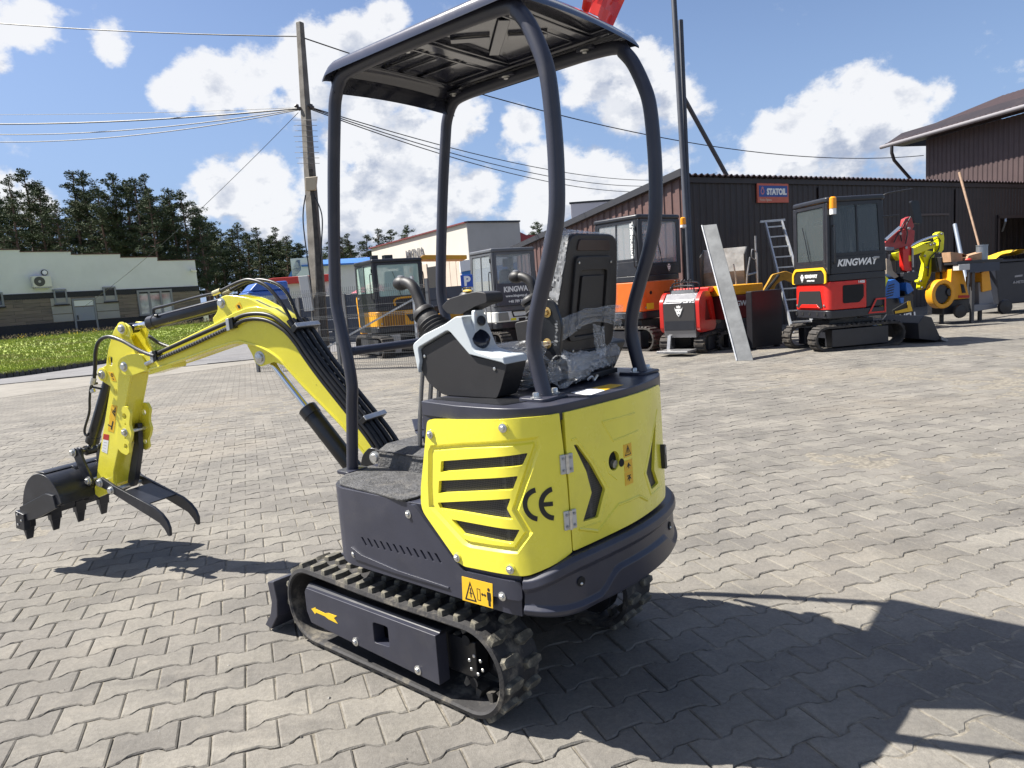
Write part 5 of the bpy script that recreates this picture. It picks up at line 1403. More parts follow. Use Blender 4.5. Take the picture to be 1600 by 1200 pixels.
# ---- white building on the left with its stepped parapet
f = Facade(FA, FB, 'white_building', 'long white building with stepped parapet, wood-look cladding and grey door behind the grass verge', 'building')
W_ = f.root; zb = .45
zband = f.z(155, 458); 
steps = [(-9.0, f.u(31, 392), f.z(15, 390.5)), (f.u(31, 392), f.u(110.5, 394), f.z(70, 393.6)), (f.u(110.5, 394), f.u(187.5, 398), f.z(150, 397.6)), (f.u(187.5, 398), f.u(245.5, 402), f.z(215, 402.3)), (f.u(245.5, 402), f.u(304.5, 408), f.z(275, 407))]
XE = steps[-1][1]
m = M()
for a, b, z in steps: m.box(a, b, 0, 7, zb, z)
m.build('wall', WHITEW, W_, smooth=0)
m = M()
for a, b, z in steps: m.box(a - .02, b + .05, -.05, 7.05, z + .002, z + .05)
m.build('parapet_cap', mat('dark_red_trim', (.07, .022, .022), .5), W_, smooth=0)
M().box(-9, XE + .03, -.06, -.003, zband - .16, zband + .16).build('dark_band', PLINTH, W_)
ztop = zband - .165; zpl = f.z(40, 507.5)
M().box(-9, XE + .02, -.045, -.003, zpl + .003, ztop).build('wood_cladding', PLANKS, W_)
M().box(-9, XE + .05, -.09, -.003, zb - .3, zpl).build('plinth', PLINTH, W_)
x0, x1 = f.u(80, 480), f.u(184.5, 475)
def window(f, pxs, n=1, sill=True, name='window', mats=(FRAMEG, DGLASS), off=-.06, fr=.09):
    (a, b), (z0, z1) = (f.u(pxs[0], (pxs[2] + pxs[3]) / 2), f.u(pxs[1], (pxs[2] + pxs[3]) / 2)), (f.z((pxs[0] + pxs[1]) / 2, pxs[3]), f.z((pxs[0] + pxs[1]) / 2, pxs[2]))
    w = M(); outer = [(a, z0), (b, z0), (b, z1), (a, z1)]; step = (b - a) / n
    holes = [[(a + i * step + fr * (1 if i == 0 else .5), z0 + fr), (a + (i + 1) * step - fr * (1 if i == n - 1 else .5), z0 + fr), (a + (i + 1) * step - fr * (1 if i == n - 1 else .5), z1 - fr), (a + i * step + fr * (1 if i == 0 else .5), z1 - fr)] for i in range(n)]
    w.plate(outer, holes, lambda u, v, d: (u, off - .05 + d, v), 0, .10)
    o = w.build(name, mats[0], f.root)
    for h in holes: M().box(h[0][0] - .01, h[1][0] + .01, off + .01, off + .035, h[0][1] - .01, h[2][1] + .01).build('pane', mats[1], o)
    if sill: M().box(a - .05, b + .05, off - .12, off, z0 - .07, z0 - .003).build('sill', PLINTH, o)
    return o, (a, b, z0, z1)
zr = [zpl + .005 + (ztop - zpl) * k / 3 for k in range(4)]
da, db = f.u(115, 495), f.u(151.5, 495); dz1 = f.z(130, 466)
for k in range(3):
    for a, b in ((x0, da - .03), (db + .03, x1)): M().box(a, b, -.075, -.047, zr[k] + .02, zr[k + 1] - .02).build('facade_panel', PANELG, W_, .005)
if dz1 < ztop - .1: M().box(da, db, -.075, -.047, dz1 + .03, ztop - .02).build('facade_panel', PANELG, W_, .005)
window(f, (83.5, 104.5, 452, 475.5)); window(f, (161, 181, 448, 471)); window(f, (-14, 5, 457, 479.5))
REFL = mat('reflecting_pane', (.36, .38, .40), .06, var=.5, vscale=.9)
window(f, (215, 270, 452.5, 492), 3, mats=(FRAMEG, REFL), fr=.12)
zd0 = .5
m = M(); m.plate([(da, zd0), (db, zd0), (db, dz1), (da, dz1)], [[(da + .10, zd0 + .05), (db - .10, zd0 + .05), (db - .10, dz1 - .10), (da + .10, dz1 - .10)]], lambda u, v, d: (u, -.10 + d, v), 0, .09)
dr = m.build('door_frame', FRAMEG, W_)
zt = f.z(132, 478.5)
M().box(da + .105, db - .105, -.075, -.03, zd0 + .05, zt - .03).build('door_leaf', mat('grey_door', (.22, .24, .29), .45), dr)
M().box(da + .105, db - .105, -.06, -.04, zt + .03, dz1 - .12).build('transom_pane', mat('bright_pane', (.66, .68, .68), .25), dr)
M().box(da + .17, da + .22, -.14, -.07, zd0 + 1.0, zd0 + 1.25).build('door_handle', BLACKP, dr)
# things hanging on it
def on_wall(f, x, y, name, label, cat, off=0.0, group=None):
    u, z = f.uv(x, y, off)
    e = empty(name, f.A + f.ex * u + f.ey * off + V((0, 0, z)), math.atan2(f.ex.y, f.ex.x), label, cat, group)
    return e
ac = on_wall(f, 64, 449, 'air_conditioner', 'white air conditioner unit with round fan on the white wall', 'air conditioner')
M().box(-.46, .46, -.42, -.10, 0, .62).build('casing', mat('off_white_metal', (.62, .61, .57), .5), ac, .02)
m = M(); m.lathe((-.13, -.421, .31), (0, -1, 0), [(0, .27), (.02, .27), (.021, .24)], 28); m.build('fan_grille', mat('fan_grey', (.06, .06, .06), .6), ac)
M().lathe((-.13, -.444, .31), (0, -1, 0), [(0, .07), (.01, .07)], 16).build('fan_hub', mat('fan_hub_grey', (.4, .4, .4), .5), ac)
m = M(); m.box(-.40, -.34, -.44, -.0, -.06, -.003); m.box(.34, .40, -.44, -.0, -.06, -.003); m.box(-.45, .45, -.44, -.40, -.062, -.01); m.build('bracket', STEEL, ac)
vt = on_wall(f, 69, 426, 'wall_lamp', 'round wall lamp with dark ring above the air conditioner', 'lamp')
M().lathe((0, 0, 0), (0, -1, 0), [(0, .17), (.08, .17), (.10, .13)], 22).build('ring', mat('fan_grey', (0, 0, 0)), vt); M().lathe((0, -.085, 0), (0, -1, 0), [(0, .13), (.03, .12), (.05, .06), (.055, 0)], 20).build('diffuser', WHT, vt)
cv = on_wall(f, 298, 424, 'security_camera', 'small white security camera at the right end of the white building', 'camera')
m = M(); m.beam((-.15, -.35, .05), (.25, -.25, -.02), .14, .14); m.beam((0, -.3, .05), (0, 0, .05), .06, .06); m.build('camera_housing', mat('off_white_metal', (0, 0, 0)), cv, .02)
M().cyl((.25, -.25, -.02), (.29, -.24, -.03), .05).build('lens', HOLE, cv)

# ---- car wash
C = pd(737, 459, 36.0); Lp = pd(588, 469, 47.5); Rt = pd(818, 452, 38.2)
fw = Facade(Lp, C, 'car_wash_building', 'cream building with the word MYJNIA on its wall and a red roof edge', 'building', z=-.1)
zt_c = fw.z(728, 348.5)
m = M(); Lw = fw.L
ang = lambda x, y: (V((Rt.x, Rt.y, 0)) - V((C.x, C.y, 0)))
rd = V((Rt.x - C.x, Rt.y - C.y, 0)); rdl = (rd.dot(fw.ex), rd.dot(fw.ey))
zt_l = fw.z(588, 386.5)
base = [(0, 0), (Lw, 0), (Lw + rdl[0], rdl[1]), (rdl[0], rdl[1])]
zs = [zt_l, zt_c, zt_c + .05, zt_l]
m.hexa([(x, y, 0) for x, y in base] + [(x, y, z) for (x, y), z in zip(base, zs)])
m.build('wall', CREAM, fw.root, smooth=0)
def ew(t, o, z): # point on the right-hand end wall, o metres proud of it
    d = V((rdl[0], rdl[1], 0)); n = V((rdl[1], -rdl[0], 0)).normalized()
    p = V((Lw, 0, 0)) + d * t + n * o; return (p.x, p.y, z)
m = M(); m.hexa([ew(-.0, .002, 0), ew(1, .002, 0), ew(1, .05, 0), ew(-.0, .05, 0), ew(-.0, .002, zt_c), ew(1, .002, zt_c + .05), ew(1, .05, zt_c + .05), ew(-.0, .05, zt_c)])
m.build('end_wall', RENDER_SHADE, fw.root, smooth=0)
m = M(); m.beam((-.2, .05, zt_l + .03), (Lw + .05, .05, zt_c + .03), .35, .07); m.build('roof_edge', mat('dull_red_trim', (.16, .04, .04), .5), fw.root)
m = M(); m.beam(ew(0, -.02, zt_c + .05), ew(1, -.02, zt_c + .10), .3, .08); m.build('roof_edge', mat('dark_trim', (.03, .03, .035), .5), fw.root)
u0, z0 = fw.uv(635, 405); u1, _ = fw.uv(669, 399); zh = fw.z(640, 385) - fw.z(640, 404)
tx = text('sign_letters', 'MYJNIA', zh * 1.12, mat('letter_grey', (.12, .12, .13), .5), fw.root, (u0 + .1, -.06, z0 - .05), (1, 0, 0), (0, 0, 1), .004, .015, sx=1.0)
zlow = fw.z(737, 408)
for a, b, mt in ((640, 662, PANELG), (662, 670, PANELB), (692, 706, PANELB), (706, 716, PANELB), (716, 736, PANELB)):
    M().box(fw.u(a, 440) + .02, fw.u(b, 440) - .02, -.06, -.003, 0, fw.z((a + b) / 2, 407 if a > 690 else 412)).build('facade_panel', mt, fw.root, .01)
m = M(); m.box(fw.u(670, 440), fw.u(690, 440), -.05, -.003, 0, fw.z(680, 416)); m.build('doorway', HOLE, fw.root)
# red eave wing to its right
rw = empty('red_eaved_house', pd(840, 452, 44), math.radians(12), 'small cream house with red eaves right of the car wash', 'building'); rw.location.z = 0
zz_ = (452 - 374) / FPX * 44 + CAMH
M().box(-2.2, 3, 0, 5, 0, zz_ - .2).build('wall', CREAM, rw, smooth=0)
m = M(); m.prism([(-2.5, zz_ + .35), (-1.0, zz_ + .35), (-.6, zz_ + .15), (3.2, zz_ - .05), (3.2, zz_ - .35), (-2.5, zz_ - .15)], xz(0), -.5, 5.3); m.build('roof', REDTRIM, rw)

# ---- blue roofed house, red roofed kiosk, dark fence, lorry
b0 = pd(548, 471, 52); bh = empty('blue_roofed_house', (b0.x, b0.y, 0), math.radians(16), 'white house with a bright blue sheet roof behind the yellow excavator', 'building')
zr_ = (471 - 402) / FPX * 52 + CAMH; ze = (471 - 413) / FPX * 52 + CAMH
M().box(-3.2, 3.4, 0, 6, 0, ze - .02).build('wall', WHITEW, bh, smooth=0)
BLUER = mat('blue_roof', (.035, .15, .46), .45, var=.06)
m = M(); m.hexa([(-3.2, -.6, ze), (3.8, -.6, ze - .1), (3.8, 3.4, zr_), (-3.2, 3.4, zr_), (-3.2, -.6, ze + .12), (3.8, -.6, ze + .02), (3.8, 3.4, zr_ + .12), (-3.2, 3.4, zr_ + .12)]); m.build('roof', BLUER, bh)
m = M(); m.prism([(-4.9, ze - 1.9), (-3.25, ze - .2), (-3.25, ze + .5), (-3.5, ze + .5)], xz(0), -.5, 3); m.build('porch_roof', BLUER, bh)
M().box(-3.9, -2.6, -.5, 2, 0, zr_ + .1).build('gable_tower', mat('pale_blue_wall', (.55, .62, .70), .8), bh)
M().box(1.6, 3.2, -.05, -.003, ze - 1.6, ze - .25).build('shop_window', mat('dark_shop', (.035, .035, .04), .3), bh)
M().box(-1.9, -.6, -.05, -.003, ze - 2.4, ze - 1.5).build('window', DGLASS, bh)
k0 = pd(470, 477, 40); ki = empty('red_roofed_kiosk', (k0.x, k0.y, 0), math.radians(12), 'low white kiosk with a red roof beyond the dark fence', 'kiosk')
zk = (477 - 432) / FPX * 40 + CAMH; zk1 = (477 - 441) / FPX * 40 + CAMH
M().box(-1.9, 1.7, 0, 3, 0, zk1).build('wall', mat('white_board', (.62, .62, .62), .7), ki, smooth=0)
m = M(); m.prism([(-2.2, zk1 - .05), (1.85, zk1 - .05), (1.85, zk + .02), (-1.3, zk), (-1.9, zk - .1)], xz(0), -.35, 3.2); m.build('roof', mat('red_roof', (.50, .035, .03), .5), ki, .03)
for i, (a, c_) in enumerate(((-.9, (.05, .13, .45)), (.55, (.62, .10, .16)), (1.05, (.12, .03, .05)))): M().box(a, a + .38, -.03, -.003, zk1 - .95, zk1 - .25).build('poster', mat('poster_%s' % ['blue', 'pink', 'dark'][i], c_, .6), ki)
p0 = pd(585, 469, 38); pa = empty('pink_parasol', (p0.x, p0.y, 0), 0, 'faded pink parasol left of the yellow excavator cab', 'parasol')
zq = (469 - 440) / FPX * 38 + CAMH
m = M(); m.lathe((0, 0, zq - .55), (0, 0, 1), [(0, 1.25), (.25, .7), (.52, .08), (.55, 0)], 8); m.build('canopy', mat('faded_pink', (.50, .10, .14), .8), pa, smooth=0); M().cyl((0, 0, 0), (0, 0, zq - .1), .03).build('pole', ALU, pa)
# lorry
t0 = pd(412, 481, 30); lo = empty('blue_lorry', (t0.x, t0.y, 0), math.radians(-150), 'blue lorry cab parked at the left end of the dark fence', 'lorry')
ztk = (483 - 444) / FPX * 30 + CAMH
BLUT = mat('lorry_blue', (.03, .10, .36), .35)
m = M(); m.prism([(-.9, .6), (.95, .6), (1.0, 1.4), (.75, ztk - .35), (-.9, ztk - .35)], xz(0), -1.0, 1.0); cabb = m.build('cab', BLUT, lo, .06)
m = M(); m.prism([(-.9, ztk - .345), (.70, ztk - .345), (.35, ztk), (-.9, ztk + .02)], xz(0), -.95, .95); m.build('roof_deflector', BLUT, lo, .08)
M().prism([(1.004, 1.42), (1.014, 1.42), (.79, ztk - .42), (.78, ztk - .42)], xz(0), -.9, .9).build('windscreen', mat('lorry_glass', (.32, .40, .42), .05), lo)
for s in (-1.012, 1.002): M().box(-.3, .7, s, s + .01, 1.35, ztk - .55).build('side_window', mat('lorry_glass', (0, 0, 0)), lo)
M().box(-4.5, -.95, -1.1, 1.1, .9, 1.5).build('load_bed', mat('dark_tarp', (.03, .035, .05), .7), lo)
for x in (.3, -3.4):
    for s in (-1, 1): M().lathe((x, s * .75, .48), (0, s, 0), [(0, .48), (.25, .48), (.26, .30), (.2, .12)], 20).build('wheel', RUBB, lo)
m = M(); m.box(.98, 1.06, -.8, .8, .7, 1.05); m.build('grille', BLACKP, lo)
# dark solid fence of separate boards between posts
ga, gb = pd(398, 483, 24.0), pd(728, 459, 22.0)
fd = Facade(ga, gb, 'dark_panel_fence', 'long dark blue-grey panel fence behind the mesh fence', 'fence')
NAVY = mat('navy_panel', (.030, .038, .058), .5, var=.12, vscale=2)
n_ = 9; zf = fd.z(430, 470)
for i in range(n_):
    a, b = fd.L * i / n_, fd.L * (i + 1) / n_
    for k in range(4): M().box(a + .07, b - .07, -.03, .03, .05 + k * zf / 4, .05 + (k + 1) * zf / 4 - .02).build('fence_board', NAVY, fd.root)
    M().box(a - .06, a + .06, -.07, .07, 0, zf + .05).build('post', mat('pale_post', (.30, .29, .27), .8), fd.root)
# white pipe-like tank / van roof seen over the fence
vq = pd(600, 468, 27); vn_ = empty('white_van', (vq.x, vq.y, 0), math.radians(5), 'white van whose roof shows over the dark fence', 'van')
zv = (468 - 456) / FPX * 27 + CAMH
m = M(); m.prism(rpoly([(-2.4, .35), (2.4, .35), (2.4, 1.0), (1.7, zv), (-2.3, zv), (-2.4, zv - .2)], .12), xz(0), -.85, .85); m.build('body', WHT, vn_, .08)
M().prism([(1.55, zv - .05), (2.25, 1.08), (1.3, 1.08), (1.2, zv - .08)], xz(0), -.86, .86).build('windows', DGLASS, vn_)
for x in (-1.6, 1.5):
    for s in (-1, 1): M().lathe((x, s * .66, .33), (0, s, 0), [(0, .33), (.2, .33), (.21, .2), (.18, .05)], 18).build('wheel', RUBB, vn_)

# ---- dark brown warehouse
WC = pd(1074, 433, 16.2); WR = pd(1640, 392, 24.6); WL = pd(812, 452, 24.5)
zt_w = (433 - 279.5) / FPX * 16.2 + CAMH
wf = Facade(WC, WR, 'warehouse', 'long dark brown sheet metal warehouse behind the parked machines', 'building')
LW = wf.L + 8
dx0, dx1, dzt = wf.u(1558, 420), wf.u(1660, 420), wf.z(1585, 341)
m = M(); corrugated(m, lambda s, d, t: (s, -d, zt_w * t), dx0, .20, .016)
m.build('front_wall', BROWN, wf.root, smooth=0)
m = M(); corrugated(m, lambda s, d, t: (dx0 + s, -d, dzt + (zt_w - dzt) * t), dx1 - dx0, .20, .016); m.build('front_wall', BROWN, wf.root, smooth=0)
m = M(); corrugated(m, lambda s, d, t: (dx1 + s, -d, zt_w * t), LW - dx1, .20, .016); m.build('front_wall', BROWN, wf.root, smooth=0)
M().box(dx0, dx1, 3.6, 3.7, 0, dzt + .5).add([(dx0, .03, 0), (dx0, 3.6, 0), (dx0, 3.6, dzt + .5), (dx0, .03, dzt + .5)], [(0, 1, 2, 3)]).add([(dx0, .03, dzt), (dx1, .03, dzt), (dx1, 3.6, dzt + .5), (dx0, 3.6, dzt + .5)], [(0, 1, 2, 3)]).build('dark_interior', BROWN, wf.root, smooth=0)
m = M(); m.box(dx0 - .10, dx0, -.06, .0, 0, dzt + .08); m.box(dx0 - .1, dx1, -.06, 0, dzt + .003, dzt + .11); m.build('door_frame', BROWN, wf.root)
m = M(); m.beam((dx0 + .35, -.06, dzt - .05), (dx0 + .9, .3, dzt - .35), .05, .12); m.build('door_stay', ALU, wf.root)
for px in (1279, 1492): 
    u = wf.u(px, 330); M().box(u - .05, u + .05, -.05, -.024, 0, zt_w - .2).build('cover_strip', BROWN, wf.root)
m = M(); u0, u1 = wf.u(1430, 336), wf.u(1480, 335); z = wf.z(1455, 335.5); m.box(u0, u1, -.06, -.024, z - .03, z + .03); m.build('door_rail', mat('rail_brown', (.07, .05, .045), .5), wf.root)
ld = V((WL.x - WC.x, WL.y - WC.y, 0)); lx, ly = ld.dot(wf.ex), ld.dot(wf.ey); Ls = ld.length
ln = V((ly, -lx, 0)).normalized() * -1
zlow_ = (452 - 391) / FPX * 24.5 + CAMH
LD = V((lx, ly, 0)) / Ls
def side(s, d, t, ext=1.0):
    p = LD * s + ln * d; zt = zt_w + (zlow_ - zt_w) * s / Ls; return (p.x, p.y, zt * t)
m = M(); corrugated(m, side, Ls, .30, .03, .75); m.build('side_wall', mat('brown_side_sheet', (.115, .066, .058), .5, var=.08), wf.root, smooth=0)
m = M(); m.beam(V(side(-.1, .05, 1)) + V((0, 0, .07)), V(side(Ls + .2, .05, 1)) + V((0, 0, .07)), .22, .16); m.build('verge_trim', mat('dark_trim', (0, 0, 0)), wf.root)
# wavy roof sheet: its edge shows above the front wall
m = M(); sN = int(LW / .045); vs = []
for i in range(sN + 1):
    s = -.15 + (LW + .15) * i / sN; w = .028 * math.sin(s / .19 * 2 * math.pi)
    for s2, yy in ((0, -.14), (1, Ls * .97)):
        dz = (zlow_ - zt_w) * s2
        p = LD * (Ls * s2)
        vs += [(s + p.x, p.y + (-.14 if s2 == 0 else 0), zt_w + .035 + w + dz), (s + p.x, p.y + (-.14 if s2 == 0 else 0), zt_w + .01 + w + dz)]
fs = []
for i in range(sN): a = i * 4; fs += [(a, a + 4, a + 6, a + 2), (a + 1, a + 3, a + 7, a + 5), (a, a + 1, a + 5, a + 4)]
m.add(vs, fs); m.build('roof', ROOFB, wf.root, smooth=60)
M().box(-.02, LW, -.07, -.024, zt_w - .14, zt_w - .02).build('eave_trim', BROWN, wf.root)
# sign on the wall
su0, su1 = wf.u(1180, 302), wf.u(1228.5, 302); sz0, sz1 = wf.z(1204, 317.2), wf.z(1204, 287)
sw, sh = su1 - su0, sz1 - sz0
sg = empty('wall_sign', wf.A + wf.ex * su0 - wf.ey * .05 + V((0, 0, sz0)), math.atan2(wf.ex.y, wf.ex.x), 'orange and blue STATOIL sign on the brown warehouse wall', 'sign')
SALM = mat('salmon_print', (.52, .12, .075), .55, var=.06); SBLU = mat('sign_blue', (.02, .075, .30), .5)
M().box(0, sw, -.02, .02, 0, sh).build('board', SALM, sg, .004)
M().box(sw * .045, sw * .955, -.026, -.021, sh * .30, sh * .87).build('blue_field', SBLU, sg)
text('lettering', 'STATOIL', sh * .42, WHT, sg, (sw * .285, -.030, sh * .42), (1, 0, 0), (0, 0, 1), .012, .002, sx=.98 * sw * .65 / (sh * .42 * 3.95))
text('lettering', 'Friction Fighters.', sh * .17, mat('pale_print', (.62, .42, .34), .5), sg, (sw * .06, -.024, sh * .09), (1, 0, 0), (0, 0, 1), .002, .001, sx=.8)
drop = lambda r: [(sw * .15 + r * math.sin(a) * .85, sh * .57 + r * (-math.cos(a)) + (r * .45 if 2.6 < a < 3.7 else 0)) for a in [2 * math.pi * i / 24 for i in range(24)]]
M().plate(drop(sh * .17), [drop(sh * .09)], xz(-.030), 0, .004).build('drop_emblem', mat('emblem_pink', (.45, .16, .22), .5), sg)
# two tall masts at the corner with a brace
def mast(px_t, py_t, px_b, py_b, dep, label, r=.055):
    b = pd(px_b, py_b, dep); t_ = pd(px_t, py_t, dep); d = (t_ - b).normalized()
    g0 = b - d * (b.z / d.z)
    e = empty('mast', g0, 0, label, 'mast', 'masts at the warehouse corner')
    m = M(); m.tube([(0, 0, 0), tuple((t_ - g0) + d * .0)], r, 12); m.build('pole', mat('mast_steel', (.05, .055, .07), .5, var=.1), e, smooth=60)
    return e
WMAST = 15.6
m1 = mast(1049.5, -60, 1070, 305, WMAST, 'taller dark steel mast at the warehouse corner, running out of the picture', .062)
m2 = mast(1063.5, 32, 1074, 290, WMAST + .1, 'shorter dark steel mast beside the tall one at the warehouse corner')
a_, b_ = pd(1068, 152, WMAST + .1), pd(1137, 277, WMAST + 1.2)
br_ = empty('mast_brace', b_, 0, 'slanting dark steel brace from the mast down to the warehouse roof', 'brace')
M().tube([(0, 0, 0), tuple(a_ - b_)], .05, 10).build('strut', mat('mast_steel', (0, 0, 0)), br_)
# white board standing behind the shed
q0, q1 = pd(899, 446, 30), pd(990, 438, 30)
wb = Facade(q0, q1, 'billboard', 'blank white board in a dark frame behind the warehouse roof', 'billboard')
zb0, zb1 = 0, wb.z(936, 316)
for a in (.1, wb.L * .5, wb.L): M().box(a - .05, a + .05, 0, .1, 0, zb1).build('post', BLACKP, wb.root)
M().box(0, wb.L + 1, -.06, -.003, zb1 - 2.2, zb1).build('board', mat('off_white_board', (.52, .50, .52), .6), wb.root)
M().box(-.05, wb.L + 1, -.08, .02, zb1 + .003, zb1 + .08).build('frame', BLACKP, wb.root)

# ---- taller brown hall at the upper right
HA, HB = pd(1446, 405.5, 31.5), pd(1700, 387, 24.7)
hf = Facade(HA, HB, 'brown_hall', 'tall brown clad hall with overhanging roof at the right edge', 'building')
OV = 1.35
ea, eb = pd(1381, 411, 32.6), pd(1700, 387, 23.9)
zeave = (411 - 236) / FPX * 32.6 + CAMH
LH = hf.L + 3
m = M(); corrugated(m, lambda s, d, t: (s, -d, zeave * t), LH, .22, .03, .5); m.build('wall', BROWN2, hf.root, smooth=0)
m = M(); corrugated(m, lambda s, d, t: (-d, s, zeave * t), 9, .22, .03, .5); m.build('end_wall', BROWN2, hf.root, smooth=0)
loc_ = lambda p: ((p - hf.A).dot(hf.ex), (p - hf.A).dot(hf.ey))
ex0, ey0 = loc_(ea); ey0 = min(ey0, -.7)
# roof slope: rises away from the eave; ridge hip seen from below
RISE = 2.05; RUN = 6.5
m = M(); nS = 90; Lr = LH - ex0
vs = []
for i in range(nS + 1):
    s = ex0 + Lr * i / nS
    for k in range(13):
        t_ = k / 12; w = .018 * (1 if i % 2 else -1)
        vs.append((s, ey0 + RUN * t_, zeave + .12 + RISE * t_ + w - .02 * ((k * 2) % 2)))
m.add(vs, [(i * 13 + k, (i + 1) * 13 + k, (i + 1) * 13 + k + 1, i * 13 + k + 1) for i in range(nS) for k in range(12)])
m.build('roof', ROOFB, hf.root, smooth=0)
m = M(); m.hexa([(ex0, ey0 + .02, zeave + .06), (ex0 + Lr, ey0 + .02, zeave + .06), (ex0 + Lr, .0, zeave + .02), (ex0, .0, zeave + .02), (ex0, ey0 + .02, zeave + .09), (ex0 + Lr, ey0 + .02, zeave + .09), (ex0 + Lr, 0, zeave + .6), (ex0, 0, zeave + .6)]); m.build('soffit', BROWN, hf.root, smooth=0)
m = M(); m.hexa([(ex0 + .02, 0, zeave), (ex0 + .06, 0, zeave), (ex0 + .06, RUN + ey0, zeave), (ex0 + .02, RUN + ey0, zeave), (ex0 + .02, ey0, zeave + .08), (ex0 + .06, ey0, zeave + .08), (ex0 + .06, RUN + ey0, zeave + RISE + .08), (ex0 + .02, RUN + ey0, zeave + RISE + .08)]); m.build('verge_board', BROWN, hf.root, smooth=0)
m = M(); m.tube([(ex0 - .1, ey0 - .05, zeave + .02), (ex0 + Lr, ey0 - .05, zeave + .02)], .085, 12); m.build('gutter', GUTT, hf.root, smooth=60)
pe_ = pd(1430, 288, 32.6); pe_ = V((*loc_(pe_), pe_.z)); a_ = V((ex0 + .55, ey0 - .05, zeave - .05))
m = M(); m.tube([a_, a_ - V((0, 0, .30)), a_ - V((0, 0, .45)) + (pe_ - a_) * .10, pe_, pe_ + (pe_ - a_) * .3], .07, 10); m.build('downpipe', mat('dark_pipe', (.045, .042, .045), .45), hf.root, smooth=60)
# ================================================================== PARKED MACHINES AND CLUTTER
ORAN = mat('orange_paint', (.62, .13, .015), .38, var=.05, coat=.2)
REDM = mat('red_paint', (.55, .018, .012), .36, var=.05, coat=.2)
DIGY = mat('digger_yellow', (.72, .33, .012), .4, var=.06, dirt=.15, dcol=(.30, .2, .08))
WHTP = mat('white_paint', (.68, .68, .64), .4, var=.04)
CABB = mat('cab_black', (.020, .021, .026), .33, var=.1, dirt=.15, dcol=(.06, .055, .055))
CABG = mat('cab_grey', (.10, .105, .115), .4, var=.06)
NEON = mat('neon_yellow', (.72, .70, .010), .38, var=.05)
AMBER = mat('amber_lens', (.80, .30, .01), .25)
OTRACK = mat('old_track', (.035, .031, .028), .8, var=.4, vscale=12, bump=.4, bscale=30, dirt=.6, dcol=(.13, .11, .085), dscale=8)

def simple_track(p, x0, x1, yc, w, h, parent):
    r = h / 2; path = []
    for k in range(9): a = -math.pi / 2 - math.pi * k / 8; path.append((x0 + r + r * math.cos(a), r + r * math.sin(a)))
    for k in range(9): a = math.pi / 2 - math.pi * k / 8; path.append((x1 - r + r * math.cos(a), r + r * math.sin(a)))
    inn = inset(path, .035)
    m = M(); m.plate(path, [inn], lambda u, v, d: (u, yc + d, v), -w / 2, w / 2)
    per = 0; L_ = [math.dist(path[i], path[(i + 1) % len(path)]) for i in range(len(path))]
    n = int(sum(L_) / .085)
    for k in range(n):
        s = sum(L_) * k / n; i = 0
        while s > L_[i]: s -= L_[i]; i += 1
        a, b = V(path[i]), V(path[(i + 1) % len(path)]); q = a.lerp(b, s / L_[i]); d = (b - a).normalized(); nn = V((-d.y, d.x))
        if (q + nn * .01 - V(((x0 + x1) / 2, r))).length < (q - V(((x0 + x1) / 2, r))).length: nn = -nn
        c = [q + d * e + nn * g for g in (-.004, .022) for e in (-.022, .022)]
        m.hexa([(c[0].x, yc - w / 2, c[0].y), (c[1].x, yc - w / 2, c[1].y), (c[1].x, yc + w / 2, c[1].y), (c[0].x, yc + w / 2, c[0].y), (c[2].x, yc - w / 2 + .02, c[2].y), (c[3].x, yc - w / 2 + .02, c[3].y), (c[3].x, yc + w / 2 - .02, c[3].y), (c[2].x, yc + w / 2 - .02, c[2].y)])
    tr = m.build('track', OTRACK, parent)
    tr['kind'] = 'stuff' if False else 'part'
    del tr['kind']
    m = M()
    for x in (x0 + r, x1 - r):
        m.lathe((x, yc - w * .35, r), (0, 1, 0), [(0, r * .3), (0, r * .72), (.03, r * .78), (w * .66, r * .78), (w * .69, r * .72), (w * .69, r * .25), (w * .72, r * .2), (w * .72, 0)], 20)
    m.build('track_wheels', OTRACK, tr, kind='stuff')
    M().box(x0 + 1.5 * r, x1 - 1.5 * r, yc - w * .42, yc + w * .42, h * .14, h * .86).build('side_frame', CABB, tr, .01)
    return tr

def pane_frame(name, quad, th, fw, fmat, gmat, parent, bars=()):
    """a flat window: quad = 4 points (bottom left, bottom right, top right, top left)"""
    a, b, c, d = [V(q) for q in quad]; n = (b - a).cross(d - a).normalized()
    def P(u, v, o): return tuple(a.lerp(b, u).lerp(d.lerp(c, u), v) + n * o)
    W, H = (b - a).length, (d - a).length
    fu_, fv = fw / W, fw / H
    outer = [(0, 0), (1, 0), (1, 1), (0, 1)]
    cuts_ = [fu_] + [x for bb in bars for x in (bb - fu_ * .25, bb + fu_ * .25)] + [1 - fu_]
    holes = [rpoly([(cuts_[i], fv), (cuts_[i + 1], fv), (cuts_[i + 1], 1 - fv), (cuts_[i], 1 - fv)], .03, 2) for i in range(0, len(cuts_), 2)]
    m = M(); m.plate(outer, holes, lambda u, v, o: P(u, v, o), -th, 0)
    o = m.build(name, fmat, parent)
    for i in range(0, len(cuts_), 2):
        M().prism([(cuts_[i] - .01, fv - .01), (cuts_[i + 1] + .01, fv - .01), (cuts_[i + 1] + .01, 1 - fv + .01), (cuts_[i] - .01, 1 - fv + .01)], lambda u, v, oo: P(u, v, oo), -th * .6, -th * .4).build('pane', gmat, o)
    return o

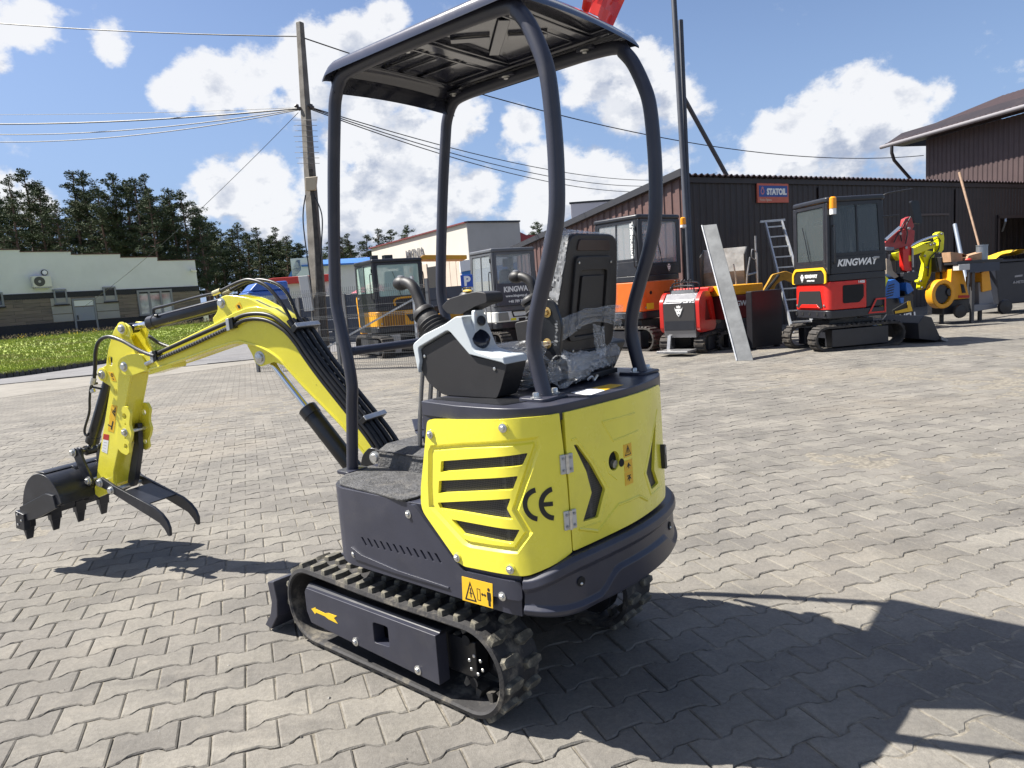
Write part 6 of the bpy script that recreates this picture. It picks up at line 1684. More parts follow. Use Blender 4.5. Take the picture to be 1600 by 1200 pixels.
def cab_digger(name, label, org, ang, Lc=1.05, Wc=1.0, H=2.42, zc=1.18, tl=1.55, tw=.25, th=.42, lower=REDM, cabm=CABB, skirt_=CABB, zl0=.52, tracks=True, rake=.06, glass=GLASS, group='cab excavators parked in the yard'):
    e = empty(name, org, ang, label, 'excavator', group)
    hx, hy = Lc / 2, Wc / 2
    if tracks:
        for s in (-1, 1): simple_track(None, -tl * .47, tl * .53, s * (hy - tw / 2 + .02), tw, th, e)
        M().box(-.35, .45, -hy + tw, hy - tw, .18, zl0 - .04).cyl((0, 0, .3), (0, 0, zl0), .28).build('car_body', CABB, e)
    # lower house: skirt + rounded engine covers
    foot = rpoly([(-hx, -hy), (hx, -hy), (hx, hy), (-hx, hy)], [.16, .05, .05, .16], 5)
    big = [(x * 1.02, y * 1.02) for x, y in foot]
    m = M(); m.prism(big, xy(0), zl0, zl0 + .14); m.build('counterweight', skirt_, e, .02)
    xs = hx * .30
    cov = rpoly([(-hx - .01, -hy - .01), (xs, -hy - .01), (xs, hy + .01), (-hx - .01, hy + .01)], [.16, 0, 0, .16], 5)
    m = M(); m.prism(cov, xy(0), zl0 + .145, zc - .12); cover_ = m.build('engine_cover', lower, e, .015)
    m = M(); m.box(xs + .004, hx, -hy + .01, hy - .01, zl0 + .145, zc - .10); m.build('side_house', cabm, e, .02)
    m = M(); m.prism(foot, xy(0), zc - .115, zc); m.build('cab_base', cabm, e, .015)
    # cab shell of posts and panels
    t = .06
    zr = H - .09
    for x, y in ((-hx + t / 2, -hy + t / 2), (-hx + t / 2, hy - t / 2), (hx - t / 2, -hy + t / 2), (hx - t / 2, hy - t / 2)):
        xo = x - rake if x > 0 else x
        m = M(); m.hexa([(x - t / 2, y - t / 2, zc), (x + t / 2, y - t / 2, zc), (x + t / 2, y + t / 2, zc), (x - t / 2, y + t / 2, zc), (xo - t / 2, y - t / 2, zr), (xo + t / 2, y - t / 2, zr), (xo + t / 2, y + t / 2, zr), (xo - t / 2, y + t / 2, zr)]); m.build('cab_pillar', cabm, e, .012)
    m = M(); m.prism(rpoly([(-hx - .02, -hy - .02), (hx - rake + .05, -hy - .02), (hx - rake + .05, hy + .02), (-hx - .02, hy + .02)], .09, 4), xy(0), zr, H); m.build('cab_roof', cabm, e, .035, 3)
    zs_ = zc + .28
    for s in (-1, 1): M().box(-hx + t, hx - t, s * hy - .02 - (.02 if s > 0 else -.02), s * hy + .02 - (.02 if s > 0 else -.02), zc, zs_).build('cab_panel', cabm, e, .008)
    M().box(-hx - .0, -hx + .04, -hy + t, hy - t, zc, zs_ - .1).build('cab_panel', cabm, e, .008)
    fb = lambda: (cabm, glass)
    pane_frame('window', [(-hx, hy - t, zs_ - .1), (-hx, -hy + t, zs_ - .1), (-hx, -hy + t, zr), (-hx, hy - t, zr)], .03, .05, cabm, glass, e)
    pane_frame('window', [(hx - .01, -hy + t, zc), (hx - .01, hy - t, zc), (hx - rake - .01, hy - t, zr), (hx - rake - .01, -hy + t, zr)], .03, .05, cabm, glass, e)
    pane_frame('window', [(-hx + t, -hy, zs_), (hx - t, -hy, zs_), (hx - t - rake, -hy, zr), (-hx + t, -hy, zr)], .03, .05, cabm, glass, e, (.52,))
    pane_frame('window', [(hx - t, hy, zs_), (-hx + t, hy, zs_), (-hx + t, hy, zr), (hx - t - rake, hy, zr)], .03, .05, cabm, glass, e, (.5,))
    # inside: seat and levers
    m = M(); m.box(-.28, .16, -.22, .22, zc + .05, zc + .30); m.prism(rpoly([(-.22, zc + .30), (.22, zc + .30), (.20, zc + .82), (-.20, zc + .82)], .06), lambda u, v, d: (-.30 + d - (v - zc - .3) * .12, u, v), 0, .11)
    st = m.build('seat', VINYL, e, .03, kind='stuff')
    M().prism(rpoly([(-.13, zc + .88), (.13, zc + .88), (.12, zc + 1.06), (-.12, zc + 1.06)], .03), lambda u, v, d: (-.37 + d, u, v), 0, .08).build('head_rest', VINYL, e, .02)
    # fittings: wiper, rails, handle, hinges, seams, bolts
    m = M(); m.tube([(-hx - .02, -.02, zs_ - .06), (-hx - .025, .10, zs_ + .34)], .007, 6); m.tube([(-hx - .028, .02, zs_ + .12), (-hx - .028, .16, zs_ + .52)], .006, 6); m.build('wiper', BLACKP, e, kind='stuff')
    for s in (-1, 1):
        m = M(); m.tube(cr_path([(-hx + .10, s * hy, zc + .18), (-hx + .10, s * (hy + .05), zc + .22), (-hx + .10, s * (hy + .05), zc + .72), (-hx + .10, s * hy, zc + .76)], 4), .011, 8); m.build('grab_rail', BLACKP, e)
        M().box(hx - .24, hx - .14, s * hy - .022, s * hy + .022, zc + .20, zc + .24).build('door_handle', STEEL, e, .006)
        for z in (zc + .10, zr - .22): M().cyl((-hx + .075, s * (hy + .012), z), (-hx + .075, s * (hy + .012), z + .09), .014, n=8).build('hinge', BLACKP, e)
        M().box(-hx + .045, -hx + .053, s * hy - .004, s * hy + .004, zc + .01, zr).build('door_seam', HOLE, e)
    for y in (-hy + .10, hy - .10): M().bolt((-hx - .012, y, zl0 + .22), (-1, 0, 0), .012, .008).build('bolt', SILV, e)
    m = M(); m.box(-.12, .10, -.06, .06, H + .001, H + .03); m.build('roof_plate', cabm, e, .01)
    M().lathe((-hx + .30, .12, zr - .002), (0, 0, -1), [(0, .05), (.02, .04)], 12).build('cab_lamp', WHT, e)
    m = M(); m.tube(cr_path([(.30, -.18, zc + .02), (.32, -.20, zc + .35), (.30, -.22, zc + .48)], 4), .02, 8); m.tube(cr_path([(.30, .18, zc + .02), (.32, .20, zc + .35), (.30, .22, zc + .48)], 4), .02, 8); m.build('levers', BLACKP, e, kind='stuff')
    m = M()
    for k in range(4): m.tube(cr_path([(hx - .02, -.14 + k * .09, .62), (hx + .14, -.12 + k * .08, .80), (hx + .10, -.10 + k * .07, zc + .05)], 4), .016, 6)
    m.build('hoses', HOSE, e, kind='stuff')
    return e, hx, hy
def logo_shield(parent, o, ux, uy, s, mt=WHT):
    ux, uy = V(ux).normalized(), V(uy).normalized(); n = ux.cross(uy); o = V(o)
    f_ = lambda u, v, d: tuple(o + ux * (u * s) + uy * (v * s) + n * d)
    m = M(); m.prism([(-.36, .28), (-.52, .52), (-.44, .18), (-.34, .0), (-.22, -.36), (0, -.62), (.22, -.36), (.34, 0), (.44, .18), (.52, .52), (.36, .28), (.15, .34), (-.15, .34)], f_, 0, .003)
    a = m.build('shield_emblem', mt, parent)
    m = M(); m.prism([(-.26, .42), (.26, .42), (.26, .72), (.15, .60), (0, .74), (-.15, .60), (-.26, .72)], f_, 0, .003); m.build('crown_emblem', mt, parent)
    m = M()
    for sx in (-1, 1): m.prism([(sx * .06, -.02), (sx * .22, .12), (sx * .18, -.02)], f_, .003, .005)
    m.prism([(-.07, -.45), (.07, -.45), (.11, -.30), (-.11, -.30)], f_, .003, .005); m.build('emblem_face', BLK, parent, kind='stuff')

# ---- black and red excavator with KINGWAY on the door
A1_ = R(9)
kc = gp(1296, 549); ax = V((math.cos(A1_), math.sin(A1_), 0)); ay = V((-math.sin(A1_), math.cos(A1_), 0))
kw, hx, hy = cab_digger('cab_excavator', 'black and red cab excavator with KINGWAY on its door and an orange beacon', kc + ax * .52 + ay * .50, A1_, 1.05, .98, 2.46, 1.24, 1.62, .24, .40)
M().prism(rpoly([(-.36, .70), (.36, .70), (.30, .98), (-.30, .98)], .02), lambda u, v, d: (-hx - .016 + d, -u, v), -.004, .004).build('grille_recess', HOLE, kw)
m = M(); m.prism([(-.30, .70), (-.22, .76), (.22, .76), (.30, .70)], lambda u, v, d: (-hx - .026 + d, -u, v), -.004, .004); m.build('cover_rib', REDM, kw, .004)
m = M(); m.prism(rpoly([(-.27, .76), (.02, .76), (.10, .84), (.10, 1.05), (-.27, 1.05)], .03), lambda u, v, d: (u, -hy - .014 + d, v), -.004, .004); m.build('grille_recess', HOLE, kw)
m = M(); m.plate([(.18, .56), (.50, .56), (.50, .80), (.32, .80)], [[(.225, .585), (.475, .585), (.475, .775), (.335, .775)]], lambda u, v, d: (u, -hy - .016 + d, v), -.004, .004); m.build('red_outline', REDM, kw)
m = M(); m.plate(rpoly([(-.49, 1.10), (.49, 1.10), (.49, 1.26), (.40, 1.36), (-.40, 1.36), (-.49, 1.26)], .04), [rpoly([(-.445, 1.10), (.445, 1.10), (.445, 1.245), (.375, 1.318), (-.375, 1.318), (-.445, 1.245)], .03)], lambda u, v, d: (-hx - .02 + d, -u, v), -.015, .005); m.build('yellow_frame', STYEL, kw)
M().prism([(-.44, 1.09), (.44, 1.09), (.44, 1.24), (.37, 1.31), (-.37, 1.31), (-.44, 1.24)], lambda u, v, d: (-hx - .012 + d, -u, v), -.008, .004).build('name_plate', BLK, kw)
logo_shield(kw, (-hx - .022, .20, 1.19), (0, -1, 0), (0, 0, 1), .10)
text('lettering', 'KINGWAY', .075, WHT, kw, (-hx - .022, .12, 1.20), (0, -1, 0), (0, 0, 1), .003); text('lettering', 'MINIKOPARKI', .035, WHT, kw, (-hx - .022, .06, 1.14), (0, -1, 0), (0, 0, 1), .001)
text('lettering', 'KINGWAY', .15, WHT, kw, (-.36, -hy - .004, 1.36), (1, 0, 0), (0, 0, 1), .005, .002, shear=.25, sx=.98)
text('lettering', '1400', .06, WHT, kw, (.0, -hy - .014, 1.07), (1, 0, 0), (0, 0, 1), .002)
bk = M(); bk.lathe((-hx + .06, -hy - .07, 2.18), (0, 0, 1), [(0, .05), (.09, .05), (.091, .03)], 14); bk.build('beacon_base', WHT, kw)
M().lathe((-hx + .06, -hy - .07, 2.272), (0, 0, 1), [(0, .055), (.16, .052), (.18, .035)], 14).build('beacon', AMBER, kw)
m = M(); m.tube(cr_path([(.46, -.46, 2.42), (.52, -.52, 2.46), (.70, -.62, 2.48), (.86, -.66, 2.49)], 5), .012, 8); m.tube([(.46, -.48, 2.10), (.66, -.60, 2.10)], .012, 8); mk = m.build('mirror_arm', BLACKP, kw, kind='stuff')
M().prism(rpoly([(-.07, 1.95), (.07, 1.95), (.08, 2.32), (-.06, 2.32)], .04), lambda u, v, d: (.98 + u + (2.3 - v) * .25, -.55 + d, v), 0, .05).build('mirror', BLACKP, kw)
for s in (-.40, -.20, .02, .22, .40): M().lathe((-hx - .012, s, .60), (-1, 0, 0), [(0, .03), (.004, .03)], 10).build('bolt_hole', HOLE, kw)
m = M(); m.prism([(1.02, .08), (1.35, .02), (1.42, .06), (1.25, .42), (1.10, .46), (1.0, .34)], xz(0), -.62, .30); m.build('dozer_blade', CABB, kw, .01); M().prism([(1.42, .03), (1.52, .0), (1.54, .03), (1.40, .10)], xz(0), -.64, .32).build('blade_edge', STEEL, kw)

# ---- orange excavator
A2_ = R(128); oc = gp(999, 560); ax = V((math.cos(A2_), math.sin(A2_), 0)); ay = V((-math.sin(A2_), math.cos(A2_), 0))
oc = pd(1001, 440, 13.6); oc.z = 0
oe, hx, hy = cab_digger('cab_excavator', 'orange and black cab excavator with a shield emblem behind the seat of the yellow one', oc + ax * .62 - ay * .62, A2_, 1.25, 1.24, 2.62, 1.46, 1.9, .28, .46, ORAN, CABB, CABB, .62, rake=.10, glass=PALEG)
logo_shield(oe, (-hx - .012, -.22, 1.58), (0, -1, 0), (0, 0, 1), .11)
M().prism(rpoly([(.02, .86), (.42, .86), (.40, 1.12), (.04, 1.12)], .03), lambda u, v, d: (-hx - .016 + d, -u, v), -.004, .004).build('grille_recess', mat('dark_red', (.16, .02, .015), .5), oe)
M().lathe((-hx - .012, .36, 1.12), (-1, 0, 0), [(0, .035), (.004, .035)], 12).build('lock_hole', HOLE, oe)
M().prism([(.50, .80), (.30, .80), (.30, .92), (.50, .92)], lambda u, v, d: (-hx - .018 + d, u, v), -.004, .004).build('warning_decal', mat('lime_sticker', (.70, .62, .02), .5), oe)
text('lettering', 'ROTECHNIK.PL', .10, WHT, oe, (-hx + .14, hy + .004, 1.80), (0, 0, 1), (1, 0, 0), .004)
e_ = empty('beacon_lamp', pd(1069, 390, 14.6), 0, 'amber beacon on a black pole beside the orange excavator cab', 'lamp'); zq_ = (433 - 345) / FPX * 14.6 + CAMH; e_.location.z = 0
M().cyl((0, 0, 0), (0, 0, zq_ - .16), .035, n=10).build('pole', BLACKP, e_)
M().lathe((0, 0, zq_ - .14), (0, 0, 1), [(0, .06), (.05, .06), (.052, .05)], 14).build('base', WHT, e_); M().lathe((0, 0, zq_ - .085), (0, 0, 1), [(0, .058), (.13, .054), (.15, .03)], 14).build('lens', AMBER, e_)

# ---- white and grey excavator seen past the console
A3_ = R(118); gc = pd(771, 440, 15.6); gc.z = 0; ax = V((math.cos(A3_), math.sin(A3_), 0)); ay = V((-math.sin(A3_), math.cos(A3_), 0))
ge_, hx, hy = cab_digger('cab_excavator', 'white and grey cab excavator with KINGWAY and a phone number on its back', gc + ax * .62 - ay * .55, A3_, 1.22, 1.10, 2.30, 1.02, 1.8, .28, .44, WHTP, CABG, CABB, .52, rake=.12, glass=PALEG)
M().box(-hx - .045, -hx - .003, -hy + .03, hy - .05, 1.03, 1.52).build('name_board', mat('board_grey', (.055, .058, .075), .5), ge_, .005)
text('lettering', 'KINGWAY', .165, WHT, ge_, (-hx - .048, hy - .22, 1.33), (0, -1, 0), (0, 0, 1), .006, .002, sx=.90)
text('lettering', 'www.kingway.pl', .075, WHT, ge_, (-hx - .048, hy - .26, 1.215), (0, -1, 0), (0, 0, 1), .002, .002, sx=1.12); text('lettering', '+48 789 789 880', .085, WHT, ge_, (-hx - .048, hy - .32, 1.085), (0, -1, 0), (0, 0, 1), .002, .002, sx=1.0)
M().prism(rpoly([(.50, .70), (.22, .70), (.25, .88), (.50, .88)], .02), lambda u, v, d: (-hx - .018 + d, u, v), -.004, .004).build('grille', mat('grille_grey', (.22, .22, .20), .6), ge_)
m = M(); m.plate(rpoly([(.12, .76), (-.30, .76), (-.34, .90), (.16, .90)], .02), [rpoly([(.09, .78), (-.28, .78), (-.31, .88), (.125, .88)], .015)], lambda u, v, d: (-hx - .02 + d, u, v), -.004, .004); m.build('label_frame', BLK, ge_)
M().box(-hx - .022, -hx - .003, -.19, -.02, .67, .73).build('lamp', BLK, ge_)
for a in (.05, -.38): M().box(-hx - .022, -hx - .003, a, a + .13, .69, .74).build('sticker', mat('lime_sticker', (0, 0, 0)), ge_)
m = M(); m.tube([(-.35, hy + .10, .4), (-.33, hy + .10, 1.0), (-.30, hy + .06, 1.35)], .02, 8); m.build('hand_rail', STEEL, ge_)
# ---- yellow excavator behind the mesh fence
A4_ = R(120); yc = pd(590, 468, 16.4); yc.z = 0; ax = V((math.cos(A4_), math.sin(A4_), 0)); ay = V((-math.sin(A4_), math.cos(A4_), 0))
ye, hx, hy = cab_digger('cab_excavator', 'yellow excavator with black cab behind the mesh fence', yc + ax * .75 - ay * .60, A4_, 1.35, 1.25, 2.30, 1.20, 2.0, .30, .50, DIGY, CABB, CABB, .58, glass=mat('green_glass', (.55, .72, .64), .04, alpha=.45, spec=.8))
m = M()
for i in range(9): m.box(-hx - .03, -hx - .003, hy - .12 - i * .065, hy - .155 - i * .065, .74, 1.06)
m.build('louvre', mat('louvre_dark', (.20, .09, .01), .5), ye, kind='stuff')
M().prism(rpoly([(-.10, .98), (-.52, .98), (-.42, .80), (-.20, .80)], .02), lambda u, v, d: (-hx - .022 + d, u, v), -.004, .006).build('badge', BLK, ye)
M().prism(rpoly([(.1, 1.20), (-.55, 1.20), (-.55, 1.32), (.05, 1.32)], .03), lambda u, v, d: (-hx - .022 + d, u, v), -.004, .006).build('name_plate', BLK, ye)
m = M(); m.tube(cr_path([(-hx - .02, .16, 1.20), (-hx - .02, .12, 1.36), (-hx - .02, -.50, 1.38)], 4), .025, 8); m.build('yellow_rail', DIGY, ye)
m = M(); m.box(-.15, .05, -.1, .1, 2.30, 2.42); m.box(-.5, -.35, .40, .55, 2.30, 2.40); m.build('work_lamps', BLACKP, ye, kind='stuff')
m = M(); m.prism(rpoly([(.5, .7), (.9, .6), (1.5, 1.1), (1.75, 1.35), (1.65, 1.5), (1.25, 1.3), (.8, 1.0)], .05), xz(.1), 0, .2); m.prism(rpoly([(1.62, 1.5), (1.8, 1.45), (1.72, .5), (1.55, .5)], .04), xz(.12), 0, .16)
m.build('digging_arm', DIGY, ye, .015, kind='stuff')
m = M(); m.prism([(-hx - .01, .52), (-hx - .04, .3), (-hx - .02, .1), (-hx + .02, .1)], xz(0), .1, .55); m.build('mud_flap', mat('pale_lamp', (.42, .40, .37), .5), ye)
# ---- machine with a yellow sun canopy
yq = pd(690, 461, 18.6); yy = empty('canopy_excavator', (yq.x, yq.y, 0), R(10), 'yellow canopy of an open excavator in front of the car wash doorway', 'excavator', None)
zt_ = (461 - 402) / FPX * 18.6 + CAMH
m = M(); m.prism(rpoly([(-.72, zt_ - .17), (-.45, zt_ - .06), (.68, zt_ - .12), (.68, zt_ - .02), (-.40, zt_ + .05), (-.74, zt_ - .10)], .02), xz(0), -.55, .55); m.build('canopy_roof', DIGY, yy, .02)
for x in (-.62, .1):
    for s in (-.45, .45): M().tube(cr_path([(x - .08, s, .9), (x - .06, s, 1.5), (x, s, zt_ - .12)], 4), .03, 8).build('canopy_post', BLACKP, yy)
for s in (-1, 1): simple_track(None, -.8, .8, s * .42, .24, .4, yy)
m = M(); m.prism(rpoly([(-.75, .5), (.6, .5), (.6, .9), (-.75, .9)], .08), xz(0), -.52, .52); m.build('body', DIGY, yy, .03)
m = M(); m.box(-.5, -.1, -.24, .24, .9, 1.1); m.box(-.55, -.42, -.24, .24, 1.1, 1.6); m.build('seat', VINYL, yy, .04)
# ---- blue and yellow truck tent glimpsed through the white excavator's cab
bt_ = pd(818, 452, 26); be = empty('striped_trailer', (bt_.x, bt_.y, 0), R(4), 'white, blue and yellow covered trailer behind the white excavator cab', 'trailer')
m = M(); m.prism([(-2.2, .9), (2.0, .9), (2.0, 1.75), (-2.2, 1.75)], xz(0), 0, 2.2); m.build('side_board', mat('sand_yellow', (.70, .48, .16), .6), be)
m = M(); m.prism([(-2.2, 1.753), (2.0, 1.753), (2.0, 2.6), (-2.2, 2.15)], xz(0), 0, 2.2); m.build('blue_board', mat('sign_blue2', (.04, .18, .50), .5), be)
m = M(); m.prism([(-2.25, 2.153), (2.05, 2.603), (2.05, 2.80), (-2.25, 2.55)], xz(0), -.05, 2.25); m.build('tilt', WHT, be)
for x in (-1.2, 1.2): M().lathe((x, .1, .4), (0, -1, 0), [(0, .4), (.2, .4), (.21, .2)], 18).build('wheel', RUBB, be)
M().box(-2.1, 1.9, .1, 2.1, .55, .897).build('chassis', BLACKP, be)

# ---- red tracked mini loader
A5_ = R(52); rc_ = gp(1094, 556); rc_ = pd(1093, 432, 12.3); rc_.z = 0; ax = V((math.cos(A5_), math.sin(A5_), 0)); ay = V((-math.sin(A5_), math.cos(A5_), 0))
rl = empty('mini_loader', rc_ + ax * .45 + ay * .40, A5_, 'red and steel tracked mini loader with a white shield emblem, left of the leaning plank', 'loader')
for s in (-1, 1): simple_track(None, -.42, .80, s * .33, .20, .34, rl)
prof_ = [(-.44, .30), (-.47, .42), (-.47, .92), (-.30, 1.08), (.10, 1.08), (.10, .30)]
m = M(); m.prism(prof_, lambda u, v, d: (u, d, v), -.30, .30); m.build('rear_hood', mat('brushed_hood', (.20, .20, .21), .32, .6), rl, .008)
M().prism([(-.478, .43), (-.478, .91), (-.474, .91), (-.474, .43)], lambda u, v, d: (u, d, v), -.29, .29).build('rear_plate', mat('dark_steel_plate', (.07, .065, .062), .4, .5), rl)
M().prism([(-.482, .44), (-.482, .60), (-.479, .60), (-.479, .44)], lambda u, v, d: (u, d, v), -.28, .28).build('bumper_plate', CABB, rl)
for s in (-1, 1):
    pr = rpoly([(-.46, .44), (-.47, .95), (-.30, 1.10), (.0, 1.10), (.16, .95), (.30, .46), (.20, .38), (-.36, .38)], .06, 3)
    ho = rpoly([(-.22, .58), (-.16, .94), (-.02, .94), (.14, .58)], .03, 2)
    m = M(); m.plate(pr, [ho], lambda u, v, d: (u, s * (.305 + d), v), 0, .075); sp_ = m.build('side_cover', REDM, rl, .015)
    M().prism(ho, lambda u, v, d: (u, s * (.32 + d), v), 0, .01).build('side_recess', mat('dark_red', (0, 0, 0)), sp_)
logo_shield(rl, (-.486, .0, .77), (0, -1, 0), (0, 0, 1), .15)
hn = V((-.16, 0, .17)).normalized()
text('lettering', 'www.kingway.pl', .082, WHT, rl, (-.462, .26, .945), (0, -1, 0), (.17, 0, .16), .003, .003)
M().prism([(-.03, .40), (.03, .40), (.03, .46), (.016, .46), (.016, .42), (-.016, .42), (-.016, .46), (-.03, .46)], lambda u, v, d: (-.47 + v * .35 + .012 - d, u, .86 + v * .375 + .012), 0, .004).build('hood_latch', BLK, rl)
m = M(); m.tube(cr_path([(-.28, .22, 1.06), (-.30, .22, 1.18), (-.26, .16, 1.21), (-.26, -.16, 1.21), (-.30, -.22, 1.18), (-.28, -.22, 1.06)], 5), .014, 8); m.tube(cr_path([(-.15, .22, 1.08), (-.16, .22, 1.26), (-.16, -.24, 1.26), (-.15, -.24, 1.08)], 5), .014, 8); m.build('guard_rail', BLACKP, rl, kind='stuff')
for i in range(6): 
    y = .15 - i * .06
    m = M(); m.tube([(-.22, y, 1.08), (-.23, y, 1.30)], .008, 6); m.blob((-.23, y, 1.31), .018, 8, 6); m.build('lever', BLACKP, rl)
M().box(-.30, -.12, -.24, .22, 1.082, 1.14).build('valve_block', STEEL, rl)
m = M(); m.box(.11, .75, -.30, .30, .45, 1.05); m.build('front_house', CABB, rl, .03); M().box(.05, .5, -.36, .36, 1.06, 1.16).build('arm_tower', REDM, rl, .02)
M().box(-.86, -.46, -.30, .28, .06, .10).build('rider_plate', STEEL, rl, .004); M().beam((-.52, .20, .10), (-.46, .20, .34), .06, .05).build('plate_hinge', STEEL, rl)
# ---- aluminium ramp leaning upright
ra, rb_ = gp(1166, 563), pd(1106, 350, 11.55)
ra0, ra1 = gp(1148, 562) , None
e_ = empty('loading_ramp', gp(1164, 563.5), 0, 'long grey aluminium ramp leaning upright across the red loader', 'ramp')
top = pd(1108, 351, 12.25) - e_.location
xd = V((.93, -.34, 0)).normalized() * .125
nrm_ = xd.cross(top).normalized() * .045
m = M(); m.hexa([-xd, xd, xd - nrm_, -xd - nrm_, top - xd, top + xd, top + xd - nrm_, top - xd - nrm_]); rp = m.build('deck', mat('ramp_aluminium', (.185, .19, .19), .55, .3, var=.2, vscale=4, bump=.1, bscale=25), e_, .006)
m = M(); m.hexa([-xd * 1.06 + nrm_ * .25, -xd * .90 + nrm_ * .25, -xd * .90 - nrm_, -xd * 1.06 - nrm_, top - xd * 1.06 + nrm_ * .25, top - xd * .90 + nrm_ * .25, top - xd * .90 - nrm_, top - xd * 1.06 - nrm_]); m.build('side_rail', ALU, e_, .003)
# ---- grey loader bucket standing behind
gq = pd(1132, 430, 13.9); e_ = empty('loader_bucket', (gq.x, gq.y, .0), R(-24), 'weathered grey loader bucket standing high behind the ramp', 'bucket')
z0_, z1_ = (430 - 485) / FPX * 13.9 + CAMH, (430 - 389) / FPX * 13.9 + CAMH
GB = mat('weathered_steel', (.34, .33, .31), .6, .3, var=.3, vscale=4, dirt=.4, dcol=(.18, .15, .12))
GBd = mat('weathered_steel_dark', (.05, .05, .05), .6, .2)
m = M(); m.prism([(.16, z1_), (.20, z1_ - .02), (.10, z1_ - .45), (.30, z0_), (.24, z0_ - .02), (.02, z1_ - .46)], lambda u, v, d: (d, u, v), -.42, .40); m.build('back_plate', GB, e_, .006)
for s in (-.42, .40): M().prism([(-.34, z1_ - .15), (.20, z1_), (.10, z1_ - .45), (.30, z0_), (-.10, z0_ + .05), (-.30, z1_ - .5)], lambda u, v, d: (s + d, u, v), 0, .02).build('side_plate', GBd, e_)
M().box(-.06, .06, .10, .20, 0, z0_ + .3).build('stand', GBd, e_); 
# ---- red and yellow dumper behind the ramp
dq = pd(1152, 430, 13.2); e_ = empty('mini_dumper', (dq.x, dq.y, 0), R(20), 'red and yellow mini dumper half hidden by the ramp', 'dumper')
M().box(-.62, .34, -.3, .3, .98, 1.16).build('yellow_hood', DIGY, e_, .02); M().box(-.56, .28, -.32, .28, .55, .975).build('red_body', mat('dull_red', (.16, .02, .02), .45), e_, .02)
text('lettering', 'KINGWAY', .13, WHT, e_, (-.52, -.325, .78), (1, 0, 0), (0, 0, 1), .004)
for s in (-.22, .22): simple_track(None, -.7, .5, s, .18, .32, e_)
M().prism([(.26, .62), (.42, .68), (.40, .90), (.30, .86)], xz(-.36), 0, .01).build('yellow_tag', STYEL, e_)
m = M()
for x, y, h, b in ((.12, -.1, 1.65, .10), (.34, -.15, 1.72, .0), (.05, .1, 1.55, -.05)): m.tube(cr_path([(x, y, 1.1), (x + b * .3, y, 1.35), (x + b, y, h)], 4), .014, 6)
m.build('control_lever', STEEL, e_, kind='stuff')
m = M(); m.tube([(.62, .2, 0), (.60, .2, 2.05)], .018, 8); m.tube(cr_path([(.60, .2, 1.75), (.52, .2, 1.80), (.50, .2, 1.65), (.60, .2, 1.6)], 4), .010, 6); m.tube([(.3, .1, 1.32), (.62, .2, 1.36)], .02, 6); m.build('hose_stand', STEEL, e_, kind='stuff')
# ---- black panel box
bq = gp(1176, 547); e_ = empty('black_cabinet', bq, math.atan2(gp(1226, 540).y - bq.y, gp(1226, 540).x - bq.x), 'plain black sheet metal cabinet between the ramp and the ladder', 'cabinet')
wb_ = (gp(1224, 540.5) - bq).length; zb_ = (427 - 455) / FPX * 12.9 + CAMH
M().box(0, wb_, .0, .13, .03, zb_).build('casing', mat('matt_black', (.013, .013, .016), .4, var=.1), e_, .012); M().box(.01, wb_ - .01, -.004, -.001, .04, zb_ - .02).build('door', mat('matt_black', (0, 0, 0)), e_)
for x in (.04, wb_ - .1): M().box(x, x + .06, .02, .12, 0, .028).build('foot', BLACKP, e_)
# ---- ladder against the wall
l0, l1 = pd(1256, 520, 15.2), pd(1208, 345, 16.6)
e_ = empty('ladder', (l0.x, l0.y, 0), 0, 'aluminium ladder leaning against the brown wall', 'ladder')
b_ = V((0, 0, 0)); t_ = l1 - e_.location; xd = V((.96, -.12, 0)).normalized() * .20
for s in (-1, 1): M().beam(b_ + xd * s * 1.15, t_ + xd * s * .92, .035, .08, V((0, 1, 0))).build('rail', ALU, e_)
for k in range(1, 11):
    p = b_.lerp(t_, k / 10.6); w = 1.15 - .23 * k / 10.6; M().beam(p - xd * w, p + xd * w, .045, .03).build('rung', ALU, e_)
M().beam(t_ - xd * 1.5, t_ + xd * 1.3, .10, .05).build('top_bar', ALU, e_)
# ---- small yellow arm rising behind the cabinet
yq = pd(1216, 440, 14.3); e_ = empty('digger_arm', (yq.x, yq.y, 0), R(-10), 'dirty yellow digger arm bent over behind the black cabinet', 'digger arm')
zc_ = (423 - 428) / FPX * 14.3 + CAMH
m = M(); m.prism(rpoly([(-.38, zc_ - .62), (-.22, zc_ - .62), (-.05, zc_ - .20), (.10, zc_ - .12), (.5, zc_ - .30), (.52, zc_ - .14), (.14, zc_ + .05), (-.12, zc_), (-.30, zc_ - .30)], .04), xz(0), -.07, .07); m.build('arm', mat('dirty_yellow', (.42, .22, .02), .5, var=.3, vscale=5), e_, .01)
m = M(); m.box(-.42, -.16, -.14, .14, 0, zc_ - .61); m.build('arm_post', CABB, e_, .02)
m = M(); m.tube([(-.32, -.09, zc_ - .40), (.0, -.09, zc_ - .02)], .03, 8); m.build('ram', BLACKP, e_)
m = M()
for i in range(7): m.tube(cr_path([(.35 + i * .06, -.3, .55 + .1 * (i % 3)), (.40 + i * .05, -.35, .72), (.52 + i * .05, -.3, .6 - .05 * i)], 4), .012, 6)
m.tube([(.3, -.35, .45), (1.0, -.3, .55)], .03, 8); m.tube([(.3, -.35, .62), (.95, -.3, .70)], .018, 8); m.build('hose_nest', STEEL, e_, kind='stuff')
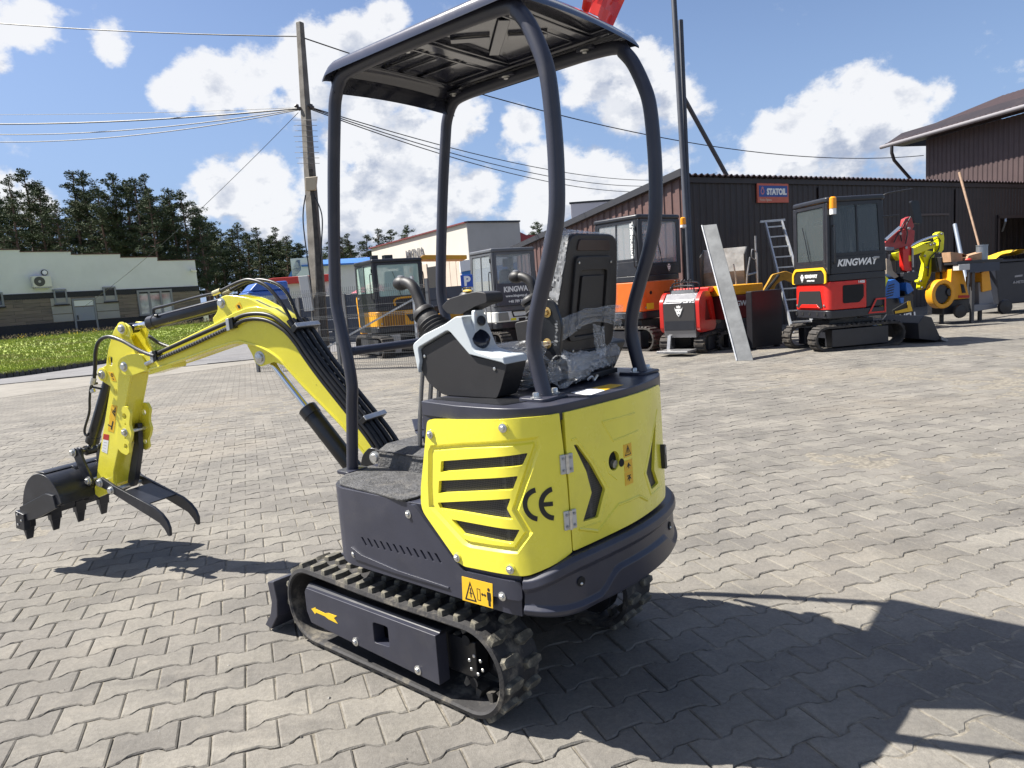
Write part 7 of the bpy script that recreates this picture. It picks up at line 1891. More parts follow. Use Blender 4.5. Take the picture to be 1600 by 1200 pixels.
# ---- red, neon and blue machines beside the black and red excavator
def traced(e, pts, ox=1360, oy=320, sc=5.714, off=0.0):   # outline in the upright plane in which the thing stands
    ex = V((math.cos(e.rotation_euler.z), math.sin(e.rotation_euler.z), 0)); ey = V((-ex.y, ex.x, 0)); o = e.location + ey * off; out = []
    for x, y in pts:
        d = ray(ox + x / sc, oy + y / sc); p = EYE + d * ((o - EYE).dot(ey) / d.dot(ey)) - e.location
        out.append((p.dot(ex), p.z))
    return out
def slab(e, nm, pts, y0, y1, mt, r=.015, bev=.010): return M().prism(rpoly(traced(e, pts), r, 2), xz(0), y0, y1).build(nm, mt, e, bev)
def rod(e, nm, pts, r, y, mt, smooth=True):
    q = [(u, y, z) for u, z in traced(e, pts)]; return M().tube(cr_path(q, 5) if len(q) > 2 else q, r, 8).build(nm, mt, e, smooth=60)
def knob_at(e, x, y, r, yy, mt=STEEL): u, z = traced(e, [(x, y)])[0]; return M().lathe((u, yy, z), (0, -1, 0), [(0, r), (.02, r), (.025, r * .6)], 12).build('pin', mt, e)
rq = pd(1400, 410, 14.2); e_ = empty('red_crane_arm', (rq.x, rq.y, 0), R(14), 'red folded crane arm beside the black and red excavator', 'crane arm')
FRED = mat('faded_red', (.34, .035, .035), .4, var=.2)
slab(e_, 'boom', [(108, 345), (235, 235), (325, 208), (382, 232), (372, 335), (335, 385), (262, 385), (205, 392), (112, 378)], -.05, .07, FRED)
slab(e_, 'knuckle', [(278, 205), (292, 128), (335, 106), (368, 120), (378, 195), (350, 235), (300, 240)], -.04, .06, FRED)
slab(e_, 'stick', [(270, 372), (348, 372), (350, 585), (322, 604), (285, 590), (274, 540)], -.06, .05, REDM)
slab(e_, 'stick_label', [(320, 455), (343, 455), (343, 505), (320, 505)], -.064, -.061, STYEL, .001, 0)
rod(e_, 'ram', [(112, 318), (240, 205)], .032, -.06, CHROME); rod(e_, 'ram', [(345, 385), (350, 560)], .022, -.08, STEEL)
for q in ([(275, 185), (250, 230), (215, 270), (180, 340)], [(300, 130), (262, 170), (240, 250), (250, 330)], [(330, 110), (292, 190), (300, 260), (285, 350)]): rod(e_, 'hose', q, .012, -.085, HOSE)
slab(e_, 'hose_plate', [(112, 378), (190, 380), (180, 410), (118, 412)], -.08, .04, mat('blue_grey_steel', (.16, .18, .22), .5))
for q in ((315, 215), (238, 262), (310, 608), (350, 596), (290, 385)): knob_at(e_, q[0], q[1], .028, -.075)
slab(e_, 'rotator', [(255, 608), (385, 600), (395, 650), (330, 690), (250, 665)], -.12, .12, CABB); slab(e_, 'rotator_shaft', [(275, 660), (345, 660), (340, 830), (280, 830)], -.08, .08, CABB)
slab(e_, 'base_post', [(120, 420), (200, 420), (210, 660), (130, 640)], .12, .3, CABB); slab(e_, 'base_post', [(200, 640), (380, 640), (400, 1000), (190, 1000)], .18, .45, CABB)
slab(e_, 'tan_cover', [(125, 480), (168, 500), (186, 590), (240, 640), (200, 660), (132, 620)], -.05, .1, mat('tan_canvas', (.28, .23, .18), .8, var=.2))
nq = pd(1440, 406, 15.0); e_ = empty('neon_arm', (nq.x, nq.y, 0), R(16), 'neon yellow excavator arm bent beside the red crane arm', 'excavator arm')
slab(e_, 'boom', [(205, 430), (290, 412), (375, 385), (470, 338), (545, 325), (580, 345), (560, 385), (500, 402), (450, 425), (370, 452), (290, 480), (245, 500)], -.05, .07, NEON)
slab(e_, 'head', [(572, 262), (600, 242), (632, 248), (640, 300), (634, 400), (612, 432), (580, 425), (590, 340)], -.06, .06, NEON)
slab(e_, 'stick', [(478, 405), (560, 420), (545, 520), (520, 640), (490, 700), (478, 745), (440, 760), (424, 745), (428, 700), (408, 690), (412, 672), (440, 664), (470, 520), (452, 462)], -.05, .05, NEON)
rod(e_, 'ram', [(300, 395), (385, 345), (470, 308), (575, 275)], .026, -.06, CHROME); rod(e_, 'ram_barrel', [(200, 398), (330, 378)], .034, -.04, CABB)
rod(e_, 'hose', [(590, 330), (580, 400), (540, 440), (505, 480), (490, 560), (485, 640)], .012, -.08, HOSE); rod(e_, 'hose', [(600, 330), (575, 300), (520, 330), (470, 350)], .010, -.08, HOSE)
for q in ((610, 262), (545, 350), (515, 360), (460, 458), (585, 432), (440, 740), (425, 682), (480, 560)): knob_at(e_, q[0], q[1], .024, -.065)
slab(e_, 'wrist_link', [(455, 690), (530, 672), (535, 690), (460, 712)], -.04, .04, STEEL, .005, .004)
slab(e_, 'boom_post', [(210, 440), (260, 440), (270, 1010), (200, 1010)], .1, .3, CABB)
uq = pd(1402, 409, 14.0); e_ = empty('blue_machine', (uq.x, uq.y, 0), R(12), 'blue machine body with slanted louvres behind the black and red excavator', 'machine')
BLUM = mat('machine_blue', (.02, .12, .42), .4)
slab(e_, 'hood', [(112, 838), (150, 682), (220, 662), (262, 700), (266, 832)], -.0, .4, BLUM)
for i in range(5): slab(e_, 'louvre', [(158 - i * 5, 722 + i * 24), (212 - i * 3, 704 + i * 24), (214 - i * 3, 712 + i * 24), (158 - i * 5, 731 + i * 24)], -.008, -.002, BLK, .001, 0)
slab(e_, 'side_hood', [(336, 690), (372, 700), (408, 762), (352, 802), (338, 760)], .05, .35, BLUM); slab(e_, 'blue_step', [(248, 832), (285, 826), (282, 880), (258, 880)], -.05, .0, BLUM)
slab(e_, 'neon_edge', [(106, 838), (112, 600), (132, 640), (158, 660), (138, 700)], -.02, .1, NEON)
slab(e_, 'chassis', [(112, 842), (400, 800), (405, 1010), (112, 1010)], .05, .4, CABB)
pq = pd(1412, 409, 12.9); e_ = empty('promo_board', (pq.x, pq.y, 0), R(8), 'tilted black and yellow board with large letters above the dozer blade', 'sign')
zp = (408 - 500) / FPX * 12.9 + CAMH
e_.location.z = zp
m = M(); m.hexa([(-.16, 0, .06), (.20, -.02, -.02), (.20, .01, -.02), (-.16, .03, .06), (-.22, 0, .20), (.10, -.02, .36), (.10, .01, .36), (-.22, .03, .20)]); m.build('board', BLK, e_)
M().hexa([(-.18, -.012, .14), (.16, -.03, .16), (.16, -.025, .16), (-.18, -.007, .14), (-.18, -.012, .18), (.14, -.03, .24), (.14, -.025, .24), (-.18, -.007, .18)]).build('yellow_stripe', STYEL, e_)
M().hexa([(.07, -.03, .16), (.15, -.03, .16), (.15, -.025, .16), (.07, -.025, .16), (.05, -.03, .34), (.11, -.03, .35), (.11, -.025, .35), (.05, -.025, .34)]).build('yellow_stripe', STYEL, e_)
text('lettering', 'NEU', .16, WHT, e_, (-.10, -.028, .0), (.97, -.04, .10), (0, 0, 1), .006)
M().box(-.1, .1, .03, .12, -zp, .1).build('stand', CABB, e_)
# ---- orange stump grinder with two fat wheels
sq = gp(1480, 505); e_ = empty('stump_grinder', sq, R(4), 'orange-yellow stump grinder with fat black tyres and a ring guard', 'stump grinder')
s_ = 1 / 73.6
def sg_(pts): return [((x - 1480) * s_, (505 - y) * s_) for x, y in pts]
GRY_O = mat('grinder_orange', (.74, .33, .015), .38, var=.05)
m = M(); m.prism(rpoly(sg_([(1470, 470), (1473, 421), (1480, 419), (1490, 420), (1503, 468), (1478, 468)]), .04), xz(-.25), 0, .5); m.build('hood', GRY_O, e_, .03)
M().prism(sg_([(1487, 445), (1492, 446), (1496, 459), (1490, 459)]), xz(-.262), 0, .01).build('hood_slot', CABB, e_)
M().prism(sg_([(1484, 462), (1503, 463), (1503, 467), (1484, 466)]), xz(-.263), 0, .011).build('name_strip', REDP, e_)
ringp = [(math.cos(a) * .26 + (1458 - 1480) * s_, math.sin(a) * .30 + (505 - 458) * s_) for a in [2 * math.pi * i / 26 for i in range(26)]]
ringi = [(math.cos(a) * .17 + (1458 - 1480) * s_, math.sin(a) * .21 + (505 - 458) * s_) for a in [2 * math.pi * i / 26 for i in range(26)]]
m = M(); m.plate(ringp, [ringi], xz(-.30), 0, .22); m.build('ring_guard', GRY_O, e_, .02)
M().prism([(x * .9 + .1 * (1458 - 1480) * s_, z * .9 + .1 * (505 - 458) * s_) for x, z in ringi], xz(-.24), 0, .1).build('cutter_disc', CABB, e_)
m = M(); m.cyl(((1471 - 1480) * s_, -.28, (505 - 456) * s_), ((1471 - 1480) * s_, -.1, (505 - 456) * s_), .09); m.box((1462 - 1480) * s_, (1505 - 1480) * s_, -.2, .3, .20, .50); m.box((1464 - 1480) * s_, (1500 - 1480) * s_, -.1, .3, (505 - 425) * s_, (505 - 402) * s_)
m.build('engine', CABB, e_, .02, kind='stuff')
for x, r_ in ((1481, .26), (1553, .28)):
    w = M(); w.lathe(((x - 1480) * s_, -.42, r_), (0, 1, 0), [(0, r_ * .45), (.0, r_ * .62), (.03, r_ * .92), (.08, r_), (.22, r_), (.27, r_ * .92), (.30, r_ * .6), (.29, r_ * .3)], 26); wo = w.build('wheel', RUBB, e_, smooth=40)
    M().lathe(((x - 1480) * s_, -.40, r_), (0, -1, 0), [(-.05, r_ * .55), (.0, r_ * .5), (.01, r_ * .2), (.02, 0)], 18).build('rim', mat('dark_rim', (.016, .016, .018), .5), wo)
m = M(); m.prism(sg_([(1505, 478), (1550, 480), (1552, 486), (1505, 490)]), xz(-.2), 0, .4); m.prism(sg_([(1522, 445), (1540, 445), (1548, 478), (1524, 482)]), xz(-.15), 0, .35); m.build('frame', mat('frame_mid_grey', (.22, .22, .23), .5), e_, .01)
M().prism(rpoly(sg_([(1524, 430), (1536, 427), (1541, 458), (1526, 460)]), .02), xz(-.2), 0, .3).build('side_cover', GRY_O, e_, .02)
m = M(); m.tube([((1506 - 1480) * s_, -.1, .5), ((1508 - 1480) * s_, -.1, 1.05)], .02, 8); m.tube([((1514 - 1480) * s_, 0, .35), ((1512 - 1480) * s_, 0, .95)], .03, 8); m.build('lever', STEEL, e_, kind='stuff')
m = M(); m.blob(((1480 - 1480) * s_, 0, (505 - 408) * s_), (.22, .2, .07), 12, 7); m.blob(((1492 - 1480) * s_, .05, (505 - 407) * s_), (.14, .15, .06), 12, 7)
rag = empty('yellow_rag', e_.location + V((0, 0, 0)), R(4), 'crumpled yellow cloth lying on top of the stump grinder', 'cloth'); m.build('cloth', mat('rag_yellow', (.62, .45, .05), .8, var=.25, vscale=20, bump=.8, bscale=30), rag)
# ---- work bench, boxes, can, bar, broom handle
wq = gp(1518, 505); e_ = empty('work_bench', wq, R(6), 'dark work bench with a grey front leg behind the stump grinder', 'bench')
sb_ = 1 / 75.0
bzz = (505 - 412) * sb_
M().box((1490 - 1518) * sb_, (1566 - 1518) * sb_, -.05, .55, bzz - .02, bzz + .04).build('bench_top', CABB, e_, .005); M().box((1510 - 1518) * sb_, (1560 - 1518) * sb_, -.06, -.045, bzz - .20, bzz - .022).build('apron', NAVY, e_)
M().box((1492 - 1518) * sb_, (1510 - 1518) * sb_, -.07, .1, bzz - .14, bzz - .024).build('drawer', mat('pale_metal', (.45, .45, .44), .5), e_, .004)
for x, y in ((0, 0), (-.3, .48), (.58, .48)): M().hexa([(x - .03, y - .03, 0), (x + .03, y - .03, 0), (x + .03, y + .03, 0), (x - .03, y + .03, 0), (x - .02, y - .03, bzz - .025), (x + .04, y - .03, bzz - .025), (x + .04, y + .03, bzz - .025), (x - .02, y + .03, bzz - .025)]).build('leg', mat('leg_grey', (.05, .05, .053), .5), e_)
BZ = bzz + .041
CARD = mat('cardboard', (.36, .22, .13), .8, var=.12)
def bench_thing(px, name, label, cat, dy=.2): 
    o = empty(name, wq + V((math.cos(R(6)) * (px - 1518) * sb_ - math.sin(R(6)) * dy, math.sin(R(6)) * (px - 1518) * sb_ + math.cos(R(6)) * dy, BZ)), R(6), label, cat); return o
o = bench_thing(1498, 'cardboard_box', 'taller open cardboard box at the left end of the work bench', 'box'); M().hexa([(-.12, -.1, 0), (.14, -.1, 0), (.14, .15, 0), (-.12, .15, 0), (-.14, -.1, .20), (.12, -.1, .16), (.12, .15, .16), (-.14, .15, .20)]).build('carton', CARD, o, .004); M().hexa([(.13, -.1, .15), (.24, -.12, .10), (.24, .12, .10), (.13, .14, .15), (.13, -.1, .155), (.24, -.12, .105), (.24, .12, .105), (.13, .14, .155)]).build('flap', CARD, o)
o = bench_thing(1525, 'cardboard_box', 'flatter brown cardboard box beside the metal can on the bench', 'box', .12); M().hexa([(-.20, -.1, 0), (.24, -.1, 0), (.24, .15, 0), (-.20, .15, 0), (-.16, -.1, .10), (.22, -.1, .17), (.22, .15, .17), (-.16, .15, .10)]).build('carton', CARD, o, .004); M().box(-.1, .02, -.104, -.101, .04, .05).build('tape', mat('tape_brown', (.22, .13, .07), .4), o)
o = bench_thing(1540, 'metal_can', 'blue-grey metal canister standing on the work bench', 'canister', .1); M().lathe((0, 0, 0), (0, 0, 1), [(0, .105), (.28, .105), (.281, .112), (.30, .112), (.301, .09)], 20).build('can', mat('can_metal', (.24, .27, .31), .35, .6), o); M().lathe((0, 0, .302), (0, 0, 1), [(0, .03), (.02, .03)], 12).build('cap', BLACKP, o)
o = bench_thing(1506, 'red_rag', 'small red cloth at the corner of the work bench', 'cloth', -.02); M().blob((0.06, 0, .02), (.07, .05, .03), 10, 6).build('cloth', REDP, o)
p0_, p1_ = pd(1534, 400, 15.2), pd(1499, 270, 16.6)
o = empty('wooden_pole', p0_, 0, 'long thin wooden pole leaning on the wall above the work bench', 'pole'); M().tube([tuple((p0_ - p1_) * .25), tuple((p1_ - p0_) * .5), tuple(p1_ - p0_)], [.022, .024, .032], 10).build('shaft', mat('pole_wood', (.22, .14, .09), .7, var=.2), o, smooth=60)
p0_, p1_ = pd(1502, 400, 15.9), pd(1492, 351, 16.4)
o = empty('grey_pipe', p0_, 0, 'short blue-grey pipe leaning on the wall behind the boxes', 'pipe'); M().tube([tuple((p0_ - p1_) * 1.2), tuple(p1_ - p0_)], .045, 12).build('tube', mat('pipe_grey', (.16, .19, .24), .5), o, smooth=60)
# ---- waste container with yellow sheet on top
cq = gp(1560, 491.5); e_ = empty('waste_container', cq, R(10), 'big dark wheeled waste container at the right edge', 'container')
sc_ = 1 / 69.0; zc1 = (491 - 406) * sc_
m = M(); m.hexa([(.02, 0, .22), (1.05, 0, .22), (1.05, .9, .22), (.02, .9, .22), (-.20, -.08, zc1 - .05), (1.2, -.08, zc1 - .05), (1.2, 1.0, zc1 - .05), (-.20, 1.0, zc1 - .05)]); m.build('bin', mat('bin_navy', (.020, .024, .036), .5, var=.1), e_, .03)
M().box(-.26, 1.26, -.14, 1.06, zc1 - .048, zc1).build('rim', mat('bin_navy', (0, 0, 0)), e_, .015)
for x in (.15, .92): M().lathe((x, .02, .10), (0, 1, 0), [(0, .10), (.06, .10), (.061, .04)], 16).build('castor', RUBB, e_); M().box(x - .03, x + .03, .02, .1, .12, .22).build('fork', STEEL, e_)
LT = mat('pale_text', (.30, .30, .32), .6)
M().prism([(.36, .82), (.56, .83), (.56, .87), (.36, .86)], lambda u, v, d: (u, -.052 - (v - .8) * .08 - d, v), 0, .004).build('label', LT, e_); text('lettering', 'A-METS', .085, LT, e_, (.32, -.052, .68), (1, 0, 0), (0, -.08, 1), .003)
o = empty('yellow_sheet', cq + V((0, 0, zc1)), R(10), 'yellow plastic sheet lying over the waste container', 'plastic sheet')
m = M(); m.grid(lambda u, v: (-.22 + 1.5 * u, -.10 + .9 * v, .01 + .20 * math.sin(min(1, u * 2.2) * 1.5) * (1 - .55 * v) + .025 * math.sin(u * 17 + v * 5) + .02 * math.sin(v * 13 + u * 9)), 26, 14); m.build('sheet', mat('sheet_yellow', (.72, .44, .02), .35, var=.08), o, smooth=30)
o2 = empty('white_bag', cq + V((.95, .05, zc1)), 0, 'white bag half under the yellow sheet on the container', 'bag'); M().blob((.1, -.1, .06), (.28, .15, .08), 12, 8).build('bag', WHT, o2)
# glossy red sheet standing up from the right edge of the canopy roof
fb_ = pd(957, 37, 2.84)
fl = empty('red_film', fb_, 0, 'glossy red plastic sheet sticking up from the canopy roof edge', 'plastic sheet')
rq_ = np.random.default_rng(5)
Wk = rq_.normal(size=(9, 9)) * .010
def film_pt(u, v):
    a = V((-.118, 0, .072)).lerp(V((0, 0, -.012)), u) if u < .999 else V((0, 0, -.012))
    b = V((-.05, 0, .36)).lerp(V((.20, 0, .36)), u)
    p = a.lerp(b, v)
    k = float(Wk[int(u * 8), int(v * 8)])
    return (p.x, k + .05 * abs(u - .45) + .03 * v, p.z)
m = M(); m.grid(film_pt, 8, 8); m.grid(lambda u, v: V(film_pt(u, v)) + V((0, .004, 0)), 8, 8); m.build('sheet', mat('red_film', (.78, .035, .02), .22, coat=.5), fl, smooth=8)
# ================================================================== MESH FENCE, POLE, WIRES, SIGN
WIRE = mat('fence_wire', (.10, .105, .11), .85, 0, spec=.1)
fa, fb = pd(392, 483, 15.2), pd(668, 463, 13.4)
fn = Facade(fa, fb, 'mesh_fence', 'grey welded mesh fence with folded wires in front of the yellow excavator', 'fence')
ztf = fn.z(600, 443)
npan = 2; Lp_ = fn.L / npan
vw = bpy.data.meshes
for k in range(npan + 1):
    u = fn.L * k / npan; M().box(u - .03, u + .03, -.02, .04, 0, ztf + .03).build('post', mat('fence_post', (.15, .155, .16), .5, .4), fn.root)
for k in range(npan):
    a, b = fn.L * k / npan + .05, fn.L * (k + 1) / npan - .05
    zs_ = [.05, .25, .45, .70, .90, 1.10, 1.32, 1.52]
    folds = [.08, .62, 1.05, ztf - .14]
    pf = [(0, 0.02)]
    for fz in folds: pf += [(0, fz), (-.035, fz + .03), (0, fz + .06)]
    pf += [(0, ztf)]
    hw = M()
    for i in range(int((b - a) / .05) + 1): hw.tube([(a + i * .05, y, z) for y, z in pf], .0034, 4)
    hw.build('vertical_wires', WIRE, fn.root, smooth=0, kind='stuff')
    for fz in folds:
        for dy, dz in ((0, 0), (-.035, .03), (0, .06)): M().tube([(a, dy - .004, fz + dz), (b, dy - .004, fz + dz)], .0038, 5).build('horizontal_wire', WIRE, fn.root)
    for z in (.32, .84, 1.28): M().tube([(a, -.005, z), (b, -.005, z)], .0035, 5).build('horizontal_wire', WIRE, fn.root)
M().beam((fn.L * .42, .02, .45), (fn.L * .95, .05, 1.38), .03, .03).build('fence_stay', ALU, fn.root)
M().box(fn.L - .35, fn.L - .30, .0, .05, 0, ztf + .1).build('gate_post', ALU, fn.root)
# parking sign
pq = pd(731, 459, 14.6); ps = empty('parking_sign', (pq.x, pq.y, 0), R(-3), 'blue square parking sign with white P behind the joystick', 'sign')
z0, z1 = (459 - 449) / FPX * 14.6 + CAMH, (459 - 430) / FPX * 14.6 + CAMH
hs = (z1 - z0) / 2
M().cyl((0, .05, 0), (0, .05, z1 - .05), .03, n=10).build('post', ALU, ps); M().box(-hs, hs, -.01, .012, z0, z1).build('plate', mat('parking_blue', (.02, .08, .42), .4), ps, .004)
text('letter', 'P', hs * 2.1, WHT, ps, (-hs * .48, -.014, z0 + hs * .28), (1, 0, 0), (0, 0, 1), .012, .002)
M().box(-hs * .9, hs * .9, -.01, .012, z0 - hs * .52, z0 - .02).build('sub_plate', WHT, ps); text('lettering', 'MYJNIA', hs * .42, BLK, ps, (-hs * .74, -.014, z0 - hs * .42), (1, 0, 0), (0, 0, 1), .001, .001)

# utility pole
PD = 17.2
pt, pb = pd(468.5, 35, PD), pd(497, 460, PD)
dpt = (pt - pb).normalized(); pg = pb - dpt * (pb.z / dpt.z)
up_ = empty('utility_pole', pg, 0, 'weathered leaning utility pole with floodlight and grey junction box', 'utility pole')
Pm = lambda z, o=V((0, 0, 0)): dpt * (z / dpt.z) + o
PWOOD = mat('pole_concrete', (.165, .15, .13), .85, var=.25, vscale=3, bump=.3, bscale=25, dirt=.4, dcol=(.08, .07, .06), dscale=2)
m = M(); ring_ = []
for z, w in ((0, .15), (pt.z, .072)):
    c = Pm(z); w *= 1.3; ring_ += [c + V((-w, -w * .35, 0)), c + V((w * .25, -w, 0)), c + V((w, w * .35, 0)), c + V((-w * .25, w, 0))]
m.hexa(ring_); pole_ = m.build('shaft', PWOOD, up_, .015)
M().hexa([p + V((0, 0, 0)) for p in [Pm(0) + V((x, y, 0)) for x, y in ((.10, -.22), (.22, -.22), (.22, -.14), (.10, -.14))] + [Pm(4.6) + V((x, y, 0)) for x, y in ((.02, -.17), (.10, -.17), (.10, -.10), (.02, -.10))]]).build('stub', mat('stub_dark', (.05, .045, .04), .9, var=.3), up_)
zfl = (478 - 293) / FPX * PD + CAMH
c = Pm(zfl) + V((.05, -.2, 0)); M().hexa([c + V(p) for p in ((-.13, -.04, -.16), (.12, -.08, -.16), (.12, .04, -.16), (-.13, .06, -.16), (-.09, -.10, .14), (.20, -.14, .14), (.20, -.02, .16), (-.09, .0, .16))]).build('floodlight', mat('lamp_housing', (.42, .36, .27), .5), up_, .015)
zbx = (476 - 458) / FPX * PD + CAMH
c = Pm(zbx) + V((-.20, -.20, 0)); M().hexa([c + V(p) for p in ((-.10, -.08, -.42), (.12, -.08, -.42), (.12, .08, -.42), (-.10, .08, -.42), (-.16, -.08, .42), (.06, -.08, .42), (.06, .08, .42), (-.16, .08, .42))]).build('junction_box', mat('box_grey', (.55, .55, .53), .5), up_, .01)
for sx, pts in ((-1, [(-.10, zfl - .25), (-.20, zfl - .9), (-.12, zfl - 2.3), (-.10, zfl - 3.4), (.0, zfl - 4.0)]), (1, [(.08, zfl - .2), (.26, zfl - .75), (.20, zfl - 1.5), (.12, zfl - 2.4), (.12, 2.0)])):
    M().tube(cr_path([Pm(z) + V((x, -.16, 0)) for x, z in pts], 6), .016, 6).build('cable', BLACKP, up_)
zin = (478 - 171) / FPX * PD + CAMH
for dx, dz in ((-.20, .02), (-.14, -.05), (.14, 0), (.17, -.04)): M().lathe(Pm(zin) + V((dx, -.05, dz)), (1, 0, 0), [(-.05, .03), (0, .05), (.05, .03)], 10).build('insulator', mat('insulator_brown', (.05, .04, .04), .3), up_)
m = M()
for k in range(9):
    z = zin - .35 - k * .13
    m.tube([Pm(z) + V((-.30 + .02 * (k % 3), -.12, .02)), Pm(z) + V((.28, -.12, -.02))], .006, 4)
m.build('antenna_rods', STEEL, up_, kind='stuff')
# overhead lines
WBLK = mat('cable_black', (.012, .012, .014), .6)
def wire(a, b, sag, r, label, n=26, grp='overhead lines at the utility pole'):
    a, b = V(a), V(b)
    pts = [a.lerp(b, t / n) - V((0, 0, sag * 4 * (t / n) * (1 - t / n))) for t in range(n + 1)]
    o = M().tube([p - a for p in pts], r, 5).build('overhead_line', WBLK, None, smooth=60)
    o.location = a
    return tag(o, label, 'cable', grp)
top_w = pd(467.5, 57, PD)
wire(pd(-160, 22, 21), top_w, .12, .016, 'single black line to the top of the utility pole from the left')
wire(top_w, pd(1443, 243, 31.4), 1.05, .016, 'black line from the pole top past the canopy to the brown hall')
ins = pd(466, 170, PD)
for (y0, d, s, r, lb) in ((171, 26, .10, .007, 'uppermost thin line in the bundle left of the pole'), (184, 24, .20, .022, 'thick twisted line in the bundle left of the pole'), (196, 23, .35, .014, 'third line from the top in the bundle left of the pole'), (208, 22, .40, .013, 'lowest line in the bundle left of the pole')):
    wire(pd(-160, y0 + 6, d), ins + V((0, 0, (190 - y0) * .0015)), s, r, lb)
insr = pd(486, 171, PD)
for (y1, d, s, lb) in ((276, 44, 1.25, 'lower of the lines running from the pole behind the canopy to the right'), (269, 44, 1.15, 'middle line running from the pole behind the canopy to the right'), (264, 46, 1.0, 'upper thin line running from the pole behind the canopy to the right')):
    wire(insr + V((0, 0, (276 - y1) * .004)), pd(1120, y1 + 6, d), s, .014, lb)
wire(pd(466, 176, PD), pd(130, 480, 31), .25, .007, 'thin guy line falling from the pole across the pines to the left')
wire(pd(640, 476, 40), pd(1060, 400, 19), .3, .004, 'hair-thin stay wire near the warehouse gable') if False else None

# ================================================================== PINES
def needle_material():
    m = bpy.data.materials.new('pine_needles'); m.use_nodes = True
    t = NT(m.node_tree); b = m.node_tree.nodes['Principled BSDF']
    ge = t.n('ShaderNodeNewGeometry'); oi = t.n('ShaderNodeObjectInfo').outputs['Random']
    r_ = ge.outputs['Random Per Island']
    tc = t.n('ShaderNodeTexCoord').outputs['Object']
    n = t.noise(tc, .55, 3).outputs[0]
    c = t.mix(r_, (.034, .050, .023), (.085, .110, .045))
    c = t.mix(t.m('MULTIPLY', t.ramp(n, .45, .7), .5), c, (.085, .095, .035))
    c = t.mix(t.m('MULTIPLY', oi, .35), c, (.040, .060, .040))
    m.node_tree.links.new(c, b.inputs['Base Color']); b.inputs['Roughness'].default_value = .75
    b.inputs['Specular IOR Level'].default_value = .2
    return m
NEED = needle_material()
BARK = mat('pine_bark', (.13, .085, .06), .9, var=.35, vscale=3)
def pine_meshes(seed, H=13.0, style=0):
    rg = np.random.default_rng(seed)
    tr = M(); bend = rg.normal(size=2) * .25
    ax = lambda z: V((bend[0] * (z / H) ** 2 + .08 * math.sin(z * .7 + seed), bend[1] * (z / H) ** 2, z))
    tr.tube([ax(H * k / 10) for k in range(11)], [.17 * (1 - .09 * k) + .012 for k in range(11)], 7)
    pv, pf = [], []
    nb = 46 if style == 0 else 40
    lo = .30 if style == 0 else .22
    for i in range(nb):
        t = lo + (1 - lo) * (i + rg.random() * .8) / nb
        z = H * t; a = rg.random() * 6.283
        if style == 0: L = (1.9 * (1 - (t - .62) ** 2 * 5.0) if t < .62 else 1.9 * (1 - ((t - .62) / .38) ** 1.8 * .88)) * (.60 + .6 * rg.random())
        else: L = 2.0 * (1 - t) ** .75 * (.65 + .5 * rg.random()) + .22
        L = max(.25, L); el = .10 + .55 * (t - .4) + rg.normal() * .14
        d = V((math.cos(a) * math.cos(el), math.sin(a) * math.cos(el), math.sin(el)))
        b0 = ax(z); b1 = b0 + d * L + V((0, 0, .12 * L))
        if L > .5: tr.tube([b0, b0.lerp(b1, .5) - V((0, 0, .03)), b1], [.035, .02, .006], 4, cap=False)
        # clumps of needle sprays along the outer branch
        nc = int(4 + L * 5.0)
        for k in range(nc):
            s = .30 + .75 * (k + rg.random()) / nc
            c = b0.lerp(b1, s) + V((rg.normal() * .16 * L * .6, rg.normal() * .16 * L * .6, rg.normal() * .10))
            rr = .17 + .15 * rg.random()
            for q in range(16):
                u = rg.normal(size=3); u /= np.linalg.norm(u); u[2] = u[2] * .7 + .25
                p = V((c.x + u[0] * rr * .35, c.y + u[1] * rr * .35, c.z + u[2] * rr * .3))
                e = V((c.x + u[0] * rr * 1.25, c.y + u[1] * rr * 1.25, c.z + u[2] * rr * 1.0))
                sd_ = V(rg.normal(size=3)); sd_ = sd_.cross(e - p); sd_ = sd_.normalized() * (.028 + .03 * rg.random())
                o = len(pv); pv += [tuple(p - sd_ * .5), tuple(e - sd_), tuple(e + sd_ * .6 + V((0, 0, .02)))]; pf.append((o, o + 1, o + 2))
    mt = tr.mesh('trunk', BARK, 60)
    me = bpy.data.meshes.new('crown'); me.from_pydata(pv, [], pf); me.materials.append(NEED); me.update()
    return mt, me
PINES = [pine_meshes(s, 13.0, st) for s, st in ((1, 0), (2, 0), (3, 1), (4, 0), (5, 1))]
shapes_ = ['broad', 'ragged', 'narrow pointed', 'leaning', 'slim conical']
def horizon(x): return 512.2 - .0733 * x
def pine(px, ytop, dep, v, label, grp, zbase=.5, wide=1.0):
    hy_ = horizon(px); zt = (hy_ - ytop) / FPX * dep + CAMH
    p = pd(px, hy_, dep); s = (zt - zbase) / 13.0
    e = empty('pine_tree', (p.x, p.y, zbase), rp_.random() * 6.28, label, 'tree', grp)
    e.scale = (s * wide, s * wide, s)
    mt, me = PINES[v]
    link('trunk', mt, e); link('crown', me, e)
rp_ = random.Random(9)
front = [(-38, 300, 2), (-12, 318, 0), (12, 297, 2), (30, 345, 1), (50, 284, 2), (72, 273, 0), (92, 300, 1), (112, 322, 3), (140, 276, 4), (160, 278, 1), (184, 300, 3), (202, 279, 0), (222, 290, 0), (241, 286, 1), (258, 305, 3), (270, 281, 2), (288, 303, 1), (308, 304, 0), (330, 345, 1)]
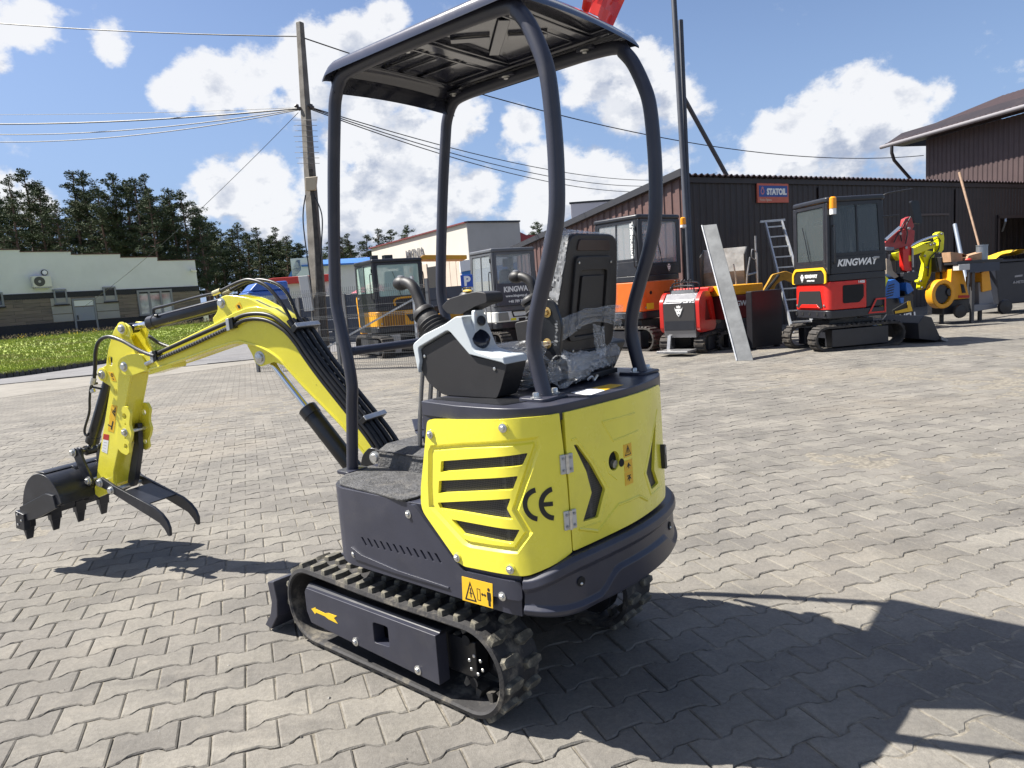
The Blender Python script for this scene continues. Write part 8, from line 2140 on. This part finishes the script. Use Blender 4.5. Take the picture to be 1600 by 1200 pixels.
ORD = 'leftmost,second,third,fourth,fifth,sixth,seventh,eighth,ninth,tenth,eleventh,twelfth,thirteenth,fourteenth,fifteenth,sixteenth,seventeenth,eighteenth,nineteenth,twentieth,twenty-first,twenty-second,twenty-third,twenty-fourth,twenty-fifth,twenty-sixth,twenty-seventh,twenty-eighth'.split(',')
def nth(i): return 'leftmost' if i == 0 else ORD[i] + ' from left'
spots = [(31, 'highest parapet step'), (110, 'second parapet step'), (187, 'third parapet step'), (245, 'fourth parapet step'), (306, 'lowest parapet step'), (999, None)]
def spot(x): return next(n for lim, n in spots if x < lim)
cnt_ = {}
for i, (x, y, v) in enumerate(front):
    if x < 0: continue
    sp_ = spot(x); k_ = cnt_[sp_] = cnt_.get(sp_, -1) + 1
    lb = '%s pine behind the %s of the white building, %s there' % (shapes_[v], sp_, nth(k_)) if sp_ else '%s pine just right of the white building end, %s there' % (shapes_[v], nth(k_))
    pine(x, y, 60 + rp_.uniform(-2, 3), v, lb, 'pines behind the white building', wide=1.12)
for i, x in enumerate(range(2, 345, 14)):
    pine(x + rp_.uniform(-5, 5), 322 + rp_.uniform(-14, 26), 69 + rp_.uniform(-3, 5), rp_.randrange(5), 'darker pine half hidden in the second row behind the white building, %s' % nth(i), 'second row of pines', wide=1.25)
far = [(345, 352, 1), (358, 362, 0), (383, 354, 3), (398, 372, 1), (413, 359, 4), (430, 376, 0), (447, 360, 2), (458, 372, 1), (474, 384, 0), (505, 390, 3), (528, 378, 0), (545, 373, 1), (562, 368, 2), (583, 370, 0), (601, 361, 4), (622, 362, 0), (645, 357, 3), (663, 372, 1), (848, 350, 1), (838, 366, 0)]
for i, (x, y, v) in enumerate(far):
    lb = ('far pine peeping over the red eaves right of the car wash, %s one' % ('taller', 'shorter')[i - 18]) if i >= 18 else '%s far pine between the white building and the car wash, %s' % (shapes_[v], nth(i))
    pine(x, y, 88 + rp_.uniform(-4, 4), v, lb, 'far pines between the buildings', 0, 1.35)
for i, x in enumerate(range(334, 690, 13)):
    pine(x + rp_.uniform(-5, 5), (372 if x < 470 else 388) + rp_.uniform(-8, 12), 98 + rp_.uniform(-3, 5), rp_.randrange(5), 'low dark pine in the far wood behind the blue roof, %s' % nth(i), 'far wood', 0, 1.7)
